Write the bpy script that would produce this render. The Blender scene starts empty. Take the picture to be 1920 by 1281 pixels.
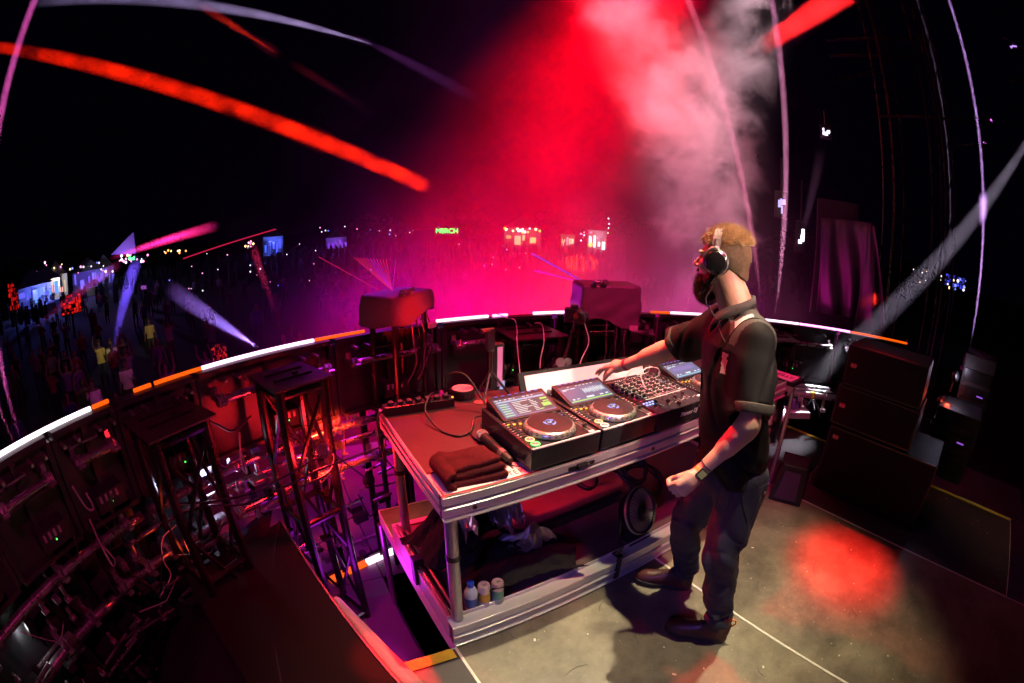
import bpy, math, random
import numpy as np
from mathutils import Vector, Matrix

R = math.radians
rng = random.Random(7)
sc = bpy.context.scene
COL = sc.collection

# ------------------------------------------------------------------ camera
CAM_H = 1.75
PITCH, ROLL, FPX = R(14.5), R(1.5), 850.0          # a full-frame fisheye lens, about 16 mm
cam_data = bpy.data.cameras.new('camera')
cam = bpy.data.objects.new('camera', cam_data); COL.objects.link(cam)
cam_data.type = 'PANO'
cam_data.panorama_type = 'FISHEYE_EQUISOLID'
cam_data.fisheye_lens = FPX * 36.0 / 1920.0
cam_data.fisheye_fov = math.pi * 1.2
cam_data.sensor_width = 36.0; cam_data.sensor_height = 24.0; cam_data.sensor_fit = 'HORIZONTAL'
cam_data.clip_start = 0.02; cam_data.clip_end = 2000
cam.matrix_world = Matrix.Translation((0, 0, CAM_H)) @ Matrix.Rotation(R(90) - PITCH, 4, 'X') @ Matrix.Rotation(ROLL, 4, 'Z')
sc.camera = cam

# ------------------------------------------------------------------ world: night sky
world = bpy.data.worlds.new('World'); sc.world = world; world.use_nodes = True
wn = world.node_tree.nodes; bg = wn['Background']
bg.inputs[0].default_value = (0.004, 0.001, 0.012, 1); bg.inputs[1].default_value = 0.10

sc.view_settings.view_transform = 'Standard'
try: sc.view_settings.look = 'None'
except Exception: pass
sc.view_settings.exposure = 0.0; sc.view_settings.gamma = 1.0
sc.view_settings.use_curve_mapping = False
cy = sc.cycles
cy.use_denoising = True
cy.volume_bounces = 0; cy.max_bounces = 5; cy.diffuse_bounces = 2; cy.glossy_bounces = 3
cy.transmission_bounces = 4; cy.transparent_max_bounces = 8
cy.volume_step_rate = 1.0; cy.volume_max_steps = 96
cy.sample_clamp_indirect = 4.0
cy.use_light_tree = True

# ------------------------------------------------------------------ helpers
def unproject(px, py):
    """direction of a pixel of the 1920 x 1281 photograph"""
    x, y = px - 960.0, 640.5 - py
    c, s = math.cos(ROLL), math.sin(ROLL)
    x, y = c*x - s*y, s*x + c*y
    rr = math.hypot(x, y) + 1e-9; th = 2*math.asin(min(1, rr/(2*FPX)))
    d = (math.sin(th)*x/rr, math.sin(th)*y/rr, math.cos(th))
    cp, sp = math.cos(PITCH), math.sin(PITCH)
    return Vector((d[0], d[2]*cp + d[1]*sp, d[1]*cp - d[2]*sp))
def K(px, py, dist):                       # a point at a horizontal distance
    d = unproject(px, py)
    return Vector((0, 0, CAM_H)) + d * (dist / math.hypot(d.x, d.y))
def G(px, py, z=0.0):                      # a point on a level surface
    d = unproject(px, py)
    return Vector((0, 0, CAM_H)) + d * ((z - CAM_H) / d.z)

def light(name, kind, loc, color, power, target=None, size=30, blend=.3, radius=.08):
    ld = bpy.data.lights.new(name, kind); o = bpy.data.objects.new(name, ld); COL.objects.link(o)
    o.location = loc; ld.color = color; ld.energy = power
    if kind in ('POINT', 'SPOT'): ld.shadow_soft_size = radius
    if kind == 'AREA': ld.size = radius
    if kind == 'SPOT': ld.spot_size = R(size); ld.spot_blend = blend
    if target is not None:
        o.rotation_euler = (Vector(target) - Vector(loc)).to_track_quat('-Z', 'Y').to_euler()
    return o

# ------------------------------------------------------------------ stage lights and added fills
RED = (1, .012, .02); MAG = (1, .03, .5); BLUE = (.18, .1, 1); WARM = (1, .84, .52)
light('key_light', 'SPOT', (1.30, 2.7, 6.6), WARM, 2700, (.72, 1.32, .3), 33, 1, .05)
light('side_light', 'SPOT', (1.45, .72, 6.4), WARM, 1300, (.62, 1.50, .4), 22, 1, .05)
light('violet_fill', 'SPOT', (-1.2, -1.8, 2.4), (.30, .16, 1), 150, (.30, 1.4, .45), 28, .6, .2)
light('red_fill', 'SPOT', (-.9, 3.5, 4.1), RED, 2100, (.10, 1.75, .95), 38, .9, .08)
light('cover_red', 'SPOT', (.3, 1.5, 1.35), (1, .01, .01), 480, (-.62, 2.75, 1.2), 13, .7, .05)  # added spot to redden the front of the laser cover
light('floor_red_spot', 'SPOT', (3.3, 4.2, 6.5), (1, 0, .004), 16000, (2.08, 1.50, 0), 7.6, 1, .12)
light('floor_pink_spot', 'SPOT', (3.6, 1.4, 6.5), (1, .5, .45), 900, (1.60, 1.33, 0), 6.5, 1, .05)
light('wall_red', 'POINT', (-1.02, 1.95, .55), RED, 34, radius=.05)
light('wall_red_low', 'SPOT', (-.80, 2.2, .72), (1, .03, .008), 420, (-1.42, 2.68, .12), 52, .6, .04)
light('wall_magenta', 'SPOT', (1.6, .6, 4.6), (1, .02, .20), 900, (0.6, 3.6, .7), 60, .9, .2)
light('stage_violet', 'SPOT', (-1.2, 3.4, 1.9), (.62, .02, .95), 170, (-.95, 2.6, -.9), 80, .9, .4)
light('low_violet_fill', 'POINT', (-.95, 2.0, -.35), (.6, .02, .9), 7, radius=.15)  # added fill standing in for bounce light on the lower floor
light('edge_fill', 'SPOT', (2.6, -2.2, 4.4), (1, .6, .35), 260, (4.15, 1.3, 0), 21, 1, .1)  # added spot to bring out the tape on the right
light('rim_light', 'SPOT', (2.5, -1.1, 3.5), (1, .76, .58), 950, (.80, 1.50, 1.46), 13, .7, .05)
light('left_glint', 'SPOT', (.5, -.6, 3.4), (1, .05, .32), 230, (-1.9, 1.35, .35), 50, .8, .03)  # added lamp for pink glints on the left metal
light('right_dim', 'SPOT', (1.0, 2.0, 4.5), (.5, .16, .42), 60, (3.6, 1.0, 0), 40, 1, .2)

# ------------------------------------------------------------------ materials
_m = {}
def mat(name, color=(.5, .5, .5), rough=.5, metal=0.0, var=0.0, vscale=8.0, bump=0.0, bscale=60.0, emit=None, estr=0.0,
        spec=.5, vcol=None, coat=0.0, stretch=None, alpha=1):
    if name in _m: return _m[name]
    m = bpy.data.materials.new(name); m.use_nodes = True; nt = m.node_tree; N = nt.nodes; b = N['Principled BSDF']
    b.inputs['Base Color'].default_value = (*color, 1); b.inputs['Roughness'].default_value = rough
    b.inputs['Metallic'].default_value = metal; b.inputs['Specular IOR Level'].default_value = spec
    if coat: b.inputs['Coat Weight'].default_value = coat
    tc = None
    def coords():
        nonlocal tc
        if tc is None:
            t = N.new('ShaderNodeTexCoord'); mp = N.new('ShaderNodeMapping')
            nt.links.new(t.outputs['Object'], mp.inputs[0])
            if stretch: mp.inputs['Scale'].default_value = stretch
            tc = mp.outputs[0]
        return tc
    if var:
        nz = N.new('ShaderNodeTexNoise'); nz.inputs['Scale'].default_value = vscale; nz.inputs['Detail'].default_value = 7
        nz.inputs['Roughness'].default_value = .65
        nt.links.new(coords(), nz.inputs['Vector'])
        cr = N.new('ShaderNodeValToRGB'); cr.color_ramp.elements[0].position = .32; cr.color_ramp.elements[1].position = .68
        c2 = vcol or tuple(c*(1-var) for c in color)
        cr.color_ramp.elements[0].color = (*c2, 1); cr.color_ramp.elements[1].color = (*color, 1)
        nt.links.new(nz.outputs[0], cr.inputs[0]); nt.links.new(cr.outputs[0], b.inputs['Base Color'])
        mr = N.new('ShaderNodeMapRange'); mr.inputs[3].default_value = max(.05, rough-.12); mr.inputs[4].default_value = min(1, rough+.15)
        nt.links.new(nz.outputs[0], mr.inputs[0]); nt.links.new(mr.outputs[0], b.inputs['Roughness'])
    if bump:
        n2 = N.new('ShaderNodeTexNoise'); n2.inputs['Scale'].default_value = bscale; n2.inputs['Detail'].default_value = 4
        nt.links.new(coords(), n2.inputs['Vector'])
        bp = N.new('ShaderNodeBump'); bp.inputs['Strength'].default_value = bump; bp.inputs['Distance'].default_value = .01
        nt.links.new(n2.outputs[0], bp.inputs['Height']); nt.links.new(bp.outputs[0], b.inputs['Normal'])
    if emit:
        b.inputs['Emission Color'].default_value = (*emit, 1); b.inputs['Emission Strength'].default_value = estr
    _m[name] = m
    return m
def glow(name, c, s): return mat(name, (.02, .02, .02), .4, emit=c, estr=s)

BLK = mat('black_paint', (.018, .018, .02), .42, var=.4, vscale=30, bump=.08, bscale=200)
BLKM = mat('black_metal', (.03, .03, .032), .3, .6, var=.5, vscale=14)
CABLE = mat('cable_rubber', (.012, .012, .012), .45)
ALU = mat('aluminium', (.62, .62, .63), .34, .85, var=.12, vscale=25, bump=.04, bscale=90)
STEEL = mat('galvanised_steel', (.5, .5, .52), .32, .9, var=.4, vscale=18)
TRUSS = mat('black_truss_steel', (.045, .043, .045), .28, .75, var=.7, vscale=9, bump=.1, bscale=60)
CLOTH = mat('black_cloth', (.012, .012, .014), .9, bump=.3, bscale=300, spec=.15)
WHITE = mat('white_plastic', (.7, .7, .7), .4)
PLY = mat('black_plywood', (.045, .04, .042), .45, var=.35, vscale=3, bump=.12, bscale=25)

# ------------------------------------------------------------------ mesh builder
class MB:
    def __init__(s): s.v = []; s.f = []
    def add(s, vs, fs):
        n = len(s.v); s.v += [tuple(v) for v in vs]; s.f += [tuple(i+n for i in f) for f in fs]; return s
    def box(s, c, d, rz=0, M=None):
        hx, hy, hz = d[0]/2, d[1]/2, d[2]/2; co, si = math.cos(rz), math.sin(rz); vs = []
        for z in (-hz, hz):
            for x, y in ((-hx, -hy), (hx, -hy), (hx, hy), (-hx, hy)):
                p = Vector((x*co - y*si, x*si + y*co, z))
                if M is not None: p = M @ p
                vs.append((c[0]+p[0], c[1]+p[1], c[2]+p[2]))
        return s.add(vs, [(3,2,1,0),(4,5,6,7),(0,1,5,4),(1,2,6,5),(2,3,7,6),(3,0,4,7)])
    def hexa(s, p):     # eight corners: four below, four above, each anticlockwise
        return s.add(p, [(3,2,1,0),(4,5,6,7),(0,1,5,4),(1,2,6,5),(2,3,7,6),(3,0,4,7)])
    def beam(s, p0, p1, w, h, up=(0, 0, 1)):
        p0, p1 = Vector(p0), Vector(p1); d = (p1-p0).normalized(); up = Vector(up)
        if abs(d.dot(up)) > .99: up = Vector((0, 1, 0))
        sd = d.cross(up).normalized()*w/2; u = sd.cross(d).normalized()*h/2
        return s.hexa([p0-sd-u, p0+sd-u, p1+sd-u, p1-sd-u, p0-sd+u, p0+sd+u, p1+sd+u, p1-sd+u])
    def cyl(s, p0, p1, r0, r1=None, n=12, cap=True):
        r1 = r0 if r1 is None else r1
        p0, p1 = Vector(p0), Vector(p1); d = (p1-p0).normalized()
        a = d.orthogonal().normalized(); b = d.cross(a); vs = []
        for p, r in ((p0, r0), (p1, r1)):
            for i in range(n):
                t = 2*math.pi*i/n; vs.append(p + a*(r*math.cos(t)) + b*(r*math.sin(t)))
        fs = [(i, (i+1) % n, n+(i+1) % n, n+i) for i in range(n)]
        if cap: fs += [tuple(range(n-1, -1, -1)), tuple(range(n, 2*n))]
        return s.add(vs, fs)
    def tube(s, pts, r, n=8, closed=False):
        pts = [Vector(p) for p in pts]; m = len(pts); vs = []; a = None
        for i, p in enumerate(pts):
            q0 = pts[(i-1) % m] if (closed or i) else p; q1 = pts[(i+1) % m] if (closed or i < m-1) else p
            d = (q1-q0).normalized()
            if a is None: a = d.orthogonal().normalized()
            a = (a - d*a.dot(d)).normalized(); b = d.cross(a)
            rr = r[i] if isinstance(r, (list, tuple)) else r
            for k in range(n):
                t = 2*math.pi*k/n; vs.append(p + a*(rr*math.cos(t)) + b*(rr*math.sin(t)))
        fs = []
        for i in range(m if closed else m-1):
            j = (i+1) % m
            fs += [(i*n+k, i*n+(k+1) % n, j*n+(k+1) % n, j*n+k) for k in range(n)]
        if not closed: fs += [tuple(range(n-1, -1, -1)), tuple(range((m-1)*n, m*n))]
        return s.add(vs, fs)
    def lathe(s, prof, c=(0, 0, 0), n=32, M=None):
        vs = []
        for r, z in prof:
            for k in range(n):
                t = 2*math.pi*k/n; p = Vector((r*math.cos(t), r*math.sin(t), z))
                if M is not None: p = M @ p
                vs.append((c[0]+p[0], c[1]+p[1], c[2]+p[2]))
        m = len(prof)
        fs = [(i*n+k, i*n+(k+1) % n, (i+1)*n+(k+1) % n, (i+1)*n+k) for i in range(m-1) for k in range(n)]
        fs += [tuple(range(n-1, -1, -1)), tuple(range((m-1)*n, m*n))]
        return s.add(vs, fs)
    def quad(s, a, b, c, d): return s.add([a, b, c, d], [(0, 1, 2, 3)])
    def arc(s, C, r0, r1, a0, a1, z0, z1, n=12):   # a curved bar about a vertical axis, degrees
        vs = []
        for i in range(n+1):
            t = R(a0 + (a1-a0)*i/n); co, si = math.cos(t), math.sin(t)
            for r, z in ((r0, z0), (r1, z0), (r1, z1), (r0, z1)): vs.append((C[0]+r*co, C[1]+r*si, z))
        fs = []
        for i in range(n):
            b = i*4
            for k in range(4): fs.append((b+k, b+(k+1) % 4, b+4+(k+1) % 4, b+4+k))
        fs += [(3, 2, 1, 0), (n*4, n*4+1, n*4+2, n*4+3)]
        return s.add(vs, fs)
    def build(s, name, m, parent=None, smooth=False, bevel=0, **props):
        me = bpy.data.meshes.new(name); me.from_pydata(s.v, [], s.f); me.update()
        import bmesh
        bm = bmesh.new(); bm.from_mesh(me); bmesh.ops.recalc_face_normals(bm, faces=bm.faces); bm.to_mesh(me); bm.free()
        me.materials.append(m)
        if smooth:
            me.shade_smooth()
        o = bpy.data.objects.new(name, me); COL.objects.link(o)
        if smooth == 'auto':
            es = o.modifiers.new('es', 'EDGE_SPLIT'); es.split_angle = R(35)
        if parent is not None: o.parent = parent
        if bevel:
            b = o.modifiers.new('b', 'BEVEL'); b.width = bevel; b.segments = 2; b.limit_method = 'ANGLE'; b.angle_limit = R(40)
        for k, v in props.items(): o[k] = v
        return o
def tag(o, label, cat, group=None):
    o['label'] = label; o['category'] = cat
    if group: o['group'] = group
    return o
def thing(name, label, cat, loc=(0, 0, 0), rz=0, group=None):
    o = bpy.data.objects.new(name, None); o.empty_display_size = .1; COL.objects.link(o)
    o.location = loc; o.rotation_euler = (0, 0, rz)
    return tag(o, label, cat, group)
def copy_tree(o, parent=None):
    c = o.copy(); COL.objects.link(c)
    if parent is not None: c.parent = parent
    for ch in list(o.children): copy_tree(ch, c)
    return c
def lettering_(text, size, M, m, parent, name='lettering', ext=.0006, align='LEFT', shear=0):
    cu = bpy.data.curves.new(name, 'FONT'); cu.body = text; cu.size = size; cu.extrude = ext; cu.align_x = align; cu.shear = shear
    cu.materials.append(m); o = bpy.data.objects.new(name, cu); COL.objects.link(o); o.parent = parent; o.matrix_local = M
    return o
def lettering(text, size, M, m, parent, name='lettering', **kw):      # text turned into a plain mesh
    c = lettering_(text, size, M, m, parent, name, **kw); dg = bpy.context.evaluated_depsgraph_get()
    me = bpy.data.meshes.new_from_object(c.evaluated_get(dg)); cu = c.data; bpy.data.objects.remove(c); bpy.data.curves.remove(cu)
    o = bpy.data.objects.new(name, me); COL.objects.link(o); o.parent = parent; o.matrix_local = M; o.data.materials.clear(); o.data.materials.append(m); return o
def smooth_path(pts, n=8):            # Catmull-Rom through the points
    P = [Vector(p) for p in pts]; P = [P[0]*2-P[1]] + P + [P[-1]*2-P[-2]]; out = []
    for i in range(1, len(P)-2):
        for k in range(n):
            t = k/n; a, b, c, d = P[i-1], P[i], P[i+1], P[i+2]
            out.append(.5*((2*b) + (c-a)*t + (2*a-5*b+4*c-d)*t*t + (3*b-a-3*c+d)*t**3))
    out.append(P[-2]); return out

# signed-distance surfaces for bodies and cloth
def surface_net(F, lo, h):
    S = F < 0
    nx, ny, nz = F.shape
    cnt = np.zeros((nx-1, ny-1, nz-1), np.int16); pos = np.zeros((nx-1, ny-1, nz-1, 3), np.float32); ec = np.zeros((nx-1, ny-1, nz-1), np.float32)
    def sl(a, b, c): return (slice(a, nx-1+a), slice(b, ny-1+b), slice(c, nz-1+c))
    for a in (0, 1):
        for b in (0, 1):
            for c in (0, 1): cnt += S[sl(a, b, c)]
    act = (cnt > 0) & (cnt < 8)
    for ax in range(3):
        for p in (0, 1):
            for q in (0, 1):
                o = [0, 0, 0]; oth = [i for i in range(3) if i != ax]; o[oth[0]] = p; o[oth[1]] = q
                e = list(o); e[ax] = 1
                Fa, Fb = F[sl(*o)], F[sl(*e)]; cr = (Fa < 0) != (Fb < 0)
                t = np.where(cr, Fa/np.where(cr, Fa-Fb, 1), 0)
                for i in range(3): pos[..., i] += cr*(o[i] + (t if i == ax else 0))
                ec += cr
    idx = -np.ones(act.shape, np.int64); idx[act] = np.arange(act.sum())
    ijk = np.argwhere(act).astype(np.float32)
    V = (ijk + pos[act]/ec[act][:, None])*h + np.array(lo, np.float32)
    faces = []
    for ax in range(3):
        oth = [i for i in range(3) if i != ax]
        A = [slice(1, -1)]*3; A[ax] = slice(0, -1); B = [slice(1, -1)]*3; B[ax] = slice(1, None)
        Sa, Sb = S[tuple(A)], S[tuple(B)]
        e = np.argwhere(Sa != Sb); flip = Sa[tuple(e.T)]
        e = e.copy(); e[:, oth[0]] += 1; e[:, oth[1]] += 1
        def cell(p, q):
            g = e.copy(); g[:, oth[0]] += p-1; g[:, oth[1]] += q-1; return idx[tuple(g.T)]
        q = np.stack([cell(0, 0), cell(1, 0), cell(1, 1), cell(0, 1)], 1)
        if ax == 1: flip = ~flip
        q[~flip] = q[~flip][:, ::-1]
        faces.append(q)
    return V, np.concatenate(faces)
def sdf_object(name, fn, lo, hi, h, mats, parent=None, matfn=None, smooth_it=1):
    lo = np.array(lo, float); hi = np.array(hi, float)
    n = np.ceil((hi-lo)/h).astype(int)+1
    ax = [lo[i] + np.arange(n[i])*h for i in range(3)]
    X, Y, Z = np.meshgrid(*[a.astype(np.float32) for a in ax], indexing='ij')
    F = fn(X, Y, Z).astype(np.float32)
    V, Q = surface_net(F, lo, h)
    me = bpy.data.meshes.new(name); me.from_pydata(V.tolist(), [], Q.tolist()); me.update()
    for m in (mats if isinstance(mats, (list, tuple)) else [mats]): me.materials.append(m)
    if matfn is not None:
        c = V[Q].mean(1); me.polygons.foreach_set('material_index', matfn(c[:, 0], c[:, 1], c[:, 2]).astype(np.int32))
    me.shade_smooth()
    o = bpy.data.objects.new(name, me); COL.objects.link(o)
    if parent is not None: o.parent = parent
    if smooth_it:
        s = o.modifiers.new('s', 'SMOOTH'); s.iterations = smooth_it; s.factor = .5
    return o
def smin(a, b, k):
    h = np.clip(.5+.5*(b-a)/k, 0, 1); return b*(1-h)+a*h-k*h*(1-h)
def cone(X, Y, Z, a, b, ra, rb):
    bx, by, bz = b[0]-a[0], b[1]-a[1], b[2]-a[2]; L = bx*bx+by*by+bz*bz
    t = np.clip(((X-a[0])*bx+(Y-a[1])*by+(Z-a[2])*bz)/L, 0, 1)
    return np.sqrt((X-a[0]-t*bx)**2+(Y-a[1]-t*by)**2+(Z-a[2]-t*bz)**2) - (ra+(rb-ra)*t)
def ell(X, Y, Z, c, r, F=(1, 0), tilt=0):
    f = (X-c[0])*F[0]+(Y-c[1])*F[1]; l = -(X-c[0])*F[1]+(Y-c[1])*F[0]; u = Z-c[2]
    if tilt:
        ct, st = math.cos(tilt), math.sin(tilt); f, u = f*ct+u*st, -f*st+u*ct
    k = np.sqrt((f/r[0])**2+(l/r[1])**2+(u/r[2])**2)
    return (k-1)*min(r)
def wob(X, Y, Z, s, seed=0):
    a = seed*1.7
    return (np.sin(X*s+a+1.3*np.sin(Y*s*.7+a))*np.sin(Y*s*1.1+2*a+1.1*np.sin(Z*s*.8)) + np.sin(Z*s*.9+a+1.7*np.sin(X*s*.6+Y*s*.4)))*.5
# ================================================================== the place
ANG = R(30.46)
FL = Vector((-.22, 1.262, 0)); U = Vector((math.cos(ANG), math.sin(ANG), 0)); W = Vector((-math.sin(ANG), math.cos(ANG), 0))
def T(a, b, z=0.0): return FL + U*a + W*b + Vector((0, 0, z))
RC = Vector((1.538, .234, 0)); RR = 3.654            # centre and radius of the curved screen
def ring(deg, z=0.0, r=RR): return Vector((RC.x + r*math.cos(R(deg)), RC.y + r*math.sin(R(deg)), z))

# ground of the festival field, and the stage below the riser
gm = mat('night_grass', (.03, .03, .02), .9, var=.6, vscale=.6, bump=.5, bscale=3, vcol=(.03, .02, .012))
g = MB(); g.box((0, 150, -2.9), (1400, 1400, .2)); g.build('ground', gm, kind='structure')
low = mat('stage_boards', (.12, .11, .12), .35, var=.4, vscale=2.5, bump=.1, bscale=20)
s = MB(); s.box((1.0, .2, -1.95), (13.5, 10.9, 1.69)); s.build('stage', mat('stage_skirt', (.01, .01, .011), .8), kind='structure')
lf = bpy.data.objects.new('lower_stage_floor', None); COL.objects.link(lf); lf['kind'] = 'structure'
first = None
for i in range(-5, 6):
    for j in range(-2, 3):
        if first is None:
            p = MB().box((0, 0, 0), (1.212, 2.432, .09)); first = p.build('deck_board', low, lf, bevel=.004); o = first
        else:
            o = first.copy(); COL.objects.link(o); o.parent = lf
        c = T(.61 + i*1.22, .3 + j*2.44, -.948)
        if not (-5.5 < c.x < 7.5 and -5 < c.y < 5.4): 
            if o is not first: bpy.data.objects.remove(o)
            else: first.location = T(.61, .3, -.948); first.rotation_euler = (0, 0, ANG)
            continue
        o.location = c; o.rotation_euler = (0, 0, ANG)

# riser the performer stands on: decks 1.22 wide laid along the table's depth
deckm = mat('worn_deck_ply', (.225, .19, .135), .42, var=.6, vscale=2.2, bump=.15, bscale=18, vcol=(.12, .105, .085))
nt = deckm.node_tree; N = nt.nodes; b = N['Principled BSDF']
# scuffs and specks on top of the blotches
src = b.inputs['Base Color'].links[0].from_socket
tcn = N.new('ShaderNodeTexCoord')
vo = N.new('ShaderNodeTexNoise'); vo.inputs['Scale'].default_value = 55; vo.inputs['Detail'].default_value = 3
nt.links.new(tcn.outputs['Object'], vo.inputs['Vector'])
cr = N.new('ShaderNodeValToRGB'); cr.color_ramp.elements[0].position = .70; cr.color_ramp.elements[1].position = .74
cr.color_ramp.elements[0].color = (0, 0, 0, 1); cr.color_ramp.elements[1].color = (1, 1, 1, 1)
nt.links.new(vo.outputs[0], cr.inputs[0])
mx = N.new('ShaderNodeMix'); mx.data_type = 'RGBA'; mx.inputs[7].default_value = (.45, .42, .36, 1)
nt.links.new(cr.outputs[0], mx.inputs[0]); nt.links.new(src, mx.inputs[6])
v2 = N.new('ShaderNodeTexNoise'); v2.inputs['Scale'].default_value = 1.3; v2.inputs['Detail'].default_value = 9; v2.inputs['Roughness'].default_value = .75
nt.links.new(tcn.outputs['Object'], v2.inputs['Vector'])
c2 = N.new('ShaderNodeValToRGB'); c2.color_ramp.elements[0].position = .4; c2.color_ramp.elements[1].position = .62
c2.color_ramp.elements[0].color = (.45, .42, .4, 1); c2.color_ramp.elements[1].color = (1, 1, 1, 1)
nt.links.new(v2.outputs[0], c2.inputs[0])
mm = N.new('ShaderNodeMix'); mm.data_type = 'RGBA'; mm.blend_type = 'MULTIPLY'; mm.inputs[0].default_value = 1
nt.links.new(mx.outputs[2], mm.inputs[6]); nt.links.new(c2.outputs[0], mm.inputs[7]); nt.links.new(mm.outputs[2], b.inputs['Base Color'])

riser = bpy.data.objects.new('riser_floor', None); COL.objects.link(riser); riser['kind'] = 'structure'
riser.location = FL; riser.rotation_euler = (0, 0, ANG)
DK = [(-1.22, 0, -3.6, -.004), (0, 1.247, -3.6, 1.22), (1.247, 2.60, -3.6, 1.22), (2.60, 3.85, -2.42, .72)]
for k, (a0, a1, b0, b1) in enumerate(DK):
    z1 = 0 if k != 3 else -.0
    MB().box(((a0+a1)/2, (b0+b1)/2, -.052), (a1-a0-.012, b1-b0-.012, .1)).build('deck_panel', deckm if k in (1, 2) else PLY, riser, bevel=.002)
for (a0, a1, b0, b1) in DK:      # aluminium edge profiles between the decks, standing a hair proud
    m = MB()
    m.box((a0+.0035, (b0+b1)/2, -.05), (.0055, b1-b0, .104)); m.box((a1-.0035, (b0+b1)/2, -.05), (.0055, b1-b0, .104))
    m.box(((a0+a1)/2, b0+.004, -.05), (a1-a0-.01, .005, .104)); m.box(((a0+a1)/2, b1-.004, -.05), (a1-a0-.01, .005, .104))
    m.build('edge_profile', mat('edge_bright', (.8, .78, .72), .35, .3), riser)
for (a, b) in [(0, 0), (0, -1.2), (1.247, 1.2), (2.6, -1), (3.83, -.6), (3.83, -2.4), (-1.2, -.1), (0, 1.2)]:
    MB().cyl((a, b, -.9), (a, b, -.1), .024).build('leg', STEEL, riser, smooth='auto')
tape = mat('yellow_tape', (.60, .56, .03), .5, var=.3, vscale=20)
def tape_strip(pts, w, z, label, m=tape):
    mb = MB()
    for (p, q) in zip(pts[:-1], pts[1:]): mb.beam((p[0], p[1], z), (q[0], q[1], z), w, .001)
    return tag(mb.build('floor_tape', m), label, 'floor tape', 'yellow tape along the riser edges')
tape_strip([T(-.29, -.035), T(-.02, -.035)], .06, .0045, 'yellow tape on the deck edge beside the lower left corner of the table')
tape_strip([T(2.63, .64), T(3.80, .64)], .05, .0045, 'thin yellow tape strip behind the bottom subwoofer')
tape_strip([T(3.81, .66), T(3.81, -2.40)], .045, .006, 'long yellow tape line on the far right edge of the riser')
tape_strip([T(2.50, .40), T(2.50, .14)], .09, .0045, 'short orange tape patch on the floor beside the black case')

# ------------------------------------------------------------------ night air: smoke lit by the rig
def volume_mat(name, density, color=(1, 1, 1), noise=None, aniso=0.0, expr=None, step=None):
    m = bpy.data.materials.new(name); m.use_nodes = True; nt = m.node_tree; N = nt.nodes
    N.remove(N['Principled BSDF']); out = N['Material Output']
    v = N.new('ShaderNodeVolumePrincipled'); v.inputs['Color'].default_value = (*color, 1); v.inputs['Density'].default_value = density
    v.inputs['Anisotropy'].default_value = aniso
    nt.links.new(v.outputs[0], out.inputs['Volume'])
    if expr: expr(nt, N, v)
    return m
def M_(nt, op, a, b=None, clamp=False):
    n = nt.nodes.new('ShaderNodeMath'); n.operation = op; n.use_clamp = clamp
    for i, s_ in enumerate((a, b)):
        if s_ is None: continue
        if isinstance(s_, (int, float)): n.inputs[i].default_value = s_
        else: nt.links.new(s_, n.inputs[i])
    return n.outputs[0]

def plume_expr(nt, N, v):
    tc = N.new('ShaderNodeTexCoord'); sp = N.new('ShaderNodeSeparateXYZ'); nt.links.new(tc.outputs['Object'], sp.inputs[0])
    x, y, z = sp.outputs
    # column leaning: centre and half width vary with height (object space = world space)
    nz = N.new('ShaderNodeTexNoise'); nz.inputs['Scale'].default_value = 1.25; nz.inputs['Detail'].default_value = 9; nz.inputs['Roughness'].default_value = .66
    nz.inputs['Distortion'].default_value = .5
    nt.links.new(tc.outputs['Object'], nz.inputs['Vector'])
    cx = M_(nt, 'SUBTRACT', 2.85, M_(nt, 'MULTIPLY', M_(nt, 'SUBTRACT', z, 2.0), .15))
    hw = M_(nt, 'ADD', .60, M_(nt, 'MULTIPLY', M_(nt, 'SUBTRACT', z, 2.0), .22))
    dx = M_(nt, 'DIVIDE', M_(nt, 'SUBTRACT', x, cx), hw)
    dy = M_(nt, 'DIVIDE', M_(nt, 'SUBTRACT', y, 6.4), .95)
    r2 = M_(nt, 'ADD', M_(nt, 'MULTIPLY', dx, dx), M_(nt, 'MULTIPLY', dy, dy))
    sh = M_(nt, 'SUBTRACT', 1.15, r2)
    d = M_(nt, 'ADD', M_(nt, 'MULTIPLY', sh, .55), M_(nt, 'MULTIPLY', M_(nt, 'SUBTRACT', nz.outputs[0], .5), 5.4))
    d = M_(nt, 'MULTIPLY', M_(nt, 'MULTIPLY', d, 1.0, True), .9)
    nt.links.new(d, v.inputs['Density'])
pl = MB().box((2.7, 6.4, 4.3), (5.0, 3.0, 7.6)).build('smoke_plume', volume_mat('plume_smoke', .5, (1, .96, .94), expr=plume_expr))
pl['kind'] = 'stuff'
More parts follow.
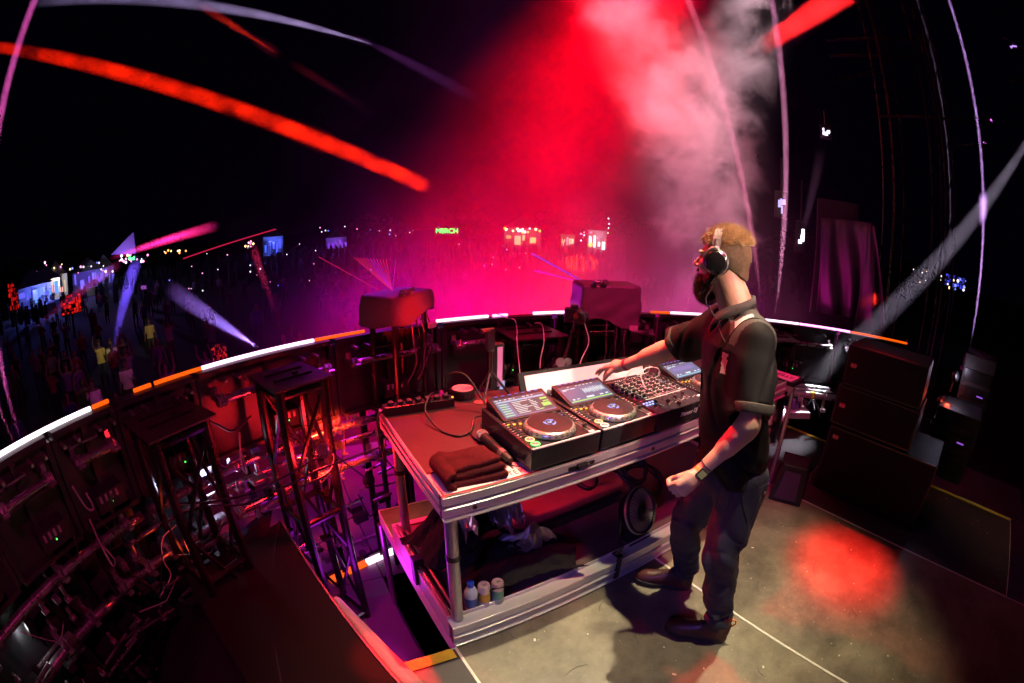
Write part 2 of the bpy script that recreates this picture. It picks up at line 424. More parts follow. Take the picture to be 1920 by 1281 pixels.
def bank_expr(nt, N, v):
    tc = N.new('ShaderNodeTexCoord'); sp = N.new('ShaderNodeSeparateXYZ'); nt.links.new(tc.outputs['Object'], sp.inputs[0])
    x, y, z = sp.outputs
    nz = N.new('ShaderNodeTexNoise'); nz.inputs['Scale'].default_value = .75; nz.inputs['Detail'].default_value = 6
    nt.links.new(tc.outputs['Object'], nz.inputs['Vector'])
    # thick near the boards, thinning upwards and to the sides; a taller cloud hangs in the middle
    low = M_(nt, 'POWER', 2.718, M_(nt, 'MULTIPLY', M_(nt, 'MAXIMUM', M_(nt, 'SUBTRACT', z, .3), 0), -.85))
    qx = M_(nt, 'DIVIDE', M_(nt, 'SUBTRACT', x, .6), 3.1); gx = M_(nt, 'POWER', 2.718, M_(nt, 'MULTIPLY', M_(nt, 'MULTIPLY', qx, qx), -1.0))
    tx = M_(nt, 'DIVIDE', M_(nt, 'SUBTRACT', x, 1.1), 2.0); tg = M_(nt, 'POWER', 2.718, M_(nt, 'MULTIPLY', M_(nt, 'MULTIPLY', tx, tx), -1.0))
    a = M_(nt, 'ADD', M_(nt, 'MULTIPLY', M_(nt, 'MULTIPLY', low, gx), .20), M_(nt, 'MULTIPLY', tg, .045))
    n = M_(nt, 'ADD', .12, M_(nt, 'MULTIPLY', M_(nt, 'MAXIMUM', M_(nt, 'SUBTRACT', nz.outputs[0], .33), 0), 5.0))
    nt.links.new(M_(nt, 'MULTIPLY', a, n), v.inputs['Density'])
bank = MB(); bank.box((.4, 7.3, 3.4), (15, 4.9, 11.9))
bk = bank.build('smoke_bank', volume_mat('bank_smoke', .04, (1, 1, 1), expr=bank_expr)); bk['kind'] = 'stuff'
# unseen rig lamps that light the smoke, then lamps added for its glow
light('plume_red', 'SPOT', (2.15, 6.4, 9.4), (1, .0, .02), 17000, (1.6, 6.4, 2.4), 36, 1, .5)
light('plume_red_wide', 'SPOT', (2.3, 6.2, 7.4), (1, .0, .004), 80000, (.15, 6.6, 2.0), 38, 1, .6)
light('plume_white_left', 'SPOT', (-.6, 5.2, 9.0), (1, .38, .46), 9500, (2.6, 6.4, 3.2), 20, .8, .1)
light('plume_white_right', 'SPOT', (5.0, 5.4, 8.6), (.95, .58, .68), 4200, (3.0, 6.4, 3.8), 26, .8, .1)
for gx_, gz_, gc_, gp_ in ((-3.2, .2, (.4, .0, 1), 30), (-2.1, .4, (.55, .0, .85), 50), (-.9, .4, (.8, .0, .42), 46), (.4, .5, (1, .0, .13), 50), (1.8, .6, (1, .0, .24), 44), (3.2, .6, (.85, .01, .42), 46), (4.6, .6, (.8, .01, .45), 26)):
    light('fog_glow', 'POINT', (gx_, 7.6, gz_), gc_, gp_*1.65, radius=.5)  # soft points added inside the smoke to make it glow
light('plume_front', 'SPOT', (.6, 3.2, 6.0), (1, .34, .48), 2400, (2.75, 6.2, 3.0), 30, .9, .1)  # added spot to light the near side of the plume

# scraps and flecks trodden into the riser
m = MB(); fl_ = random.Random(21)
for k in range(150):
    a, b_ = fl_.uniform(.05, 3.7), fl_.uniform(-2.3, -.05); c = T(a, b_, .0015); s_ = fl_.choice([.003, .004, .006, .009]); m.box(c, (s_*fl_.uniform(.6, 2.2), s_, .001), fl_.uniform(0, 3))
m.build('litter', mat('litter_pale', (.55, .5, .38), .7), kind='stuff')
m = MB()
for k in range(40):
    a, b_ = fl_.uniform(.05, 3.7), fl_.uniform(-2.3, -.05); c = T(a, b_, .0012); an = fl_.uniform(0, 3); L_ = fl_.uniform(.03, .16); d_ = Vector((math.cos(an), math.sin(an), 0)); n_ = Vector((-d_.y, d_.x, 0))
    pts_ = [c+d_*L_*q+n_*L_*.15*math.sin(q*3) for q in (0, .33, .66, 1)]
    for p, q in zip(pts_[:-1], pts_[1:]): m.beam(p, q, fl_.uniform(.0012, .004), .0006)
m.build('scuff', mat('scuff_dark', (.05, .045, .04), .6), kind='stuff')
# ------------------------------------------------------------------ narrow beams: smoke standing in the light of a collimated lamp
def beam_mat(L, r0, r1, density, fade0, fade1, nscale, namt):
    def ex(nt, N, v):
        tc = N.new('ShaderNodeTexCoord'); sp = N.new('ShaderNodeSeparateXYZ'); nt.links.new(tc.outputs['Object'], sp.inputs[0])
        x, y, z = sp.outputs
        t = M_(nt, 'DIVIDE', z, L)
        rad = M_(nt, 'ADD', r0, M_(nt, 'MULTIPLY', t, r1-r0))
        rr = M_(nt, 'DIVIDE', M_(nt, 'ADD', M_(nt, 'MULTIPLY', x, x), M_(nt, 'MULTIPLY', y, y)), M_(nt, 'MULTIPLY', rad, rad))
        soft = M_(nt, 'MULTIPLY', M_(nt, 'SUBTRACT', 1.0, rr), 1.3, True)
        f0 = M_(nt, 'DIVIDE', t, max(fade0, .001), True); f1 = M_(nt, 'DIVIDE', M_(nt, 'SUBTRACT', 1.0, t), max(fade1, .001), True)
        nz = N.new('ShaderNodeTexNoise'); nz.inputs['Scale'].default_value = nscale; nz.inputs['Detail'].default_value = 5
        nt.links.new(tc.outputs['Object'], nz.inputs['Vector'])
        n = M_(nt, 'ADD', 1.0, M_(nt, 'MULTIPLY', M_(nt, 'SUBTRACT', nz.outputs[0], .5), namt*4))
        n = M_(nt, 'MAXIMUM', n, .05)
        d = M_(nt, 'MULTIPLY', M_(nt, 'MULTIPLY', soft, density), M_(nt, 'MULTIPLY', M_(nt, 'MULTIPLY', f0, f1), n))
        nt.links.new(d, v.inputs['Density'])
    m = volume_mat('beam_smoke', density, expr=ex)
    try: m.cycles.volume_step_rate = .12
    except Exception: pass
    return m
def beam(S, E, r0, r1, color, power, label, density=.35, fade=(.02, .1), nscale=.8, namt=.3, back=1.5, group=None, flip=False, cap=None):
    if flip: S, E, r0, r1, fade = E, S, r1, r0, (fade[1], fade[0])
    if flip and back == 1.5: back = .3
    LL = (Vector(E)-Vector(S)).length; new = min(density*2.2, (1.5 if flip else .6)/LL); power *= .75*density*2.2/new*(.6 if flip else .8); density = new
    if cap: power *= cap[1]; density = cap[0]/LL
    S, E = Vector(S), Vector(E); d = E-S; L = d.length
    mb = MB().cyl((0, 0, 0), (0, 0, L), r0, r1, 16)
    o = mb.build('light_beam', beam_mat(L, r0, r1, density, fade[0], fade[1], nscale, namt))
    o.location = S; o.rotation_mode = 'QUATERNION'; o.rotation_quaternion = d.to_track_quat('Z', 'Y')
    o['kind'] = 'stuff'; tag(o, label, 'light beam', group)
    dn = d.normalized(); src = S - dn*back
    sz = 2*math.degrees(math.atan(r1/(L+back)))*1.15 + ((4 if cap[1] > 1 else .8) if cap else .6)
    l = light('beam_lamp', 'SPOT', src, color, power, E, sz, .3, .01)
    l.data.use_nodes = True; nt = l.data.node_tree; em = nt.nodes.get('Emission')
    fo = nt.nodes.new('ShaderNodeLightFalloff'); fo.inputs['Strength'].default_value = 1.0
    nt.links.new(fo.outputs['Quadratic' if cap and cap[1] < 1 else 'Constant'], em.inputs['Strength'])
    return o
BR = (1, .03, .0)
beam(K(-60, 82, 7), K(800, 350, 15), .11, .29, (1, .012, .0), 1500, 'long orange red beam slanting across the black sky', .3, (.0, .03), 1.1, 1.5, back=3)
beam(K(55, 6, 6), K(700, 84, 13), .09, .19, (.50, .36, .75), 1500, 'pale violet beam along the top edge of the picture', .35, (.05, .07), .9, .6, back=2.2, flip=True)
beam(K(690, 80, 12.5), K(900, 190, 17), .15, .30, (.4, .08, .5), 120, 'faint violet tail trailing from the pale beam', .3, (.1, .8), .9, .3)
beam(K(368, 6, 8), K(524, 104, 11), .08, .18, BR, 1500, 'short red beam under the pale violet beam', .35, (.3, .15), 1, .6, flip=True)
beam(K(540, 115, 11), K(700, 215, 14), .12, .25, BR, 90, 'dim red tail of the short red beam', .3, (.2, .6), 1, .4, flip=True)
beam(K(1610, -30, 9), K(1425, 92, 8), .30, .38, (1, .02, .02), 2600, 'broad red beam right of the smoke plume', .45, (.1, .3), 1, .5, back=2.5, flip=True)
beam(K(1935, 250, 7.5), K(1478, 745, 4.35), .15, .12, (.60, .50, .72), 330, 'whitish beam slanting down behind the loudspeaker stack', .32, (.0, .0), 1.6, .35, back=2)
beam(K(256, 488, 22), K(208, 680, 9), .36, .13, (.16, .08, 1), 560, 'blue beam standing over the dancing crowd', .25, (.25, .3), .5, .3, flip=True)
beam(K(318, 540, 14), K(482, 650, 3.05), .30, .065, (.38, .2, 1), 4500, 'violet beam reaching the glowing screen edge', .3, (.25, .02), .7, .5, back=.01, flip=True, cap=(1.4, .6))
beam(K(470, 450, 16), K(530, 620, 10), .16, .17, (1, .03, .12), 380, 'short dim red beam in front of the purple smoke', .25, (.3, .6), .7, .3, flip=True)
beam(K(205, 486, 16), K(405, 424, 22), .10, .30, (1, .02, .18), 1100, 'crimson flare of light above the stall lamps', .4, (.35, .5), 1, .4)
beam(K(215, 484, 16), K(370, 432, 20), .06, .14, (.8, .06, 1), 700, 'purple core of the crimson flare', .4, (.3, .5), 1, .3)
beam(K(60, 620, 9), K(225, 494, 15), .14, .17, (.9, .06, .35), 170, 'faint pink beam above the left crowd', .25, (.5, .2), .8, .3)
# upright beams from the floor lamps
vb = 'upright beams rising from lamps on the screen edge'
def upright(px, py, dist, tilt, r, color, power, label, h=9, density=.5, fade=(.0, .6)):
    b = K(px, py, dist); beam(b, b + Vector((tilt[0], tilt[1], 1))*h, r, r*2.2, color, power, label, density, fade, .6, .08, back=.04, group=vb, cap=(3.2, 2.0))
upright(37, 822, 2.55, (.0, .0), .024, (1, .12, .62), 420, 'upright pink beam on the far left rising from the white screen edge', 8)
upright(30, 840, 2.45, (-.18, -.10), .024, (1, .14, .5), 320, 'short leaning pink beam at the left picture edge')
upright(1453, 592, 4.6, (.02, .0), .030, (1, .32, .62), 300, 'straight pink upright beam right behind the performer')
upright(1427, 575, 4.8, (-.20, .1), .034, (1, .22, .42), 170, 'leaning red upright beam close to the performer', 9)
upright(1819, 650, 6.0, (.03, .0), .020, (.7, .35, 1), 560, 'thin bright violet upright beam at the right', 10, .6)
upright(1777, 510, 9.0, (.0, .0), .016, (.6, .4, .7), 120, 'thin dim upright beam left of the bright violet one', 12, .5)
beam(K(1508, 425, 7), K(1540, 280, 8.5), .05, .13, (.7, .3, .6), 70, 'small dim beam above the white lamp', .4, (.05, .7))

# ------------------------------------------------------------------ the curved screen round the booth, seen from behind
led = thing('curved_screen', 'curved low wall of black screen panels with a glowing top edge round the booth', 'screen', RC)
W_ON = glow('strip_white', (1, .58, .86), 3.2); P_ON = glow('strip_pink', (1, .25, .75), 4.0)
O_ON = glow('strip_orange', (1, .10, .003), 1.3); WW = glow('strip_white_warm', (1, .80, .90), 3.2)
JO = [195.0, 186.5, 178.0, 169.4, 162.4, 153.8, 138.3, 125.0, 109.5, 94.0, 78.5, 63.0, 49.4]
strips = [(195, 186.7, WW), (186.3, 178.2, WW), (177.8, 164.4, WW), (164.2, 162.5, O_ON), (159.8, 158.0, O_ON), (157.6, 154.9, O_ON), (154.8, 152.6, O_ON), (152.5, 140.0, W_ON), (139.8, 134.0, O_ON),
          (125.0, 118.2, W_ON), (117.6, 115.6, P_ON), (112.0, 100.0, W_ON), (94.6, 91.6, O_ON), (91.5, 79.0, W_ON), (78.8, 70, W_ON), (69.8, 60.6, P_ON), (60.4, 49.5, O_ON)]
o0 = Vector((0, 0, 0))
PC = mat('panel_black', (.02, .02, .022), .38, var=.3, vscale=10); CLAMP = mat('clamp_metal', (.45, .43, .45), .3, .9, var=.3, vscale=20)
def on(deg, z, r=RR): return Vector((r*math.cos(R(deg)), r*math.sin(R(deg)), z))
for a0, a1 in zip(JO[:-1], JO[1:]):
    g = .35; A0, A1 = a0-g, a1+g; n = 8
    pn = MB().arc(o0, RR-.03, RR+.03, A0, A1, .52, 1.045, n).build('screen_panel', PC, led)
    f = MB(); f.arc(o0, RR-.075, RR-.03, A0, A1, 1.02, 1.05, n); f.arc(o0, RR-.075, RR-.03, A0, A1, .515, .54, n)
    for a in (A0, A1, A0-(A0-A1)*.5):
        f.arc(o0, RR-.075, RR-.03, a+.25, a-.25, .54, 1.02, 1)
    f.build('panel_frame', BLK, pn)
    for q in (.2, .8):
        a = A0-(A0-A1)*q
        MB().arc(o0, RR-.16, RR-.075, a+.9, a+.6, .985, 1.0, 1).build('bracket', CLAMP, pn); MB().arc(o0, RR-.16, RR-.075, a-.6, a-.9, .985, 1.0, 1).build('bracket', CLAMP, pn)
    a = A0-(A0-A1)*.42; p, q = on(a+1.5, .955, RR-.10), on(a-1.5, .955, RR-.10)
    MB().tube([on(a+1.5, .955, RR-.075), p, q, on(a-1.5, .955, RR-.075)], .006, 6).build('handle', STEEL, pn)
    # receiving box with its status lamp near the bottom edge
    a = A0-(A0-A1)*rng.uniform(.5, .7)
    MB().arc(o0, RR-.14, RR-.03, a+1.6, a-1.6, .60, .70, 1).build('data_box', BLK, pn)
    for k in range(4): MB().arc(o0, RR-.146, RR-.141, a+1.2-k*.6, a+.95-k*.6, .655, .69, 1).build('plug', mat('plug_grey', (.25, .23, .24), .5), pn)
    MB().box(on(a, .64, RR-.145), (.006, .006, .006)).build('status_lamp', glow('green_led', (.1, 1, .1), 3), pn)
for a0, a1, m in strips:
    MB().arc(o0, RR-.006, RR+.014, a0, a1, 1.047, 1.064, max(2, int((a0-a1)/1.5))).build('light_strip', m, led)
# horizontal pipes the panels hang on, and the clamps on them
PIPE = mat('pipe_steel', (.38, .36, .37), .26, .9, var=.4, vscale=10, stretch=(1, 1, 1))
pipes = thing('scaffold_pipe', 'steel pipe running behind the upper edge of the curved screen', 'pipe', RC, group='pipes behind the curved screen')
def arcpipe(name, a0, a1, z, r, rad, parent, n=40, m=PIPE):
    return MB().tube([on(a0+(a1-a0)*i/n, z, r) for i in range(n+1)], rad, 10).build(name, m, parent, smooth=True)
for a0, a1 in zip(JO[:-1], JO[1:]): arcpipe('pipe', a0-1.2, a1+1.2, .90, RR-.16, .022, pipes, 8)
def clamp(parent, deg, z, r, s=1):
    c = on(deg, z, r); t = Vector((-math.sin(R(deg)), math.cos(R(deg)), 0)); q = Vector((math.cos(R(deg)), math.sin(R(deg)), 0))
    m = MB(); m.cyl(c-t*.022*s, c+t*.022*s, .034*s, n=10)
    m.beam(c+q*.03*s, c+q*.11*s, .035*s, .03*s); m.cyl(c-q*.03*s+Vector((0, 0, -.03*s)), c-q*.03*s+Vector((0, 0, .045*s)), .006*s, n=6)
    m.cyl(c-q*.06*s-t*.02, c-q*.06*s+t*.02, .011*s, n=6); m.box(c+q*.08*s+Vector((0, 0, .03*s)), (.03*s, .03*s, .05*s))
    return m.build('clamp', CLAMP, parent, smooth='auto')
for a in JO[:-1]:
    for dd in (-1.6, 1.6):
        clamp(pipes, a+dd, .90, RR-.16)
low_p = thing('scaffold_pipe', 'steel pipe glowing red along the bottom of the curved screen', 'pipe', RC, group='pipes behind the curved screen')
arcpipe('pipe', 196, 163.4, .47, RR-.12, .026, low_p, 16); arcpipe('pipe', 162.6, 50, .47, RR-.12, .026, low_p, 60)
for a in (174, 166, 160, 156, 151, 143, 137, 131, 127, 119, 112, 103, 97, 86): clamp(low_p, a+rng.uniform(-1, 1), .47, RR-.12, rng.uniform(.8, 1.2))
base_p = thing('scaffold_pipe', 'thick base pipe lit red low behind the screen, left of the table', 'pipe', RC, group='pipes behind the curved screen')
arcpipe('pipe', 200, 170, .14, RR-.1, .03, base_p, 12); arcpipe('pipe', 169.4, 124, .16, RR-.1, .03, base_p, 40)
arcpipe('pipe', 166, 131, .30, RR-.02, .018, base_p, 30)
for a in (178, 173, 169, 165, 161.5, 158, 153, 148, 144, 139.5, 134, 129): clamp(base_p, a+rng.uniform(-1, 1), .16, RR-.1, rng.uniform(1.0, 1.4))

# black boxes, drivers and bits hung between the pipes on the left
bits = thing('rigging_frame', 'dark frame of rails, boxes and small parts under the left screen panels', 'rigging', RC)
for k in range(190):
    a = rng.uniform(128, 186); z = rng.uniform(-.55, .45); r = RR-rng.uniform(-.05, .30); c = on(a, z, r)
    kind = rng.random(); m = MB()
    if kind < .4:
        m.box(c, (rng.uniform(.03, .09), rng.uniform(.03, .12), rng.uniform(.02, .07)), R(a)); m.build('connector_box', rng.choice([BLK, BLKM, CLAMP]), bits, bevel=.003)
    elif kind < .7:
        t = Vector((-math.sin(R(a)), math.cos(R(a)), rng.uniform(-.2, .2))); m.cyl(c, c+t*rng.uniform(.12, .35), rng.uniform(.006, .014), n=8); m.build('rail', PIPE, bits, smooth='auto')
    else:
        m.cyl(c, c+Vector((0, 0, rng.uniform(.04, .09))), .012, n=8); m.box(c+Vector((0, 0, .0)), (.04, .04, .012), R(a)); m.build('bolt', CLAMP, bits, smooth='auto')
for a in (176, 172, 168.8, 164, 160.6, 157, 150, 141, 135, 130):
    MB().box(on(a, -.2, RR+.0), (.05, .012, 1.4), R(a+90)).build('upright_rail', BLKM, bits)
for k in range(22):
    a = rng.uniform(129, 182); z = rng.uniform(.0, .85); p0 = on(a, z, RR-rng.uniform(.12, .30)); b_ = a+rng.uniform(-7, 7); p3 = on(b_, z+rng.uniform(-.35, .2), RR-rng.uniform(.12, .3)); mid = (p0+p3)/2+Vector((0, 0, -rng.uniform(.05, .25)))
    MB().tube(smooth_path([p0, p0.lerp(mid, .6)+Vector((rng.uniform(-.03, .03), rng.uniform(-.03, .03), -.04)), mid, p3], 6), rng.choice([.003, .004, .006]), 6).build('cable', CABLE if k % 3 else mat('dusty_cable', (.25, .2, .22), .4), bits, smooth=True)
# the light strip on the lower stage below the screen, and the added black sheets of the lower ring
lows = thing('floor_light_strip', 'curved white glowing strip on the lower stage floor left of the table', 'light strip', RC)
MB().arc(o0, RR-.02, RR+.03, 137.5, 122, -.90, -.865, 12).build('strip', W_ON, lows)
MB().arc(o0, RR-.02, RR+.03, 143.5, 137.7, -.90, -.865, 5).build('strip', O_ON, lows)
MB().arc(o0, RR+.035, RR+.075, 143.5, 122, -.90, -.85, 12).build('holder', BLKM, lows)
MB().arc(o0, RR+.30, RR+.33, 143.5, 120, -.90, -.892, 12).build('rail', STEEL, lows)

for a0, a1, z0, z1, nm in ((205, 155.8, -.88, .50, 'left'), (123, 50, -.88, .50, 'right')):  # black sheets added to darken the openings below the screen
    m = MB(); n = 40; vs = []
    for i in range(n+1):
        rr = RR+.10+.02*math.sin(i*1.9); vs += [ring(a0+(a1-a0)*i/n, z0, rr), ring(a0+(a1-a0)*i/n, z1, rr), ring(a0+(a1-a0)*i/n, z1, rr+.006), ring(a0+(a1-a0)*i/n, z0, rr+.006)]
    m.add(vs, [(i*4+k, i*4+(k+1) % 4, i*4+4+(k+1) % 4, i*4+4+k) for i in range(n) for k in range(4)])
    tag(m.build('added_drape', CLOTH, smooth=True), 'added black sheet hanging under the %s' % ('far left screen panels' if nm == 'left' else 'screen panels behind the table and the performer'), 'drape', 'added black sheets below the curved screen')
# hanging fabric in the gaps
sk = mat('violet_scrim', (.30, .26, .34), .7, bump=.4, bscale=12, stretch=(1, 1, .1))
for (a0, a1, z0, z1, lab) in [(155.4, 153.0, .30, .93, 'pale scrim strip hanging in the gap between two screen panels'),
                              (170.4, 168.6, .28, .90, 'blue lit scrim strip at the far left gap of the screen'),
                              (139.6, 137.2, .30, .95, 'pink lit scrim strip behind the square truss')]:
    m = MB(); n = 5; vs = []; 
    for i in range(n+1):
        a = a0+(a1-a0)*i/n; rr = RR+.12+.015*(-1)**i
        vs += [ring(a, z0, rr), ring(a, z1, rr)]
    m.add(vs, [(2*i, 2*i+2, 2*i+3, 2*i+1) for i in range(n)])
    vs2 = [v+Vector((.004, .004, 0)) for v in vs]; m.add(vs2, [(2*i, 2*i+1, 2*i+3, 2*i+2) for i in range(n)])
    tag(m.build('scrim', sk, smooth=True), lab, 'scrim', 'scrim strips in the screen gaps')

# ------------------------------------------------------------------ truss towers
def truss(name, label, p, h, s, rz=0, z0=-.9, plate=True, cr=.027, step=.62, grp='truss towers behind the screen'):
    t = thing(name, label, 'truss', (p[0], p[1], z0), rz, grp); q = s/2; C4 = [(-q, -q), (q, -q), (q, q), (-q, q)]
    for x, y in C4: MB().cyl((x, y, 0), (x, y, h), cr, n=10).build('chord', TRUSS, t, smooth='auto')
    z = .08; flip = False
    while z < h-.1:
        z1 = min(z+step, h-.06)
        for i in range(4):
            a, b = C4[i], C4[(i+1) % 4]
            if flip: a, b = b, a
            MB().cyl((*a, z), (*b, z1), cr*.45, n=6).build('brace', TRUSS, t)
        z = z1; flip = not flip
    for i in range(4):
        a, b = C4[i], C4[(i+1) % 4]
        for zz in (h-.04, .05, h*.55): MB().cyl((*a, zz), (*b, zz), cr*.8, n=8).build('cross_bar', TRUSS, t, smooth='auto')
    if plate:
        m = MB(); m.box((0, 0, h+.008), (s+.1, s+.1, .012)); m.build('top_plate', BLK, t, bevel=.002)
        MB().box((0, -q*.4, h+.02), (s*.9, .012, .012)).build('plate_rib', BLKM, t); MB().box((0, q*.5, h+.02), (s*.9, .012, .012)).build('plate_rib', BLKM, t); MB().cyl((q*.3, 0, h+.012), (q*.3, 0, h+.03), .02, n=8).build('bolt', BLKM, t)
    return t
tp = ring(146.0, 0, RR-.36)
truss('truss_tower', 'square black truss tower with a flat plate on top, left of the table', tp, 1.88, .27, R(56))
tp = ring(159.0, 0, RR-.30)
truss('truss_tower', 'dark truss tower behind the orange lit stretch of screen edge', tp, 1.86, .30, R(69))
tp = ring(114.5, 0, RR-.26)
truss('truss_tower', 'truss tower with a plate behind the left end of the white panel', tp, 1.86, .34, R(24))
tp = ring(76.0, 0, RR-.30)
truss('truss_tower', 'truss tower behind the screen right of the performer', tp, 1.86, .34, R(-14))
# ================================================================== the performer's table: two stage decks one above the other
TB = ANG; TH = .871
table = thing('deck_table', 'waist high table made of an aluminium stage deck on tube legs', 'table', FL, TB)
alu2 = mat('scratched_aluminium', (.62, .61, .60), .42, .45, var=.1, vscale=6, vcol=(.50, .49, .49))
TL, TD = 2.44, .86
RIDGE = mat('rail_ridge', (.85, .83, .78), .28, .55); GROOVE = mat('rail_groove', (.05, .05, .055), .6)
def rail_profile(z0, z1, a0, a1, b, parent, inner=False):
    """grooved extruded rail: broad faces, dark grooves and bright ridges, front face toward -b"""
    h = z1-z0; ca, la = (a0+a1)/2, a1-a0
    MB().box((ca, b+.026, (z0+z1)/2), (la, .020, h)).build('rail_core', GROOVE, parent)
    for f0, f1 in ((.66, 1.0), (.17, .48)):
        MB().box((ca, b+.008, z0+h*(f0+f1)/2), (la, .016, h*(f1-f0))).build('edge_rail', alu2, parent, bevel=.0015)
    for f0, f1, d in ((.535, .575, .024), (.055, .10, .026), (-.0, .035, .022)):
        MB().box((ca, b+.016-d/2, z0+h*(f0+f1)/2), (la, d, h*(f1-f0))).build('rail_ridge', RIDGE, parent, bevel=.001)
top_z0 = .765
rail_profile(top_z0, TH-.004, 0, TL, 0, table)
MB().box((TL/2, TD-.02, (top_z0+TH)/2-.002), (TL, .036, TH-top_z0-.004)).build('edge_rail', alu2, table, bevel=.002)
m = MB(); m.box((.018, TD/2, (top_z0+TH)/2-.002), (.032, TD-.08, TH-top_z0-.004)); m.box((-.001, TD/2, top_z0+.04), (.008, TD-.05, .012)); m.box((-.001, TD/2, TH-.03), (.008, TD-.05, .012)); m.build('edge_rail', alu2, table, bevel=.002)
MB().box((TL-.018, TD/2, (top_z0+TH)/2-.002), (.032, TD-.08, TH-top_z0-.004)).build('edge_rail', alu2, table, bevel=.002)
topm = mat('table_black_board', (.055, .018, .022), .42, var=.3, vscale=2.5, bump=.1, bscale=30)
MB().box((TL/2, TD/2, TH-.012), (TL-.02, TD-.02, .022)).build('table_board', topm, table)
lipm = mat('bright_edge', (.75, .72, .70), .3, .8)
m = MB(); m.box((TL/2, .006, TH-.0005), (TL, .006, .004)); m.build('edge_trim', lipm, table)
m = MB(); m.box((.004, TD/2, TH-.0005), (.006, TD-.02, .004)); m.build('edge_trim', lipm, table)
for x in (.12, 1.02, 1.62):
    m = MB(); m.cyl((x, -.004, .80), (x, .012, .80), .009, n=10); m.build('bolt', BLKM, table, smooth='auto')
m = MB(); m.cyl((.565, -.002, .845), (.615, -.002, .845), .012, n=10); m.box((.59, -.0025, .845), (.13, .006, .014)); m.build('latch', BLKM, table, smooth='auto')
MB().box((.60, -.008, .845), (.05, .008, .008)).build('latch_key', STEEL, table)
for a, b, z0 in ((.045, .05, .15), (.06, TD-.09, .15), (TL-.05, .05, .0), (TL-.06, TD-.07, .15)):
    MB().cyl((a, b, z0), (a, b, top_z0+.002), .026, n=16).build('leg', mat('tube_leg', (.62, .61, .62), .35, .8, var=.3, vscale=9), table, smooth='auto')
    MB().cyl((a, b, .53), (a, b, .555), .029, n=16).build('leg_collar', BLK, table, smooth='auto')
MB().cyl((.06, TD-.09, .42), (.045, .07, .42), .012, n=8)
m = MB(); m.box((TL/2, TD-.10, .66), (TL-.2, .012, .20)); m.build('back_board', mat('bare_board', (.42, .40, .42), .6, var=.3, vscale=4), table)

shelf = thing('deck_platform', 'low aluminium framed deck on the floor under the table', 'platform', FL, TB)
rail_profile(.004, .135, 0, TL, .0, shelf)
MB().box((TL/2, .030, .140), (TL, .062, .010)).build('rail_lip', RIDGE, shelf, bevel=.001); MB().box((TL/2, .062, .156), (TL, .006, .022)).build('rail_lip', RIDGE, shelf, bevel=.001)
MB().box((.020, TD/2+.02, .075), (.036, TD-.08, .135)).build('edge_rail', alu2, shelf, bevel=.002)
m = MB()
for q in (.02, .055): m.cyl((q, .06, .155+q*.2), (q, TD-.04, .155+q*.2), .010, n=8)
m.build('side_rail', STEEL, shelf, smooth='auto')
MB().box((TL-.020, TD/2+.02, .075), (.036, TD-.08, .135)).build('edge_rail', alu2, shelf, bevel=.002)
MB().box((TL/2, TD-.02, .075), (TL, .036, .14)).build('edge_rail', alu2, shelf, bevel=.002)
MB().box((TL/2, TD/2+.01, .122), (TL-.09, TD-.10, .024)).build('shelf_board', mat('shelf_brown', (.13, .085, .085), .5, var=.45, vscale=4, bump=.1, bscale=30), shelf)
m = MB(); m.box((.93, -.002, .10), (.03, .014, .16)); m.box((.93, .02, .178), (.035, .05, .006)); m.cyl((.925, .03, .17), (.945, .0, .24), .012, .004, n=6)
tag(m.build('strap', BLK), 'short black strap tied round the lower front rail', 'strap').matrix_world = Matrix.Translation(FL) @ Matrix.Rotation(TB, 4, 'Z')
m = MB(); m.box((.02, .46, .12), (.07, .045, .18)); tag(m.build('strap', BLK), 'black strap round the left side rail of the low deck', 'strap').matrix_world = Matrix.Translation(FL) @ Matrix.Rotation(TB, 4, 'Z')

# white paper taped on the table with hand lettering
def at_table(o, a, b, z, rz=0): o.location = T(a, b, z); o.rotation_euler = (0, 0, TB+rz); return o
paper = mat('white_paper', (.80, .78, .74), .75, var=.12, vscale=8); INK = mat('marker_ink', (.05, .005, .01), .6)
pap = thing('paper_sign', 'white paper taped to the table corner with hand lettering NO STEP', 'sign', T(0, 0, TH+.002), TB)
m = MB(); m.add([(.012, .014, 0), (.40, .014, 0), (.375, .085, 0), (.30, .155, 0), (.006, .165, 0)], [(0, 1, 2, 3, 4)])
m.add([(.012, .014, .0012), (.40, .014, .0012), (.375, .085, .0012), (.30, .155, .0012), (.006, .165, .0012)], [(4, 3, 2, 1, 0)]); m.build('sheet', paper, pap)
def hand(strokes, x, y, s, w, parent, name='lettering'):
    m = MB()
    for st in strokes:
        for p, q in zip(st[:-1], st[1:]):
            m.beam((x+p[0]*s, y+p[1]*s, .0016), (x+q[0]*s, y+q[1]*s, .0016), w, .0008)
    return m.build(name, INK, parent)
LET = {'N': [[(0, 0), (.05, 1), (.6, .05), (.62, 1)]], 'O': [[(.3, 0), (.05, .4), (.2, 1), (.5, .9), (.55, .3), (.3, 0)]], 'D': [[(.05, 0), (.05, 1), (.5, .7), (.5, .25), (.05, 0)]],
       'K': [[(.05, 0), (.05, 1)], [(.55, 1), (.08, .5), (.6, 0)]], 'S': [[(.5, .9), (.15, .95), (.1, .6), (.45, .45), (.4, .05), (0, .1)]],
       'T': [[(0, 1), (.6, .95)], [(.3, .95), (.28, 0)]], 'E': [[(.5, 1), (.05, .95), (.05, .02), (.5, 0)], [(.05, .5), (.4, .52)]],
       'P': [[(.05, 0), (.05, 1), (.45, .85), (.4, .5), (.05, .45)]], '!': [[(.1, 1), (.12, .3)], [(.12, .1), (.13, .0)]]}
hand(LET['N'], .04, .03, .10, .012, pap)
hand(LET['D'], .270, .075, .05, .009, pap); hand(LET['K'], .312, .068, .055, .009, pap)
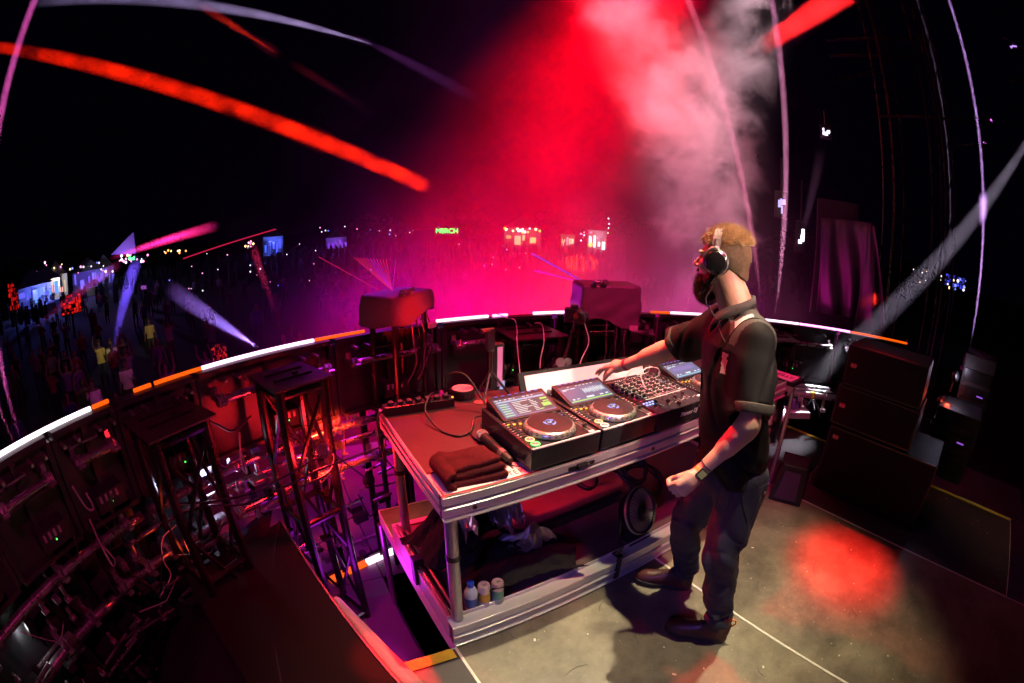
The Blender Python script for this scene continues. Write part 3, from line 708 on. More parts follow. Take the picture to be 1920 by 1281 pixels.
for i, c in enumerate('NO'): hand(LET[c], .205+i*.026, .022, .03, .0045, pap)
for i, c in enumerate('STEP!'): hand(LET[c], .258+i*.023, .030, .026, .004, pap)
red = MB(); red.box((.2, .010, .0006), (.40, .007, .0012)); red.build('tape_edge', mat('red_tape', (.6, .02, .02), .5), pap)

# ------------------------------------------------------------------ media players
blackp = mat('gloss_black', (.018, .018, .02), .25, bump=.03, bscale=300)
greyp = mat('grey_print', (.45, .45, .46), .5); silver = mat('jog_silver', (.62, .60, .55), .28, .75, var=.1, vscale=30)
KNOB = mat('knob_rubber', (.03, .03, .03), .5); cap = mat('knob_cap', (.75, .73, .7), .4)
def screen_mat(base):
    return mat('lcd_' + base, (.02, .02, .03), .15, emit={'a': (.30, .40, .62), 'b': (.22, .30, .52), 'c': (.36, .34, .62)}[base], estr=.55)
def media_player(a, label, scr, rot=0, seed=1):
    t = thing('media_player', label, 'dj player', T(a, .0, TH), TB+rot, 'players on the table')
    r_ = random.Random(seed)
    w, d, h = .325, .41, .112; m = MB()
    m.hexa([(0, .004, .014), (w, .004, .014), (w, d, .014), (0, d, .014), (0, 0, h-.008), (w, 0, h-.008), (w, d, h+.004), (0, d, h+.004)])
    m.build('case', blackp, t, bevel=.004)
    def ztop(y): return h-.008+.012*y/d+.0006
    for fx, fy in ((.035, .035), (w-.035, .035), (.035, d-.04), (w-.035, d-.04)):
        MB().cyl((fx, fy, 0), (fx, fy, .016), .024, .021, n=16).build('foot', KNOB, t, smooth='auto')
    MB().box((w/2, .0045, h-.007), (w-.004, .010, .006)).build('front_trim', greyp, t, bevel=.001)
    # raised screen at the back
    M = MB(); y0, y1 = .245, .405; z0, z1 = ztop(y0)+.004, ztop(y1)+.045
    M.hexa([(.02, y0, z0-.012), (w-.02, y0, z0-.012), (w-.02, y1, ztop(y1)-.005), (.02, y1, ztop(y1)-.005), (.02, y0, z0), (w-.02, y0, z0), (w-.02, y1, z1), (.02, y1, z1)])
    hd = M.build('screen_housing', blackp, t, bevel=.003)
    def S(u, v, e=.001):    # a point on the tilted screen
        fy = y0+.012+(y1-.028-y0-.012)*v; return (.037+(w-.074)*u, fy, z0+(z1-z0)*(fy-y0)/(y1-y0)+e)
    M = MB(); M.hexa([S(0, 0, 0), S(1, 0, 0), S(1, 1, 0), S(0, 1, 0), S(0, 0), S(1, 0), S(1, 1), S(0, 1)]); M.build('screen', screen_mat(scr), hd)
    def patch(u0, v0, u1, v1, mt, nm='screen_print', e=.0016):
        M = MB(); 
        for q in (u0 if isinstance(u0, list) else [(u0, v0, u1, v1)]):
            M.add([S(q[0], q[1], e), S(q[2], q[1], e), S(q[2], q[3], e), S(q[0], q[3], e)], [(0, 1, 2, 3)])
        return M.build(nm, mt, hd, kind='stuff')
    wh = glow('lcd_white', (.85, .95, 1), 1.0); dk = glow('lcd_dark', (.03, .05, .12), .5); gr = glow('lcd_green', (.35, .9, .15), .9); cy_ = glow('lcd_cyan', (.3, .75, .85), .9)
    vi = glow('lcd_violet', (.45, .3, .9), .8)
    patch([(0.01, .90, .99, .97)], 0, 0, 0, dk)
    patch([(0.02+.09*i, .92, .02+.09*i+r_.uniform(.03, .07), .955) for i in range(10) if r_.random() < .8], 0, 0, 0, wh, e=.0020)
    if scr == 'a':          # a track list
        patch([(.03, .80, .97, .87)], 0, 0, 0, glow('lcd_pale', (.5, .7, .95), .8))
        patch([(.26, .06, .99, .76)], 0, 0, 0, dk)
        patch([(.28, .70-.085*i, .28+r_.uniform(.15, .34), .73-.085*i) for i in range(8)] + [(.62, .70-.085*i, .62+r_.uniform(.05, .2), .73-.085*i) for i in range(8)], 0, 0, 0, wh, e=.002)
        patch([(.03, .66-.12*i, .20, .72-.12*i) for i in range(6)], 0, 0, 0, cy_)
        patch([(.05, .66-.12*i, .15, .69-.12*i) for i in range(6)], 0, 0, 0, gr, e=.002)
        patch([(.84, .60, .98, .70), (.80, .22, .97, .42), (.86, .46, .98, .52), (.70, .10, .78, .15)], 0, 0, 0, gr, e=.0024)
    else:                   # a waveform
        bars = []
        n = 46
        for i in range(n):
            u = (.45 if scr == 'b' else .12) + (.50 if scr == 'b' else .76)*i/n; hh = .06+.14*abs(math.sin(i*.9+seed))*r_.uniform(.4, 1)
            bars.append((u, .58-hh, u+.006, .58+hh))
        patch(bars, 0, 0, 0, wh if scr == 'b' else vi)
        patch([(.02, .05, .98, .11)], 0, 0, 0, gr if scr == 'b' else cy_)
        patch([(.08, .16, .13, .24), (.17, .18, .24, .22), (.40, .16, .58, .25), (.72, .17, .80, .23), (.86, .18, .93, .24)], 0, 0, 0, wh)
        patch([(.04, .80, .20, .84), (.22, .80, .34, .84), (.04, .74, .12, .77)], 0, 0, 0, wh)
    m = MB()
    for i in range(7): m.box((.06+.034*i, y1-.012, z1+.001), (.016, .006, .002))
    m.build('screen_button', glow('button_dim_blue', (.15, .2, .9), .8), hd)
    # jog wheel
    jc = (.155, .118); jz = ztop(.12)
    MB().lathe([(.103, 0), (.105, .006), (.103, .016), (.096, .024), (.090, .026)], (jc[0], jc[1], jz), 48).build('jog_wheel', silver, t, smooth='auto')
    jw = [c for c in t.children if c.name.startswith('jog_wheel')][-1]
    for i in range(26):
        q = 2*math.pi*i/26; n = Vector((math.cos(q), math.sin(q), .45)).normalized(); c = Vector((jc[0], jc[1], jz+.0145)) + Vector((math.cos(q), math.sin(q), 0))*.1018
        if i == 0: dm = MB().lathe([(.0001, .0012), (.0062, .0012), (.0075, .0)], (0, 0, 0), 10).build('dimple', mat('jog_dimple', (.16, .155, .15), .35, .6), jw, smooth='auto')
        else: dm = dimp0.copy(); COL.objects.link(dm); dm.parent = jw
        if i == 0: dimp0 = dm
        dm.location = c; dm.rotation_mode = 'QUATERNION'; dm.rotation_quaternion = n.to_track_quat('Z', 'Y')
    MB().lathe([(.089, .018), (.089, .0275), (.086, .0285), (.001, .0285)], (jc[0], jc[1], jz), 48).build('platter', mat('platter_black', (.03, .022, .024), .3), t, smooth='auto')
    MB().lathe([(.091, .0255), (.091, .0275), (.0885, .0275)], (jc[0], jc[1], jz), 48).build('rim_ring', mat('ring_steel', (.75, .75, .78), .15, 1), t, smooth='auto')
    m = MB(); zz = jz+.0292
    for k in range(3):
        st = k*2.1+.4
        for i in range(9):
            a0, a1 = st+i*.19, st+(i+1)*.19; rr0, rr1 = .016+i*.0006, .028-i*.0007
            m.quad((jc[0]+rr0*math.cos(a0), jc[1]+rr0*math.sin(a0), zz), (jc[0]+rr1*math.cos(a0), jc[1]+rr1*math.sin(a0), zz),
                   (jc[0]+rr1*math.cos(a1), jc[1]+rr1*math.sin(a1), zz), (jc[0]+rr0*math.cos(a1), jc[1]+rr0*math.sin(a1), zz))
    m.build('platter_light', glow('platter_blue', (.25, .38, 1), 1.5), t)
    m = MB()
    for k in range(3): m.box((jc[0]+(k-1)*.006, jc[1]+.002*(-1)**k, zz), (.003, .012, .0004))
    m.build('platter_print', glow('platter_white', (.6, .75, 1), 1.6), t)
    # play and cue rings
    for yy, cc, nm in ((.033, (.1, 1, .18), 'play_ring_green'), (.072, (1, .55, .2), 'cue_ring_amber')):
        if scr == 'b' and nm.startswith('play'): cc, nm = (1, .75, .55), 'play_ring_white'
        bx = .034
        MB().tube([(bx+.0165*math.cos(q), yy+.0165*math.sin(q), ztop(yy)+.004) for q in np.linspace(0, 2*math.pi, 24)[:-1]], .0022, 6, closed=True).build('lit_ring', glow(nm, cc, 2.2), t, smooth=True)
        MB().lathe([(.0142, 0), (.0142, .004), (.012, .0055), (.001, .0055)], (bx, yy, ztop(yy)), 20).build('button', mat('button_silver', (.35, .33, .33), .3, .6), t, smooth='auto')
        MB().box((bx, yy, ztop(yy)+.0065), (.010, .0035, .0008), .6).build('button_mark', glow('mark_pale', (1, .8, .8), .9), t)
    # small keys, printed marks and lamps
    kx = MB(); lab = MB(); bl = MB(); am = MB()
    for i in range(8):
        yy = .105+.018*i; kx.box((.030, yy, ztop(yy)+.002), (.020, .009, .005)); lab.box((.014, yy+.004, ztop(yy)+.0003), (.012, .0022, .0006))
        if i % 3 == 0: lab.box((.046, yy, ztop(yy)+.0003), (.008, .002, .0006))
    for i in range(7):
        xx = .045+.034*i; kx.box((xx, .231, ztop(.231)+.002), (.020, .007, .004)); lab.box((xx, .222, ztop(.222)+.0003), (.016, .0018, .0006))
    for i in range(5):
        yy = .135+.019*i; kx.box((.288, yy, ztop(yy)+.002), (.018, .009, .005)); kx.box((.262, yy+.03, ztop(yy)+.002), (.012, .007, .004))
        lab.box((.307, yy, ztop(yy)+.0003), (.012, .0025, .0006)); (bl if i % 2 else lab).box((.274, yy+.008, ztop(yy)+.0015), (.008, .003, .001))
    for i in range(3): am.box((.022+.024*i, .212-.006*i, ztop(.21)+.004), (.010, .006, .0045))
    kx.build('keys', KNOB, t, kind='stuff'); lab.build('printed_marks', mat('panel_print', (.7, .68, .68), .6), t, kind='stuff'); bl.build('blue_lamps', glow('lamp_blue', (.3, .4, 1), 2), t, kind='stuff')
    am.build('amber_lamps', glow('lamp_amber', (1, .42, .02), 2), t, kind='stuff')
    # tempo slider
    MB().box((.293, .073, ztop(.07)+.0004), (.030, .098, .001)).build('slider_plate', mat('slider_plate', (.10, .095, .09), .35, .3), t)
    MB().box((.291, .073, ztop(.07)+.0012), (.004, .088, .001)).build('slider_slot', blackp, t)
    MB().box((.291, .046+.02*(seed % 3), ztop(.06)+.010), (.019, .011, .016)).build('slider_cap', KNOB, t, bevel=.002)
    MB().box((.289, .018, ztop(.02)+.0025), (.026, .012, .004)).build('key_button', mat('pale_button', (.8, .78, .74), .4), t, bevel=.001)
    m = MB(); m.box((.27, .20, ztop(.2)+.012), (.004, .004, .02)); m.build('toggle', STEEL, t)
    m = MB(); m.cyl((.285, .233, ztop(.23)), (.285, .233, ztop(.23)+.012), .007, n=12); m.build('knob', KNOB, t, smooth='auto')
    MB().box((.285, .385, ztop(.385)+.03), (.014, .004, .003)).build('usb_lamp', glow('lamp_red', (1, .1, .04), 2.5), t)
    return t
media_player(.352, 'player with a green and blue track list screen, nearest the towel', 'a', 0, 1)
media_player(.690, 'player with a white waveform screen, second from the towel', 'b', 0, 2)
media_player(1.428, 'player with a violet waveform screen beyond the mixer', 'c', 0, 3)

# mixer
t = thing('dj_mixer', 'black four channel mixer with rows of pale tipped knobs', 'mixer', T(1.025, -.002, TH), TB)
w, d, h = .392, .44, .108
MB().hexa([(0, .0, .012), (w, .0, .012), (w, d, .012), (0, d, .012), (0, 0, h-.006), (w, 0, h-.006), (w, d, h+.008), (0, d, h+.008)]).build('case', blackp, t, bevel=.004)
def zt(y): return h-.006+.014*y/d+.0006
lab = MB(); 
for i in range(7): lab.box((.05+.05*i, .26, zt(.26)), (.0012, .26, .0006))
for j in range(7): lab.box((.2, .165+.036*j, zt(.165+.036*j)), (.33, .0012, .0006))
lab.box((.2, .150, zt(.150)), (.36, .006, .0008))
for i in range(22): lab.box((.03+.016*i, .052+.006*(i % 3), zt(.055)), (.008, .002, .0006)); lab.box((.035+.015*i, .405, zt(.405)), (.007, .003, .0006))
for c in range(4):
    for j in range(9): lab.box((.075+.072*c-.010, .062+.008*j, zt(.06)), (.007, .0012, .0006)); lab.box((.075+.072*c+.010, .062+.008*j, zt(.06)), (.007, .0012, .0006))
lab.build('printed_marks', mat('panel_print', (.7, .68, .68), .6), t, kind='stuff')
k0 = None
for r_ in range(6):
    for c in range(7):
        if (r_ in (0,) and c in (2, 5)) : continue
        x, y = .028+.052*c + .006*(r_ % 2), .178+.036*r_
        if k0 is None:
            k0 = MB().lathe([(.0105, 0), (.0095, .004), (.0075, .0165), (.006, .0175), (.001, .0175)], (0, 0, 0), 14).build('knob', KNOB, t, smooth='auto')
            k1 = MB().box((0, .004, .0178), (.0024, .009, .0012)).build('knob_pointer', cap, k0)
            k2 = MB().lathe([(.0125, 0), (.0125, .0015), (.0112, .0015)], (0, 0, 0), 14).build('knob_ring', cap, k0, smooth='auto'); kk = k0
        else:
            kk = k0.copy(); COL.objects.link(kk); kk.parent = t
            for q in (k1, k2): e = q.copy(); COL.objects.link(e); e.parent = kk
        kk.location = (x, y, zt(y)); kk.rotation_euler = (0, 0, rng.uniform(-1.2, 1.2))
for c in range(4):
    x = .075+.072*c
    MB().box((x, .098, zt(.1)), (.004, .085, .001)).build('fader_slot', mat('slot_dark', (.004, .004, .004), .6), t)
    MB().box((x, .075+.045*rng.random(), zt(.1)+.009), (.018, .012, .016)).build('fader_cap', KNOB, t, bevel=.002)
MB().box((.19, .030, zt(.03)), (.07, .004, .001)).build('fader_slot', mat('slot_dark', (.004, .004, .004), .6), t)
MB().box((.175, .030, zt(.03)+.008), (.011, .02, .014)).build('fader_cap', KNOB, t, bevel=.002)
m = MB()
for i in range(8): m.lathe([(.0065, 0), (.0065, .003), (.001, .003)], (.018+.02*(i % 4), .118-.022*(i//4), zt(.11)), 10)
m.build('lit_pads', glow('pad_blue', (.45, .5, 1), 1.5), t, kind='stuff')
MB().box((.33, .29, zt(.29)+.0005), (.05, .036, .002)).build('display', glow('mixer_lcd', (.3, .28, .4), .4), t)
m = MB(); m.box((.36, .045, zt(.04)+.002), (.028, .014, .004)); m.build('pale_button', mat('pale_button', (.8, .78, .74), .4), t, bevel=.001)
lettering('Pioneer DJ', .030, Matrix.Translation((.165, -.0008, .050)) @ Matrix.Rotation(R(90), 4, 'X'), mat('logo_grey', (.55, .52, .52), .4), t, shear=.3)
# white cable loops over the mixer
wc = mat('white_cable', (.75, .7, .7), .4)
def cable(name, pts, r, m, label, grp=None, cat='cable'):
    o = MB().tube(smooth_path(pts), r, 6).build(name, m, smooth=True); return tag(o, label, cat, grp)
cable('cable', [T(1.18, .40, .985), T(1.19, .36, 1.05), T(1.26, .34, 1.075), T(1.33, .36, 1.05), T(1.36, .40, 1.0), T(1.30, .42, .99)], .0028, wc, 'white headphone cable looped over the back of the mixer')
cable('cable', [T(1.19, .25, .985), T(1.20, .30, 1.04), T(1.28, .33, 1.06), T(1.37, .33, 1.04), T(1.385, .335, .99)], .0028, wc, 'second white cable arching over the mixer knobs')
MB().cyl((0, 0, 0), (0, 0, .045), .007, n=10)
o = tag(MB().cyl((0, 0, 0), (0, 0, .05), .006, n=10).build('jack_plug', mat('plug_metal', (.7, .6, .6), .3, .8), smooth='auto'), 'upright jack plug at the end of the white cable', 'plug'); o.location = T(1.387, .335, .972)

# folded towel
towelm = mat('terry_cloth', (.11, .014, .018), .98, bump=1.0, bscale=260, var=.35, vscale=30, spec=.1)
def towel_fn(X, Y, Z):
    # local frame a,b,z; folded slab with three layers opening to the front
    x = X-.165; y = Y-.105
    d = np.full(X.shape, 9., np.float32)
    wv = .008*np.sin(X*24+1+3*np.sin(Y*16))+.007*np.sin(Y*34+X*22)+.004*wob(X, Y, Z, 60, 1)
    for k, (zc, hy, oy, hx) in enumerate(((.014, .10, .0, .125), (.040, .092, .004, .122), (.062, .084, .010, .116))):
        qx = np.abs(x+.006*k)-hx+.03; qy = np.abs(y-oy+.01*np.sin(x*14))-hy+.028; qz = np.abs(Z-TH-zc-wv*(.4+.3*k)-.25*(x+.12)*.05)-.004
        dd = np.sqrt(np.maximum(qx, 0)**2+np.maximum(qy, 0)**2+np.maximum(qz, 0)**2)+np.minimum(np.maximum(qx, np.maximum(qy, qz)), 0)-.0085
        d = np.minimum(d, dd)
    # left fold joins the layers
    a = np.sqrt((x+.105)**2+((Z-TH-.038)*1.0)**2); ring_ = np.abs(a-.028)-.0085
    ring_ = np.maximum(ring_, x+.100); ring_ = np.maximum(ring_, np.abs(y)-.085)
    return smin(d, ring_, .008)
o = sdf_object('towel', towel_fn, (.005, -.02, TH-.004), (.32, .24, TH+.10), .0035, towelm)
tag(o, 'dark red folded towel lying on the white paper at the table corner', 'towel'); o.location = FL; o.rotation_euler = (0, 0, TB)

# microphone lying beside the first player
t = thing('microphone', 'black handheld microphone with a silver head lying beside the players', 'microphone', T(.318, .335, TH+.026), TB)
MB().lathe([(.001, -.028), (.016, -.024), (.026, -.006), (.0265, .008), (.022, .024)], (0, 0, 0), 20, Matrix.Rotation(R(-90), 4, 'X') @ Matrix.Rotation(R(180), 4, 'X')).build('grille', mat('mic_grille', (.45, .38, .40), .4, .8, bump=.8, bscale=700), t, smooth='auto')
MB().lathe([(.0265, 0), (.0265, .006)], (0, 0, 0), 20, Matrix.Rotation(R(90), 4, 'X')).build('band', mat('mic_band', (.7, .68, .66), .25, .9), t, smooth='auto')
MB().lathe([(.023, .015), (.020, .05), (.017, .15), (.016, .165)], (0, 0, 0), 20, Matrix.Rotation(R(90), 4, 'X')).build('body', blackp, t, smooth='auto')
MB().lathe([(.0185, .165), (.0185, .195)], (0, 0, 0), 20, Matrix.Rotation(R(90), 4, 'X')).build('tail_ring', mat('mic_band', (.7, .68, .66), .25, .9), t, smooth='auto')
MB().lathe([(.014, .195), (.013, .235), (.010, .24)], (0, 0, 0), 20, Matrix.Rotation(R(90), 4, 'X')).build('antenna', KNOB, t, smooth='auto')
for o in t.children: pass

# long white faced light bar behind the players
t = thing('softlight', 'long white faced panel in a black frame standing behind the players', 'softlight', T(.66, .515, TH), TB+R(-2))
def PN(x, u, e=0): return Vector((x, .0+.055*u+e*.5*-1, .055+.115*u+e*.4))
for nm, x0, x1, u0, u1, e0, e1, m_ in (('frame', -.03, .80, -.12, 1.12, -.03, 0.0, blackp), ('diffuser', .0, .785, .04, .97, .0, .004, mat('diffuser', (.78, .76, .78), .55))):
    MB().hexa([PN(x0, u0, e0), PN(x1, u0, e0), PN(x1, u0, e1), PN(x0, u0, e1), PN(x0, u1, e0), PN(x1, u1, e0), PN(x1, u1, e1), PN(x0, u1, e1)]).build(nm, m_, t, bevel=.002)
m = MB(); m.box((.06, .02, .03), (.10, .08, .06)); m.build('stand', blackp, t); m = MB(); m.box((.70, .02, .03), (.10, .08, .06)); m.build('stand', blackp, t)

# bits and pieces on the table
t = thing('tape_roll', 'roll of pale pink faced tape lying at the back of the table', 'tape roll', T(.455, .835, TH), TB)
MB().lathe([(.040, 0), (.064, 0), (.066, .003), (.066, .045), (.064, .048), (.040, .048)], (0, 0, 0), 32).build('roll', blackp, t, smooth='auto')
MB().lathe([(.001, .0485), (.056, .0485), (.056, .0495), (.001, .0495)], (0, 0, 0), 32).build('label', mat('pink_label', (.6, .35, .38), .5, var=.5, vscale=25), t, smooth='auto')
t = thing('power_strip', 'long black power strip along the back edge of the table', 'power strip', T(.015, .775, TH), TB+R(-3))
MB().box((.17, 0, .022), (.36, .06, .044)).build('body', blackp, t, bevel=.004)
for i in range(7):
    MB().box((.03+.047*i, 0, .052), (.026, .032, .02)).build('plug', KNOB, t, bevel=.003)
MB().box((.345, -.01, .046), (.008, .008, .004)).build('power_lamp', glow('lamp_orange', (1, .3, .05), 3), t)
cable('cable', [T(.27, .78, TH+.07), T(.22, .70, TH+.09), T(.17, .62, TH+.05), T(.19, .50, TH+.008), T(.24, .41, TH+.006), T(.31, .43, TH+.008), T(.36, .50, TH+.03), T(.42, .53, TH+.02)], .0045, CABLE, 'black cable looping over the bare table top')
cable('cable', [T(.33, .78, TH+.05), T(.35, .78, TH+.15), T(.42, .72, TH+.16), T(.46, .60, TH+.06), T(.47, .50, TH+.03)], .0055, CABLE, 'thick black cable arching from the power strip to the first player')
cable('cable', [T(.30, .42, TH+.006), T(.30, .35, TH+.006), T(.36, .40, TH+.006), T(.38, .47, TH+.01)], .0045, CABLE, 'short black cable lying beside the first player')
cable('cable', [T(.05, .80, TH+.01), T(-.02, .78, TH+.0), T(-.035, .74, TH-.08), T(-.02, .72, TH-.25)], .006, CABLE, 'black cable hanging over the back left corner of the table')
rt = mat('red_scrap', (.75, .05, .06), .6)
m = MB(); m.add([(0, 0, 0), (.07, .0, 0), (.085, .03, 0), (.045, .022, 0), (.02, .05, 0), (-.01, .035, 0)], [(0, 1, 2, 3, 4, 5)]); m.add([(0, 0, .001), (.07, .0, .001), (.085, .03, .001), (.045, .022, .001), (.02, .05, .001), (-.01, .035, .001)], [(5, 4, 3, 2, 1, 0)])
at_table(tag(m.build('tape_scrap', rt), 'torn scrap of red tape on the table behind the first player', 'tape'), .49, .70, TH+.002, .3)
m = MB(); m.box((0, 0, 0), (.05, .03, .012)); at_table(tag(m.build('tape_scrap', rt), 'small red tag in front of the white panel', 'tag'), .70, .47, TH+.09, .1)
t = thing('usb_stick', 'upright silver stick between the two nearest screens', 'usb stick', T(.668, .36, TH+.06), TB)
MB().cyl((0, 0, 0), (0, 0, .085), .008, n=10).build('body', KNOB, t, smooth='auto'); MB().cyl((0, 0, .085), (0, 0, .103), .010, n=10).build('tip', mat('mic_band', (.7, .68, .66), .25, .9), t, smooth='auto')
# small tripod
t = thing('mini_tripod', 'small black tripod with a holder standing behind the first player', 'tripod', T(.60, .80, TH), TB)
for a in (-.4, 1.7, 3.9): MB().cyl((.012*math.cos(a), .012*math.sin(a), .12), (.10*math.cos(a), .10*math.sin(a), .004), .007, n=8).build('leg', KNOB, t, smooth='auto')
MB().cyl((0, 0, .10), (0, 0, .24), .010, n=10).build('column', KNOB, t, smooth='auto')
m = MB(); m.lathe([(.012, 0), (.02, .012), (.012, .03)], (0, 0, .235), 12); m.box((-.005, 0, .30), (.04, .03, .09)); m.box((-.02, 0, .355), (.07, .035, .012)); m.build('holder', KNOB, t, smooth='auto')
t = thing('light_box', 'upright box with a pale violet front strip behind the tripod', 'device', T(.70, .93, TH-.02), TB)
MB().box((0, 0, .13), (.085, .05, .26)).build('case', blackp, t, bevel=.003); MB().box((.012, -.027, .13), (.032, .006, .23)).build('front_strip', mat('pale_violet_face', (.55, .3, .6), .5), t); 
MB().box((.03, -.026, .02), (.03, .004, .05)).build('status_strip', glow('status_white', (.5, .6, 1), .8), t)

# ------------------------------------------------------------------ under the table
t = thing('water_bottle', 'water bottle with a blue cap under the front table leg', 'bottle', T(.135, .095, .135), TB)
MB().lathe([(.026, 0), (.031, .006), (.031, .05), (.029, .055), (.031, .06), (.031, .115), (.022, .138), (.013, .15), (.013, .158)], (0, 0, 0), 24).build('body', mat('bottle_plastic', (.5, .55, .62), .12, coat=.5), t, smooth='auto')
MB().lathe([(.0315, .025), (.0318, .027), (.0318, .085), (.0315, .087)], (0, 0, 0), 24).build('label', mat('bottle_label', (.02, .06, .35), .4, var=.5, vscale=30), t, smooth='auto')
MB().lathe([(.0155, .155), (.0155, .178), (.014, .18), (.001, .18)], (0, 0, 0), 20).build('cap', mat('blue_cap', (.01, .06, .65), .35), t, smooth='auto')
def can(a, b, c1, c2, label):
    t = thing('drink_can', label, 'can', T(a, b, .135), TB)
    MB().lathe([(.024, 0), (.028, .008), (.028, .05), (.001, .05)], (0, 0, 0), 24).build('body', mat('can_'+label[:8], c1, .3, .3, var=.3, vscale=40), t, smooth='auto')
    MB().lathe([(.0283, .045), (.0283, .10)], (0, 0, 0), 24).build('printed_band', mat('band_'+label[:8], c2, .35, .3, var=.2, vscale=30), t, smooth='auto')
    MB().lathe([(.028, .10), (.028, .135), (.0255, .145), (.024, .146), (.023, .142), (.001, .142)], (0, 0, 0), 24).build('lid', mat('can_top', (.75, .55, .6), .3, .6), t, smooth='auto')
    m = MB(); m.box((.004, 0, .1435), (.018, .010, .002)); m.build('ring_pull', STEEL, t)
can(.195, .085, (.7, .68, .62), (.75, .42, .04), 'drink can with an orange and white band next to the bottle')
can(.258, .075, (.35, .5, .42), (.12, .34, .24), 'green and white drink can right of the orange one')

foilm = mat('foil', (.62, .62, .66), .28, .9)
def crumple(name, c, sx, sy, h, m_, label, seed, rz=0, n=18, amp=1.0, peak=.5):
    r_ = random.Random(seed); vs = []; P = [(r_.uniform(0, 6), r_.uniform(4, 12), r_.uniform(0, 3.1)) for _ in range(7)]
    for j in range(n+1):
        for i in range(n+1):
            u, v = i/n, j/n; e = min(u, 1-u, v, 1-v)*2
            z = h*(1-(abs(u-.5)*2)**2.2)*(1-(abs(v-peak)*1.6)**2)
            for ph, fr, an in P: z += amp*.012*abs(math.sin(fr*(u*math.cos(an)+v*math.sin(an))+ph))*1.4
            jx = .02*math.sin(9*v+seed)+r_.uniform(-.004, .004); jy = .02*math.sin(8*u+seed)+r_.uniform(-.004, .004)
            vs.append(((u-.5)*sx+jx, (v-.5)*sy+jy, max(.004, z)+r_.uniform(0, .005)))
    fs = [(j*(n+1)+i, j*(n+1)+i+1, (j+1)*(n+1)+i+1, (j+1)*(n+1)+i) for j in range(n) for i in range(n)]
    m = MB(); m.add(vs, fs); o = m.build(name, m_); s = o.modifiers.new('s', 'SOLIDIFY'); s.thickness = .003; s.offset = -1
    o.location = T(*c); o.rotation_euler = (0, 0, TB+rz); return tag(o, label, 'cloth')
crumple('cloth', (.44, .22, .136), .60, .34, .10, CLOTH, 'heap of black cloth bundled on the low deck', 3, -.1, 22)
crumple('cloth', (.28, .52, .136), .50, .34, .22, CLOTH, 'tall dark cloth heap at the back of the low deck', 9, .2, 20)
foil = lambda c, sx, sy, h, lab, sd, rz: crumple('foil_sheet', c, sx, sy, h, foilm, lab, sd, rz, 14, 1.5)
o = foil((.505, .44, .20), .16, .17, .10, 'shiny silver sheet crumpled at the back of the cloth heap', 5, .5); o['category'] = 'foil sheet'
o = foil((.525, .25, .175), .22, .12, .07, 'silver foil with purple reflections on the front of the cloth', 8, .1); o['category'] = 'foil sheet'
o = foil((.27, .44, .22), .09, .20, .12, 'narrow strip of silver foil near the front table leg', 12, .1); o['category'] = 'foil sheet'
m = MB(); m.box((0, 0, .004), (.16, .10, .008)); 
m = MB().beam(T(.50, .34, .26), T(1.18, .30, .32), .035, .05); tag(m.build('black_bar', BLK), 'black bar lying across the low deck behind the foil', 'bar')
cable('cable', [T(.38, .62, .30), T(.48, .60, .38), T(.60, .62, .36), T(.80, .60, .40), T(1.0, .56, .42), T(1.15, .5, .42), T(1.3, .45, .35)], .006, CABLE, 'black cable running under the table toward the fan')
def coil(c, r, n, label, tilt=0, th=.005):
    pts = [T(c[0]+r*(1+.1*math.sin(i*1.3))*math.cos(i*.5), c[1]+r*(1+.12*math.cos(i*.9))*math.sin(i*.5), c[2]+.0009*i+tilt*math.sin(i*.5)) for i in range(n)]
    o = MB().tube(smooth_path(pts, 3), th, 6).build('cable', CABLE, smooth=True); return tag(o, label, 'cable')
coil((.50, .56, .34), .06, 40, 'coil of black cable on top of the cloth heap', .02)
coil((1.02, .45, .40), .07, 40, 'hanging loop of black cable behind the fan', .04)
coil((1.22, .30, .48), .09, 60, 'tangle of black cable right of the fan', .07, .006)
coil((1.40, .35, .30), .12, 60, 'pile of black cable at the right end of the low deck', .05, .006)
# floor fan
t = thing('floor_fan', 'round black fan tilted up on the low deck', 'fan', T(1.14, .12, .135), TB)
Mf = Matrix.Translation((0, 0, .19)) @ Matrix.Rotation(R(62), 4, 'X') @ Matrix.Rotation(R(12), 4, 'Y')
def lath(prof, name, m_, n=36, sm='auto'):
    mb = MB().lathe(prof, (0, 0, 0), n); o = mb.build(name, m_, t, smooth=sm); o.matrix_local = Mf; return o
FANB = mat('fan_black', (.010, .010, .010), .5, spec=.25)
lath([(.055, -.09), (.10, -.06), (.128, -.01), (.132, .03), (.126, .036), (.120, .03), (.117, .008), (.001, .004)], 'housing', FANB)
lath([(.001, .03), (.028, .03), (.030, .022), (.026, .01), (.001, .01)], 'hub', FANB)
for k in range(36):
    q = 2*math.pi*k/36; mb = MB().cyl((.026*math.cos(q), .026*math.sin(q), .026), (.124*math.cos(q+.5), .124*math.sin(q+.5), .028), .0013, n=4); o = mb.build('grille_bar', FANB, t); o.matrix_local = Mf
for k in range(5):
    q = 2*math.pi*k/5; mb = MB(); mb.add([(.02*math.cos(q), .02*math.sin(q), .010), (.10*math.cos(q), .10*math.sin(q), -.0+.009), (.105*math.cos(q+.8), .105*math.sin(q+.8), .008), (.02*math.cos(q+.9), .02*math.sin(q+.9), .006)], [(0, 1, 2, 3)]); o = mb.build('blade', FANB, t); o.matrix_local = Mf
lath([(.134, .005), (.136, .012), (.134, .019)], 'rim', mat('fan_rim', (.5, .46, .4), .35, .5))
MB().box((0, 0, .012), (.17, .13, .024)).build('base', KNOB, t, bevel=.008)
for s_ in (-1, 1): MB().beam((s_*.12, 0, .02), (s_*.137, 0, .19), .012, .03).build('arm', KNOB, t)
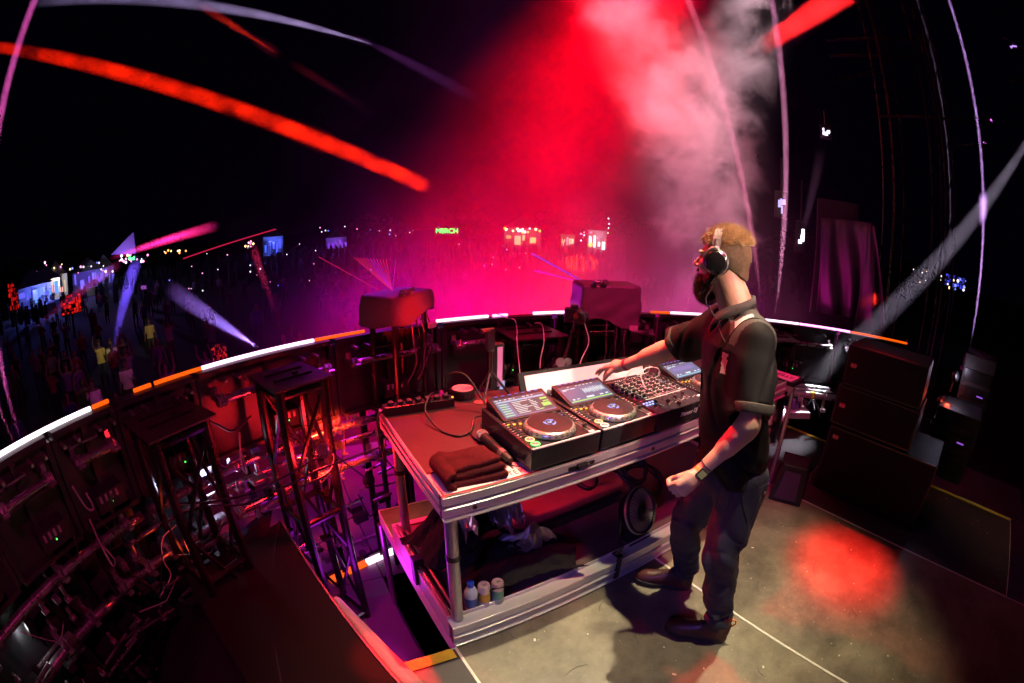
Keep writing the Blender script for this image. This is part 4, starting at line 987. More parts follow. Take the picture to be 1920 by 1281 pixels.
t = thing('power_supply', 'small black unit with a grey printed label behind the fan', 'device', T(1.18, .36, .50), TB)
MB().box((0, 0, 0), (.13, .05, .05)).build('case', KNOB, t, bevel=.004); MB().box((.01, -.026, .0), (.07, .002, .018)).build('label', mat('dim_label', (.35, .38, .5), .5, var=.6, vscale=90), t)
# ================================================================== the performer
skin = mat('skin', (.56, .34, .25), .5, var=.12, vscale=14, bump=.12, bscale=180, vcol=(.48, .25, .19))
_b = skin.node_tree.nodes['Principled BSDF']; _b.inputs['Subsurface Weight'].default_value = .12; _b.inputs['Subsurface Scale'].default_value = .01
_b.inputs['Subsurface Radius'].default_value = (1, .35, .2)
shirtm = mat('black_shirt', (.0055, .0048, .0062), .62, bump=.2, bscale=400, var=.25, vscale=3, spec=.16)
yokem = mat('charcoal_yoke', (.05, .045, .045), .7, bump=.2, bscale=120, spec=.3)
stripem = mat('shirt_stripe', (.45, .42, .42), .65)
pants = mat('slate_trousers', (.016, .016, .034), .72, bump=.3, bscale=110, var=.25, vscale=5)
shoem = mat('oxblood_leather', (.085, .018, .02), .38, var=.4, vscale=14, bump=.1, bscale=90)
solem = mat('dark_sole', (.02, .018, .018), .6)
hairm = mat('light_brown_hair', (.40, .25, .11), .6, bump=.9, bscale=160, var=.55, vscale=45)
fadem = mat('short_hair', (.26, .165, .10), .75, bump=.9, bscale=420, var=.4, vscale=90)
beardm = mat('dark_beard', (.055, .022, .014), .75, bump=1.0, bscale=230, var=.5, vscale=60)

dj = thing('person', 'bearded man in black shirt and headphones reaching over the mixer', 'person', (0, 0, 0))
Ft = (-.92, .39); Fh = (-.745, .667); Lt = (-.39, -.92)
# joints
lsh, lel, lwr = (.845, 1.345, 1.425), (.822, 1.262, 1.150), (.672, 1.288, .955)
rsh, rel, rwr = (.850, 1.690, 1.410), tuple(K(1250, 656, 2.00)), tuple(K(1168, 686, 2.12))
neck0, neck1 = (.858, 1.522, 1.47), (.800, 1.566, 1.62)
HC = Vector((.793, 1.587, 1.680))       # head centre
def H(f, l, u):                          # head frame: forward, to his left, up
    return (HC.x + Fh[0]*f - Fh[1]*l*1.0, HC.y + Fh[1]*f + Fh[0]*l, HC.z + u)
TILT = -.10
# --- skin: head, neck, arms in one body
def arm_pts(a, b, c): return a, b, c
def hand_r():
    w = Vector(rwr); tip = K(1112, 691, 2.26); d = (tip-w).normalized()
    side = d.cross(Vector((0, 0, 1))).normalized()        # towards the camera side or away
    dn = Vector((0, 0, -1)); palm = w + d*.085
    segs = [(w, w+d*.045, .026, .034), (w+d*.03-side*.018, palm-side*.028, .024, .018), (w+d*.03, palm, .026, .018), (w+d*.03+side*.018, palm+side*.026, .022, .017)]
    fin = []
    for k, (off, L1, L2, L3, drop) in enumerate(((-.034, .038, .024, .020, .10), (-.012, .042, .028, .022, .18), (.011, .040, .027, .021, .45), (.033, .032, .020, .018, .75))):
        b0 = palm + side*off; d1 = (d*1.0 + dn*drop + side*off*2.0).normalized(); d2 = (d + dn*(drop*2+.35)).normalized(); d3 = (d + dn*(drop*3+.7)).normalized()
        p1 = b0+d1*L1; p2 = p1+d2*L2; p3 = p2+d3*L3
        fin += [(b0-d*.01, p1, .0096, .0086), (p1, p2, .0086, .0079), (p2, p3, .0079, .0062)]
    b0 = w + d*.028 + side*(-.026) + dn*.006; p1 = b0 + (d*.5 - side*.55 + dn*.55).normalized()*.040; p2 = p1 + (d*.7 - side*.1 + dn*.75).normalized()*.030; p3 = p2+(d*.7+dn*.8).normalized()*.022
    fin += [(b0, p1, .015, .0115), (p1, p2, .0112, .0098), (p2, p3, .0096, .0074)]
    return segs, fin
def hand_l():
    w = Vector(lwr); tip = Vector((.615, 1.276, .905)); d = (tip-w).normalized()
    cam_side = Vector((.25, -.95, .1)).normalized(); side = d.cross(cam_side).normalized()     # across the knuckles
    kn = w + d*.082
    if side.z < 0: side = -side
    segs = [(w, w+d*.045, .025, .031), (w+d*.03+side*.016, kn+side*.026, .023, .016), (w+d*.03, kn, .026, .017), (w+d*.03-side*.016, kn-side*.026, .022, .016)]
    fin = []; curl = -cam_side
    for off, s in ((.033, .95), (.0115, 1.05), (-.0105, 1.0), (-.032, .86)):
        b0 = kn+side*off; p1 = b0+(d*.75+curl*.75).normalized()*.036*s; p2 = p1+(curl*1.0-d*.5).normalized()*.026*s; p3 = p2+(-d*1.0+cam_side*.1).normalized()*.019*s
        fin += [(b0-d*.008, p1, .0108, .0098), (p1, p2, .0098, .0088), (p2, p3, .0088, .0072)]
    b0 = w+d*.030+side*.024+curl*.004; p1 = b0+(d*.75+side*.30+curl*.35).normalized()*.038; p2 = p1+(d*.45-side*.35+curl*.8).normalized()*.030; p3 = p2+(-side*.6+curl*.4).normalized()*.020
    fin += [(b0, p1, .0155, .012), (p1, p2, .0116, .010), (p2, p3, .0098, .008)]
    return segs, fin
SR, FR = hand_r(); SL, FLn = hand_l()
def skin_head(X, Y, Z):
    # neck and head
    d = cone(X, Y, Z, neck0, neck1, .072, .063)
    d = smin(d, cone(X, Y, Z, (.855, 1.52, 1.43), neck0, .085, .064), .03)
    c = H(-.012, 0, .025); d = smin(d, ell(X, Y, Z, c, (.093, .076, .089), Fh), .02)
    c = H(.030, 0, -.045); d = smin(d, ell(X, Y, Z, c, (.066, .060, .078), Fh), .03)      # face and jaw
    c = H(.052, 0, -.098); d = smin(d, ell(X, Y, Z, c, (.034, .036, .026), Fh), .03)      # chin
    for s in (-1, 1):
        d = smin(d, ell(X, Y, Z, H(.070, s*.038, -.022), (.018, .022, .016), Fh), .018)   # cheekbones
        d = smin(d, ell(X, Y, Z, H(.080, s*.028, .022), (.014, .026, .009), Fh), .014)    # brow
        d = np.maximum(d, -ell(X, Y, Z, H(.098, s*.032, .004), (.013, .017, .011), Fh)+0) if False else d
        e = ell(X, Y, Z, H(.094, s*.033, .004), (.012, .016, .010), Fh)                    # eye hollow
        d = -smin(-d, e, .010)
        d = smin(d, ell(X, Y, Z, H(.0795, s*.033, .003), (.0115, .0125, .0115), Fh), .003) # eyeball and lid
        d = smin(d, ell(X, Y, Z, H(-.008, s*.080, -.012), (.016, .009, .030), Fh), .006)  # ears
    d = smin(d, cone(X, Y, Z, H(.086, 0, .012), H(.112, 0, -.026), .008, .012), .010)     # nose
    for s in (-1, 1): d = smin(d, ell(X, Y, Z, H(.100, s*.012, -.031), (.010, .008, .007), Fh), .006)
    d = smin(d, ell(X, Y, Z, H(.092, 0, -.058), (.010, .022, .005), Fh), .006)
    d = smin(d, ell(X, Y, Z, H(.089, 0, -.068), (.010, .019, .005), Fh), .005)
    return d
def limb(X, Y, Z, sh, el, wr, k=1.0):
    # shoulder to wrist with muscle bellies
    s, e, w = Vector(sh), Vector(el), Vector(wr)
    d = cone(X, Y, Z, s, e, .050*k, .039*k)
    m = s.lerp(e, .45); d = smin(d, cone(X, Y, Z, m, s.lerp(e, .7), .048*k, .042*k), .02)
    d = smin(d, cone(X, Y, Z, e, w, .039*k, .025*k), .02)
    d = smin(d, cone(X, Y, Z, e.lerp(w, .12), e.lerp(w, .42), .043*k, .036*k), .025)
    return d
def chain(X, Y, Z, segs, fin):
    d = None
    for a, b, ra, rb in segs:
        q = cone(X, Y, Z, a, b, ra, rb); d = q if d is None else smin(d, q, .010)
    for i, (a, b, ra, rb) in enumerate(fin):
        q = cone(X, Y, Z, a, b, ra, rb); d = smin(d, q, .0035)
    return d
# the body is one mesh; built as one field in three blocks and welded by overlap inside the cloth
def body_field(X, Y, Z):
    d = ell(X, Y, Z, (.875, 1.51, 1.30), (.10, .165, .20), Ft)
    d = smin(d, ell(X, Y, Z, (.90, 1.455, 1.00), (.10, .145, .18), Ft), .08)
    d = smin(d, skin_head(X, Y, Z), .02)
    for sh, el, wr in ((lsh, lel, lwr), (rsh, rel, rwr)): d = smin(d, limb(X, Y, Z, sh, el, wr), .015)
    d = smin(d, chain(X, Y, Z, SR, []), .012); d = smin(d, chain(X, Y, Z, SL, []), .012)
    for a, b, ra, rb in FR+FLn: d = smin(d, cone(X, Y, Z, a, b, ra, rb), .0014)
    return d
allp = [Vector(p) for p in (lsh, lel, lwr, rsh, rel, rwr)] + [q[1] for q in FR+FLn] + [HC]
lo = [min(p[i] for p in allp)-.14 for i in range(3)]; hi = [max(p[i] for p in allp)+.14 for i in range(3)]
hi[0] = max(hi[0], 1.03); lo[2] = .84
def sparse_sdf(name, fn, lo, hi, h, mats, parent, matfn=None, smooth_it=1, B=24):
    """fine grid evaluated only where a coarse pass says the surface is near"""
    lo = np.array(lo, float); hi = np.array(hi, float); n = (np.ceil((hi-lo)/h/B).astype(int))*B+1
    F = np.full(n, 1.0, np.float32)
    for i in range(0, n[0]-1, B):
        for j in range(0, n[1]-1, B):
            for k in range(0, n[2]-1, B):
                c = lo+(np.array([i, j, k])+B/2)*h
                v = fn(*[np.array([[[q]]], np.float32) for q in c])[0, 0, 0]
                if abs(v) > B*h*1.15:
                    F[i:i+B+1, j:j+B+1, k:k+B+1] = 1.0 if v > 0 else -1.0; continue
                ax = [lo[a]+np.arange(s, s+B+1)*h for a, s in zip(range(3), (i, j, k))]
                X, Y, Z = np.meshgrid(*[a.astype(np.float32) for a in ax], indexing='ij')
                F[i:i+B+1, j:j+B+1, k:k+B+1] = fn(X, Y, Z)
    V, Q = surface_net(F, lo, h)
    me = bpy.data.meshes.new(name); me.from_pydata(V.tolist(), [], Q.tolist()); me.update()
    for m in (mats if isinstance(mats, (list, tuple)) else [mats]): me.materials.append(m)
    if matfn is not None:
        c = V[Q].mean(1); me.polygons.foreach_set('material_index', matfn(c[:, 0], c[:, 1], c[:, 2]).astype(np.int32))
    me.shade_smooth(); o = bpy.data.objects.new(name, me); COL.objects.link(o); o.parent = parent
    if smooth_it: s = o.modifiers.new('s', 'SMOOTH'); s.iterations = smooth_it; s.factor = .5
    return o
sparse_sdf('body', body_field, lo, hi, .0031, skin, dj)

# --- hair: curly top, clipped sides and nape
def skull(X, Y, Z, g): return ell(X, Y, Z, H(-.014, 0, .026), (.095+g, .078+g, .091+g), Fh)
def hfr(X, Y, Z):
    f = (X-HC.x)*Fh[0]+(Y-HC.y)*Fh[1]; l = (X-HC.x)*-Fh[1]+(Y-HC.y)*Fh[0]; return f, l, Z-HC.z
def hair_top(X, Y, Z):
    f, l, u = hfr(X, Y, Z)
    curl = .0045*wob(X, Y, Z, 150, 1)+.003*wob(X, Y, Z, 260, 2)+.004*wob(X, Y, Z, 70, 4)
    d = skull(X, Y, Z, .004)-.007*np.clip((u-.045)*14, 0, 1)+curl*np.clip((u-.05)*30, .2, 1)
    d = smin(d, ell(X, Y, Z, H(.052, 0, .082), (.032, .048, .020), Fh)+curl, .012)
    lim = .058 - .35*np.clip(f, -.2, .2) * 0 + .0*f            # hairline of the top
    return np.maximum(d, (.064+.008*np.sin(l*60)+.006*wob(X, Y, Z, 110, 8)-.10*np.clip(f, 0, .1)) - u)
def hair_fade(X, Y, Z):
    f, l, u = hfr(X, Y, Z)
    d = skull(X, Y, Z, .0045)+.0012*wob(X, Y, Z, 300, 3)
    d = smin(d, cone(X, Y, Z, H(-.055, 0, -.05), H(-.03, 0, .0), .052, .07), .02)
    cut = np.maximum((-.066 + 9*l*l + .9*np.clip(f+.03, 0, .2)) - u + .002*wob(X, Y, Z, 120, 3), f-.048)          # below the nape and forward of the temple
    return np.maximum(d, cut)
sdf_object('hair', hair_top, H(0, 0, 0)-np.array((.16, .16, .02)), H(0, 0, 0)+np.array((.16, .16, .16)), .0028, hairm, dj)
sdf_object('clipped_hair', hair_fade, H(0, 0, 0)-np.array((.16, .16, .10)), H(0, 0, 0)+np.array((.16, .16, .13)), .003, fadem, dj)
def beard(X, Y, Z):
    f, l, u = hfr(X, Y, Z)
    n = .0032*wob(X, Y, Z, 180, 5)+.002*wob(X, Y, Z, 330, 6)
    d = ell(X, Y, Z, H(.056, 0, -.112), (.052, .052, .050), Fh)
    d = smin(d, ell(X, Y, Z, H(.066, 0, -.140), (.036, .038, .034), Fh), .02)
    d = smin(d, ell(X, Y, Z, H(.030, 0, -.070), (.062, .0645, .050), Fh), .015)
    for s in (-1, 1): d = smin(d, cone(X, Y, Z, H(.012, s*.068, -.02), H(.03, s*.060, -.08), .012, .02), .012)
    d = smin(d, ell(X, Y, Z, H(.094, 0, -.050), (.012, .030, .009), Fh), .006)
    d = np.maximum(d+n, np.where(f > .045, u+.040+.45*np.clip(.095-f, 0, .1)*-0.2, u+.012))
    return d
sdf_object('beard', beard, H(.03, 0, -.09)-np.array((.13, .13, .11)), H(.03, 0, -.09)+np.array((.13, .13, .10)), .0028, beardm, dj)
for s in (-1, 1):
    MB().lathe([(.001, -.003), (.006, -.0025), (.0085, 0), (.006, .003), (.001, .0035)], H(.089, s*.033, .002), 12, Matrix.Rotation(R(90), 4, 'Y')).build('eye', mat('eye_white', (.7, .65, .62), .2), dj, smooth=True)
    MB().tube(smooth_path([H(.083, s*.016, .020), H(.092, s*.030, .026), H(.080, s*.046, .020)], 4), .0032, 6).build('eyebrow', beardm, dj, smooth=True)

# loose strands so that hair and beard read as hair
def strands(name, n, sampler, seglen, segs, curl, width, m_, seed):
    r_ = random.Random(seed); vs = []; fs = []
    for _ in range(n):
        p, nn, flow = sampler(r_); d = (nn*.7+flow+Vector((r_.gauss(0, .35), r_.gauss(0, .35), r_.gauss(0, .35)))).normalized()
        ax = Vector((r_.gauss(0, 1), r_.gauss(0, 1), r_.gauss(0, 1))).normalized(); w = d.cross(ax).normalized()*width*.5; b0 = len(vs); L = seglen*r_.uniform(.6, 1.3)
        for k in range(segs+1):
            q = w*(1-k/segs*.75); vs += [p-q, p+q]; p = p+d*L; d = (d+ax.cross(d)*curl-nn*.12*k).normalized()
        fs += [(b0+2*k, b0+2*k+1, b0+2*k+3, b0+2*k+2) for k in range(segs)]
    m = MB(); m.add(vs, fs); return m.build(name, m_, dj, kind='stuff')
Fv3, Lv3 = Vector((Fh[0], Fh[1], 0)), Vector((-Fh[1], Fh[0], 0))
def on_skull(r_, umin, umax, g, fmax=.12, a=(.095, .078, .091)):
    while True:
        v = Vector((r_.gauss(0, 1), r_.gauss(0, 1), r_.gauss(0, 1))).normalized(); f, l, u = v.x*(a[0]+g)-.014, v.y*(a[1]+g), v.z*(a[2]+g)+.026
        if umin(f) < u < umax and f < fmax: break
    nn = (Fv3*(v.x/a[0])+Lv3*(v.y/a[1])+Vector((0, 0, v.z/a[2]))).normalized()
    return Vector(H(f, l, u)), nn
def s_top(r_):
    p, nn = on_skull(r_, lambda f: .060-.1*f, .2, .008); return p, nn*.6, Fv3*-.55+Vector((0, 0, .25))
def s_side(r_):
    p, nn = on_skull(r_, lambda f: (-.050+.9*max(0, f+.03)), .075, .003, .048); return p, nn*.5, Vector((0, 0, -.8))-Fv3*.3
def s_beard(r_):
    while True:
        v = Vector((r_.gauss(0, 1), r_.gauss(0, 1), r_.gauss(0, 1))).normalized(); f, l, u = .052+v.x*.056, v.y*.056, -.108+v.z*.066
        if u < -.052 and f > .005: break
    return Vector(H(f, l, u)), (Fv3*v.x+Lv3*v.y+Vector((0, 0, v.z))), Vector((0, 0, -.6))+Fv3*.2
strands('hair_strands', 5600, s_top, .0080, 4, .30, .0010, mat('hair_strand', (.66, .45, .22), .45, var=.4, vscale=60), 1)
strands('clipped_strands', 6500, s_side, .0030, 2, .1, .0009, mat('short_strand', (.32, .20, .12), .55, var=.4, vscale=90), 2)
strands('beard_strands', 5200, s_beard, .0052, 3, .25, .0010, mat('beard_strand', (.085, .032, .018), .5, var=.4, vscale=90), 3)

# --- headphones
hp = mat('headphone_pad', (.03, .028, .03), .45, bump=.1, bscale=300); hpg = mat('headphone_shell', (.42, .38, .38), .28, .5)
def Hv(f, l, u): return Vector(H(f, l, u))
ax_l = (Hv(0, 1, 0)-Hv(0, 0, 0)).normalized()
def cup(s):
    c = Hv(-.004, s*.083, -.006); q = (ax_l*s).to_track_quat('Z', 'Y').to_matrix().to_4x4()
    pad = MB().lathe([(.026, -.004), (.044, -.004), (.049, .004), (.048, .014), (.040, .019), (.026, .019)], c, 32, q).build('ear_pad', hp, dj, smooth='auto')
    MB().lathe([(.042, .016), (.046, .022), (.045, .034), (.038, .042), (.020, .046), (.001, .0465)], c, 32, q).build('ear_cup', mat('headphone_black', (.02, .018, .02), .22), dj, smooth='auto')
    MB().lathe([(.0455, .024), (.0478, .028), (.0455, .033)], c, 32, q).build('cup_ring', hpg, dj, smooth='auto')
    # yoke arm curving round the cup
    pts = [c + ax_l*s*.030 + Vector((0, 0, 0)) + (Hv(math.cos(t)*.050, 0, math.sin(t)*.050)-Hv(0, 0, 0)) for t in np.linspace(R(95), R(-25), 9)]
    MB().tube(pts, [.009, .009, .008, .007, .006, .005, .005, .004, .004], 8).build('yoke', hpg, dj, smooth=True)
    return c
cL = cup(1); cR = cup(-1)
pts = []
for t in np.linspace(-1, 1, 19):
    a = t*R(103); pts.append(Hv(.004+.006*math.cos(a), .096*math.sin(a)*(1.0 if abs(t) < .8 else .99), (.020+.104*math.cos(a))))
m = MB(); n = len(pts); vs = []
for i, p in enumerate(pts):
    q0, q1 = pts[max(0, i-1)], pts[min(n-1, i+1)]; d = (q1-q0).normalized(); fw = (Hv(1, 0, 0)-Hv(0, 0, 0)).normalized(); nn = d.cross(fw).normalized()
    w_, t_ = (.0155, .0045) if 3 <= i <= n-4 else (.014, .006)
    for a, b_ in ((-w_, -t_), (w_, -t_), (w_, t_), (-w_, t_)): vs.append(p+fw*a+nn*b_)
fs = [(i*4+k, i*4+(k+1) % 4, i*4+4+(k+1) % 4, i*4+4+k) for i in range(n-1) for k in range(4)] + [(3, 2, 1, 0), tuple(range(n*4-4, n*4))]
m.add(vs, fs); m.build('headband', mat('headband_grey', (.34, .30, .31), .3, .4), dj, bevel=.002)
for s in (1, -1):
    m = MB(); c = Hv(.004, s*.0985, .045); q = ax_l
    m.beam(c+Vector((0, 0, -.030)), c+Vector((0, 0, .036)), .012, .036, up=tuple(q)); m.build('slider', hpg, dj, bevel=.003)
cp = [cL+Vector((.0, 0, -.045)), Hv(.01, .085, -.10), Hv(.03, .085, -.16), (.765, 1.47, 1.42), (.742, 1.50, 1.30)]
MB().tube(smooth_path(cp, 6), .0035, 6).build('headphone_cord', KNOB, dj, smooth=True)

# --- shirt: boxy short sleeved button shirt
def prof(z, tab):
    zs = [t[0] for t in tab]; return [np.interp(z, zs, [t[k] for t in tab]).astype(np.float32) for k in range(1, len(tab[0]))]
TAB = [(.82, .900, 1.435, .140, .185), (.90, .896, 1.440, .142, .185), (1.02, .885, 1.455, .142, .183), (1.15, .877, 1.480, .146, .190), (1.28, .872, 1.500, .148, .200), (1.38, .868, 1.512, .132, .195), (1.46, .866, 1.52, .085, .150), (1.52, .868, 1.522, .05, .09)]
def torso(X, Y, Z, g=0.0):
    cx, cy_, rf, rl = prof(Z, TAB)
    f = (X-cx)*Ft[0]+(Y-cy_)*Ft[1]; l = (X-cx)*Lt[0]+(Y-cy_)*Lt[1]
    k = (np.abs(f/(rf+g))**2.4+np.abs(l/(rl+g))**2.4)**(1/2.4)
    return (k-1)*np.minimum(rf, rl), f, l
lsv, lev, rsv, rev = Vector(lsh), Vector(lel), Vector(rsh), Vector(rel)
lh = lsv.lerp(lev, .83); rh = rsv.lerp(rev, .78)
def folds(X, Y, Z):
    return (.010*(1-2*np.abs(np.sin(13*(X-.7*Y)+Z*9+2.2*np.sin(Z*6+1))))**3+.0045*np.sin(18*(X*.6+Y)+6*np.sin(Z*7)+Z*14) + .0040*wob(X, Y, Z, 22, 3) + .0035*np.sin(42*(X-.5*Y)+Z*26+3*np.sin(Z*11)))
def halfcut(X, Y, Z, p, d): return (X-p.x)*d.x+(Y-p.y)*d.y+(Z-p.z)*d.z
def shirt(X, Y, Z):
    t, f, l = torso(X, Y, Z)
    hem = .875+.018*np.sin(l*14)+.015*np.abs(f)/.15
    d = np.maximum(t, hem-Z); d = np.maximum(d, Z-1.475)
    dl, dr = (lev-lsv).normalized(), (rev-rsv).normalized()
    for s0, e0, hm, dd in ((lsv, lev, lh, dl), (rsv, rev, rh, dr)):
        s1 = s0.lerp(Vector((.866, 1.52, 1.43)), .12)
        q = cone(X, Y, Z, s1+Vector((0, 0, -.008)), hm+dd*.04, .080, .083)
        q = np.maximum(q, halfcut(X, Y, Z, hm, dd))
        d = smin(d, q, .035)
    d = smin(d, cone(X, Y, Z, lsv+Vector((0, 0, .012)), (.87, 1.53, 1.475), .058, .060), .03)
    d = smin(d, cone(X, Y, Z, rsv+Vector((0, 0, .012)), (.87, 1.53, 1.475), .058, .060), .03)
    d = d + folds(X, Y, Z)*np.clip((1.47-Z)*8, .25, 1)
    # hollow the sleeves and hem so that arms and waist come out of the cloth
    for s0, e0, hm, dd in ((lsv, lev, lh, dl), (rsv, rev, rh, dr)):
        q = np.maximum(cone(X, Y, Z, hm-dd*.05, hm+dd*.06, .070, .076), -halfcut(X, Y, Z, hm-dd*.03, dd))
        d = np.maximum(d, -q)
    inner = np.maximum(t+.012, Z-.93); d = np.maximum(d, -inner)
    # collar opening: a V at the throat
    op = cone(X, Y, Z, (.80, 1.555, 1.49), (.752, 1.575, 1.36), .042, .006); d = np.maximum(d, -op)
    return d
def shirt_mat(x, y, z):
    l = (x-.868)*Lt[0]+(y-1.51)*Lt[1]; f = (x-.868)*Ft[0]+(y-1.51)*Ft[1]
    r_ = np.zeros(x.shape, int)
    r_[(z > 1.405) & (np.abs(l) < .185) & (f < .06)] = 1
    r_[(z > 1.405) & (l > .115) & (l < .150) & (f < .045) & (f > -.02)] = 2
    r_[(l > .150) & (f > .060) & (f < .078) & (z > 1.30) & (z < 1.37)] = 2
    r_[(z > 1.03) & (z < 1.065) & (f < -.045) & (l > .02) & (l < .14)] = 1  # paler patch painted for lit folds on the back
    return r_
shirt_o = sparse_sdf('shirt', shirt, (.60, 1.20, .84), (1.10, 1.98, 1.56), .0055, [shirtm, yokem, stripem], dj, shirt_mat)
# collar: a folded band standing round the neck, points to the front
def collar():
    vs = []; n = 22
    for i in range(n+1):
        a = R(-152)+R(304)*i/n                # around from front-left to front-right, back at 0
        bf, bl = -math.cos(a), math.sin(a); open_ = abs(a)/R(152)
        cx, cy2, cz = .838, 1.530, 1.530-.070*open_**2.0
        r0 = .068+.005*open_; hgt = .030-.006*open_; flare = .016+.018*open_**3
        for rr, zz in ((r0, cz-.01), (r0-.004, cz+hgt), (r0+.006, cz+hgt+.002), (r0+flare, cz-.004-.030*open_**4)):
            p = Vector((cx+(Ft[0]*bf+Lt[0]*bl)*rr*(1.12 if bf > 0 else 1), cy2+(Ft[1]*bf+Lt[1]*bl)*rr, zz)); vs.append(p)
    m = MB(); m.add(vs, [(i*4+k, i*4+k+1, i*4+5+k, i*4+4+k) for i in range(n) for k in range(3)])
    o = m.build('collar', yokem, dj, smooth='auto'); s = o.modifiers.new('s', 'SOLIDIFY'); s.thickness = .0025
    return o
collar()
# front placket and buttons
pp = []
for z in np.linspace(1.375, .90, 14):
    cx, cy2, rf, rl = [float(q[0]) for q in prof(np.array([z]), TAB)]
    pp.append(Vector((cx, cy2, z)) + Vector((Ft[0], Ft[1], 0))*(rf+.004) + Vector((Lt[0], Lt[1], 0))*(.012+.006*math.sin(z*20)))
m = MB(); vs = []
for i, p in enumerate(pp):
    Lv = Vector((Lt[0], Lt[1], 0)); Fv = Vector((Ft[0], Ft[1], 0))
    for a, b_ in ((-.016, -.006), (.016, -.006), (.016, .002), (-.016, .002)): vs.append(p+Lv*a+Fv*b_)
n = len(pp); m.add(vs, [(i*4+k, i*4+(k+1) % 4, i*4+4+(k+1) % 4, i*4+4+k) for i in range(n-1) for k in range(4)]); m.build('placket', shirtm, dj, smooth='auto')
for i in (1, 4, 7, 10, 12):
    q = Vector((Ft[0], Ft[1], 0)).to_track_quat('Z', 'Y').to_matrix().to_4x4()
    MB().lathe([(.006, .0), (.006, .003), (.001, .0035)], pp[i]+Vector((Ft[0], Ft[1], 0))*.002, 10, q).build('button', mat('shirt_button', (.6, .5, .5), .3), dj)
# bead necklace
nk = smooth_path([(.852, 1.462, 1.498), (.800, 1.478, 1.462), (.765, 1.520, 1.405), (.752, 1.560, 1.380), (.770, 1.600, 1.43), (.82, 1.61, 1.49)], 9)
m = MB()
for p in nk[::1]: m.lathe([(.001, -.004), (.0035, -.002), (.0035, .002), (.001, .004)], p, 6)
m.build('necklace', mat('red_beads', (.55, .08, .06), .25, .3), dj, kind='stuff')

# --- trousers
def trousers(X, Y, Z):
    d = ell(X, Y, Z, (.908, 1.435, .86), (.128, .168, .13), Ft)
    lh_, lk, la = (.925, 1.362, .86), (.885, 1.290, .53), (.985, 1.238, .13)
    rh_, rk, ra = (.900, 1.535, .86), (.842, 1.600, .49), (.925, 1.625, .12)
    for hip, kn, an in ((lh_, lk, la), (rh_, rk, ra)):
        q = cone(X, Y, Z, hip, kn, .112, .082); q = smin(q, cone(X, Y, Z, kn, an, .079, .064), .03)
        t = np.clip((Z-an[2])/.42, 0, 1)
        # stacked folds over the ankle, drag lines at the knee, long creases on the thigh
        fw = (.006*np.sin(Z*70+5*np.sin(X*13+Z*9)+5*np.sin(Y*15-Z*7))*1.5+.009*np.sin(Z*41+40*(X-.9)+6*np.sin(Y*11)))*np.clip(1-t*1.3, 0, 1)
        kn_ = .011*np.sin(Z*38+45*(X-.9)+4*np.sin(Y*17))*np.exp(-((Z-kn[2])/.14)**2)
        q = q+fw+kn_
        d = smin(d, q, .03)
    d = d+.006*wob(X, Y, Z, 21, 7)+.0045*(1-np.abs(np.sin(26*X+17*Z+4*np.sin(Y*13+Z*6))))**3+.002*np.sin(60*X+20*Z+4*np.sin(Y*20))
    d = np.maximum(d, Z-.955)
    for an in (la, ra): d = np.maximum(d, -np.maximum(cone(X, Y, Z, an, (an[0], an[1], an[2]-.1), .042, .05), Z-an[2]-.02))
    cut = np.where(Y > 1.46, .095+.02*np.sin(X*30), .085+.02*np.sin(X*30))
    return np.maximum(d, cut-Z)
pants_o = sparse_sdf('trousers', trousers, (.68, 1.10, .06), (1.10, 1.74, .98), .006, pants, dj)
# back pocket flap, belt loop shine and key chain
MB().tube(smooth_path([(1.018, 1.40, .86), (1.035, 1.36, .80), (1.01, 1.31, .79), (.99, 1.27, .85)], 5), .003, 6).build('key_chain', STEEL, dj, smooth=True)

for s0, e0, hm in ((lsv, lev, lh), (rsv, rev, rh)):      # turned sleeve cuffs
    d_ = (e0-s0).normalized(); q_ = d_.to_track_quat('Z', 'Y').to_matrix().to_4x4(); vs = []; n_ = 32
    prof_ = [(.074, -.006), (.0825, -.004), (.0842, .004), (.0842, .026), (.0830, .030), (.0810, .024), (.074, .0)]
    for r_, z_ in prof_:
        for k in range(n_):
            t_ = 2*math.pi*k/n_; rr_ = r_*(1+.030*math.sin(3*t_+1)+.018*math.sin(7*t_)); vs.append(hm + q_ @ Vector((rr_*math.cos(t_), rr_*math.sin(t_), -z_+.004*math.sin(2*t_+.5))))
    m = MB(); m.add(vs, [(a*n_+k, a*n_+(k+1) % n_, (a+1)*n_+(k+1) % n_, (a+1)*n_+k) for a in range(len(prof_)-1) for k in range(n_)]); m.build('sleeve_cuff', yokem, dj, smooth=True)
# --- seams sewn along the cloth
def seam(obj, pts, r, m_, name='seam', closed=False, n=7):
    out = []
    for p in smooth_path(pts, n):
        ok, loc, nr, _i = obj.closest_point_on_mesh(Vector(p)); out.append(loc+nr*.0008)
    return MB().tube(out, r, 5, closed).build(name, m_, dj, smooth=True)
thread = mat('seam_thread', (.045, .040, .044), .6); thread_d = mat('seam_dark', (.004, .004, .005), .8)
Lv_, Fv_ = Vector((Lt[0], Lt[1], 0)), Vector((Ft[0], Ft[1], 0)); cS = Vector((.868, 1.515, 0))
def SP(f, l, z): return cS+Fv_*f+Lv_*l+Vector((0, 0, z))
seam(shirt_o, [SP(.13, .16, 1.27), SP(.12, .165, 1.34), SP(.07, .16, 1.44), SP(.0, .155, 1.48), SP(-.08, .165, 1.43), SP(-.13, .17, 1.33), SP(-.12, .18, 1.26)], .0022, thread_d)
seam(shirt_o, [SP(.10, .03, 1.44), SP(.09, .09, 1.43), SP(.075, .15, 1.405)], .0018, thread)
seam(shirt_o, [SP(-.14, -.05, 1.36), SP(-.15, .05, 1.36), SP(-.13, .15, 1.37)], .0018, thread)
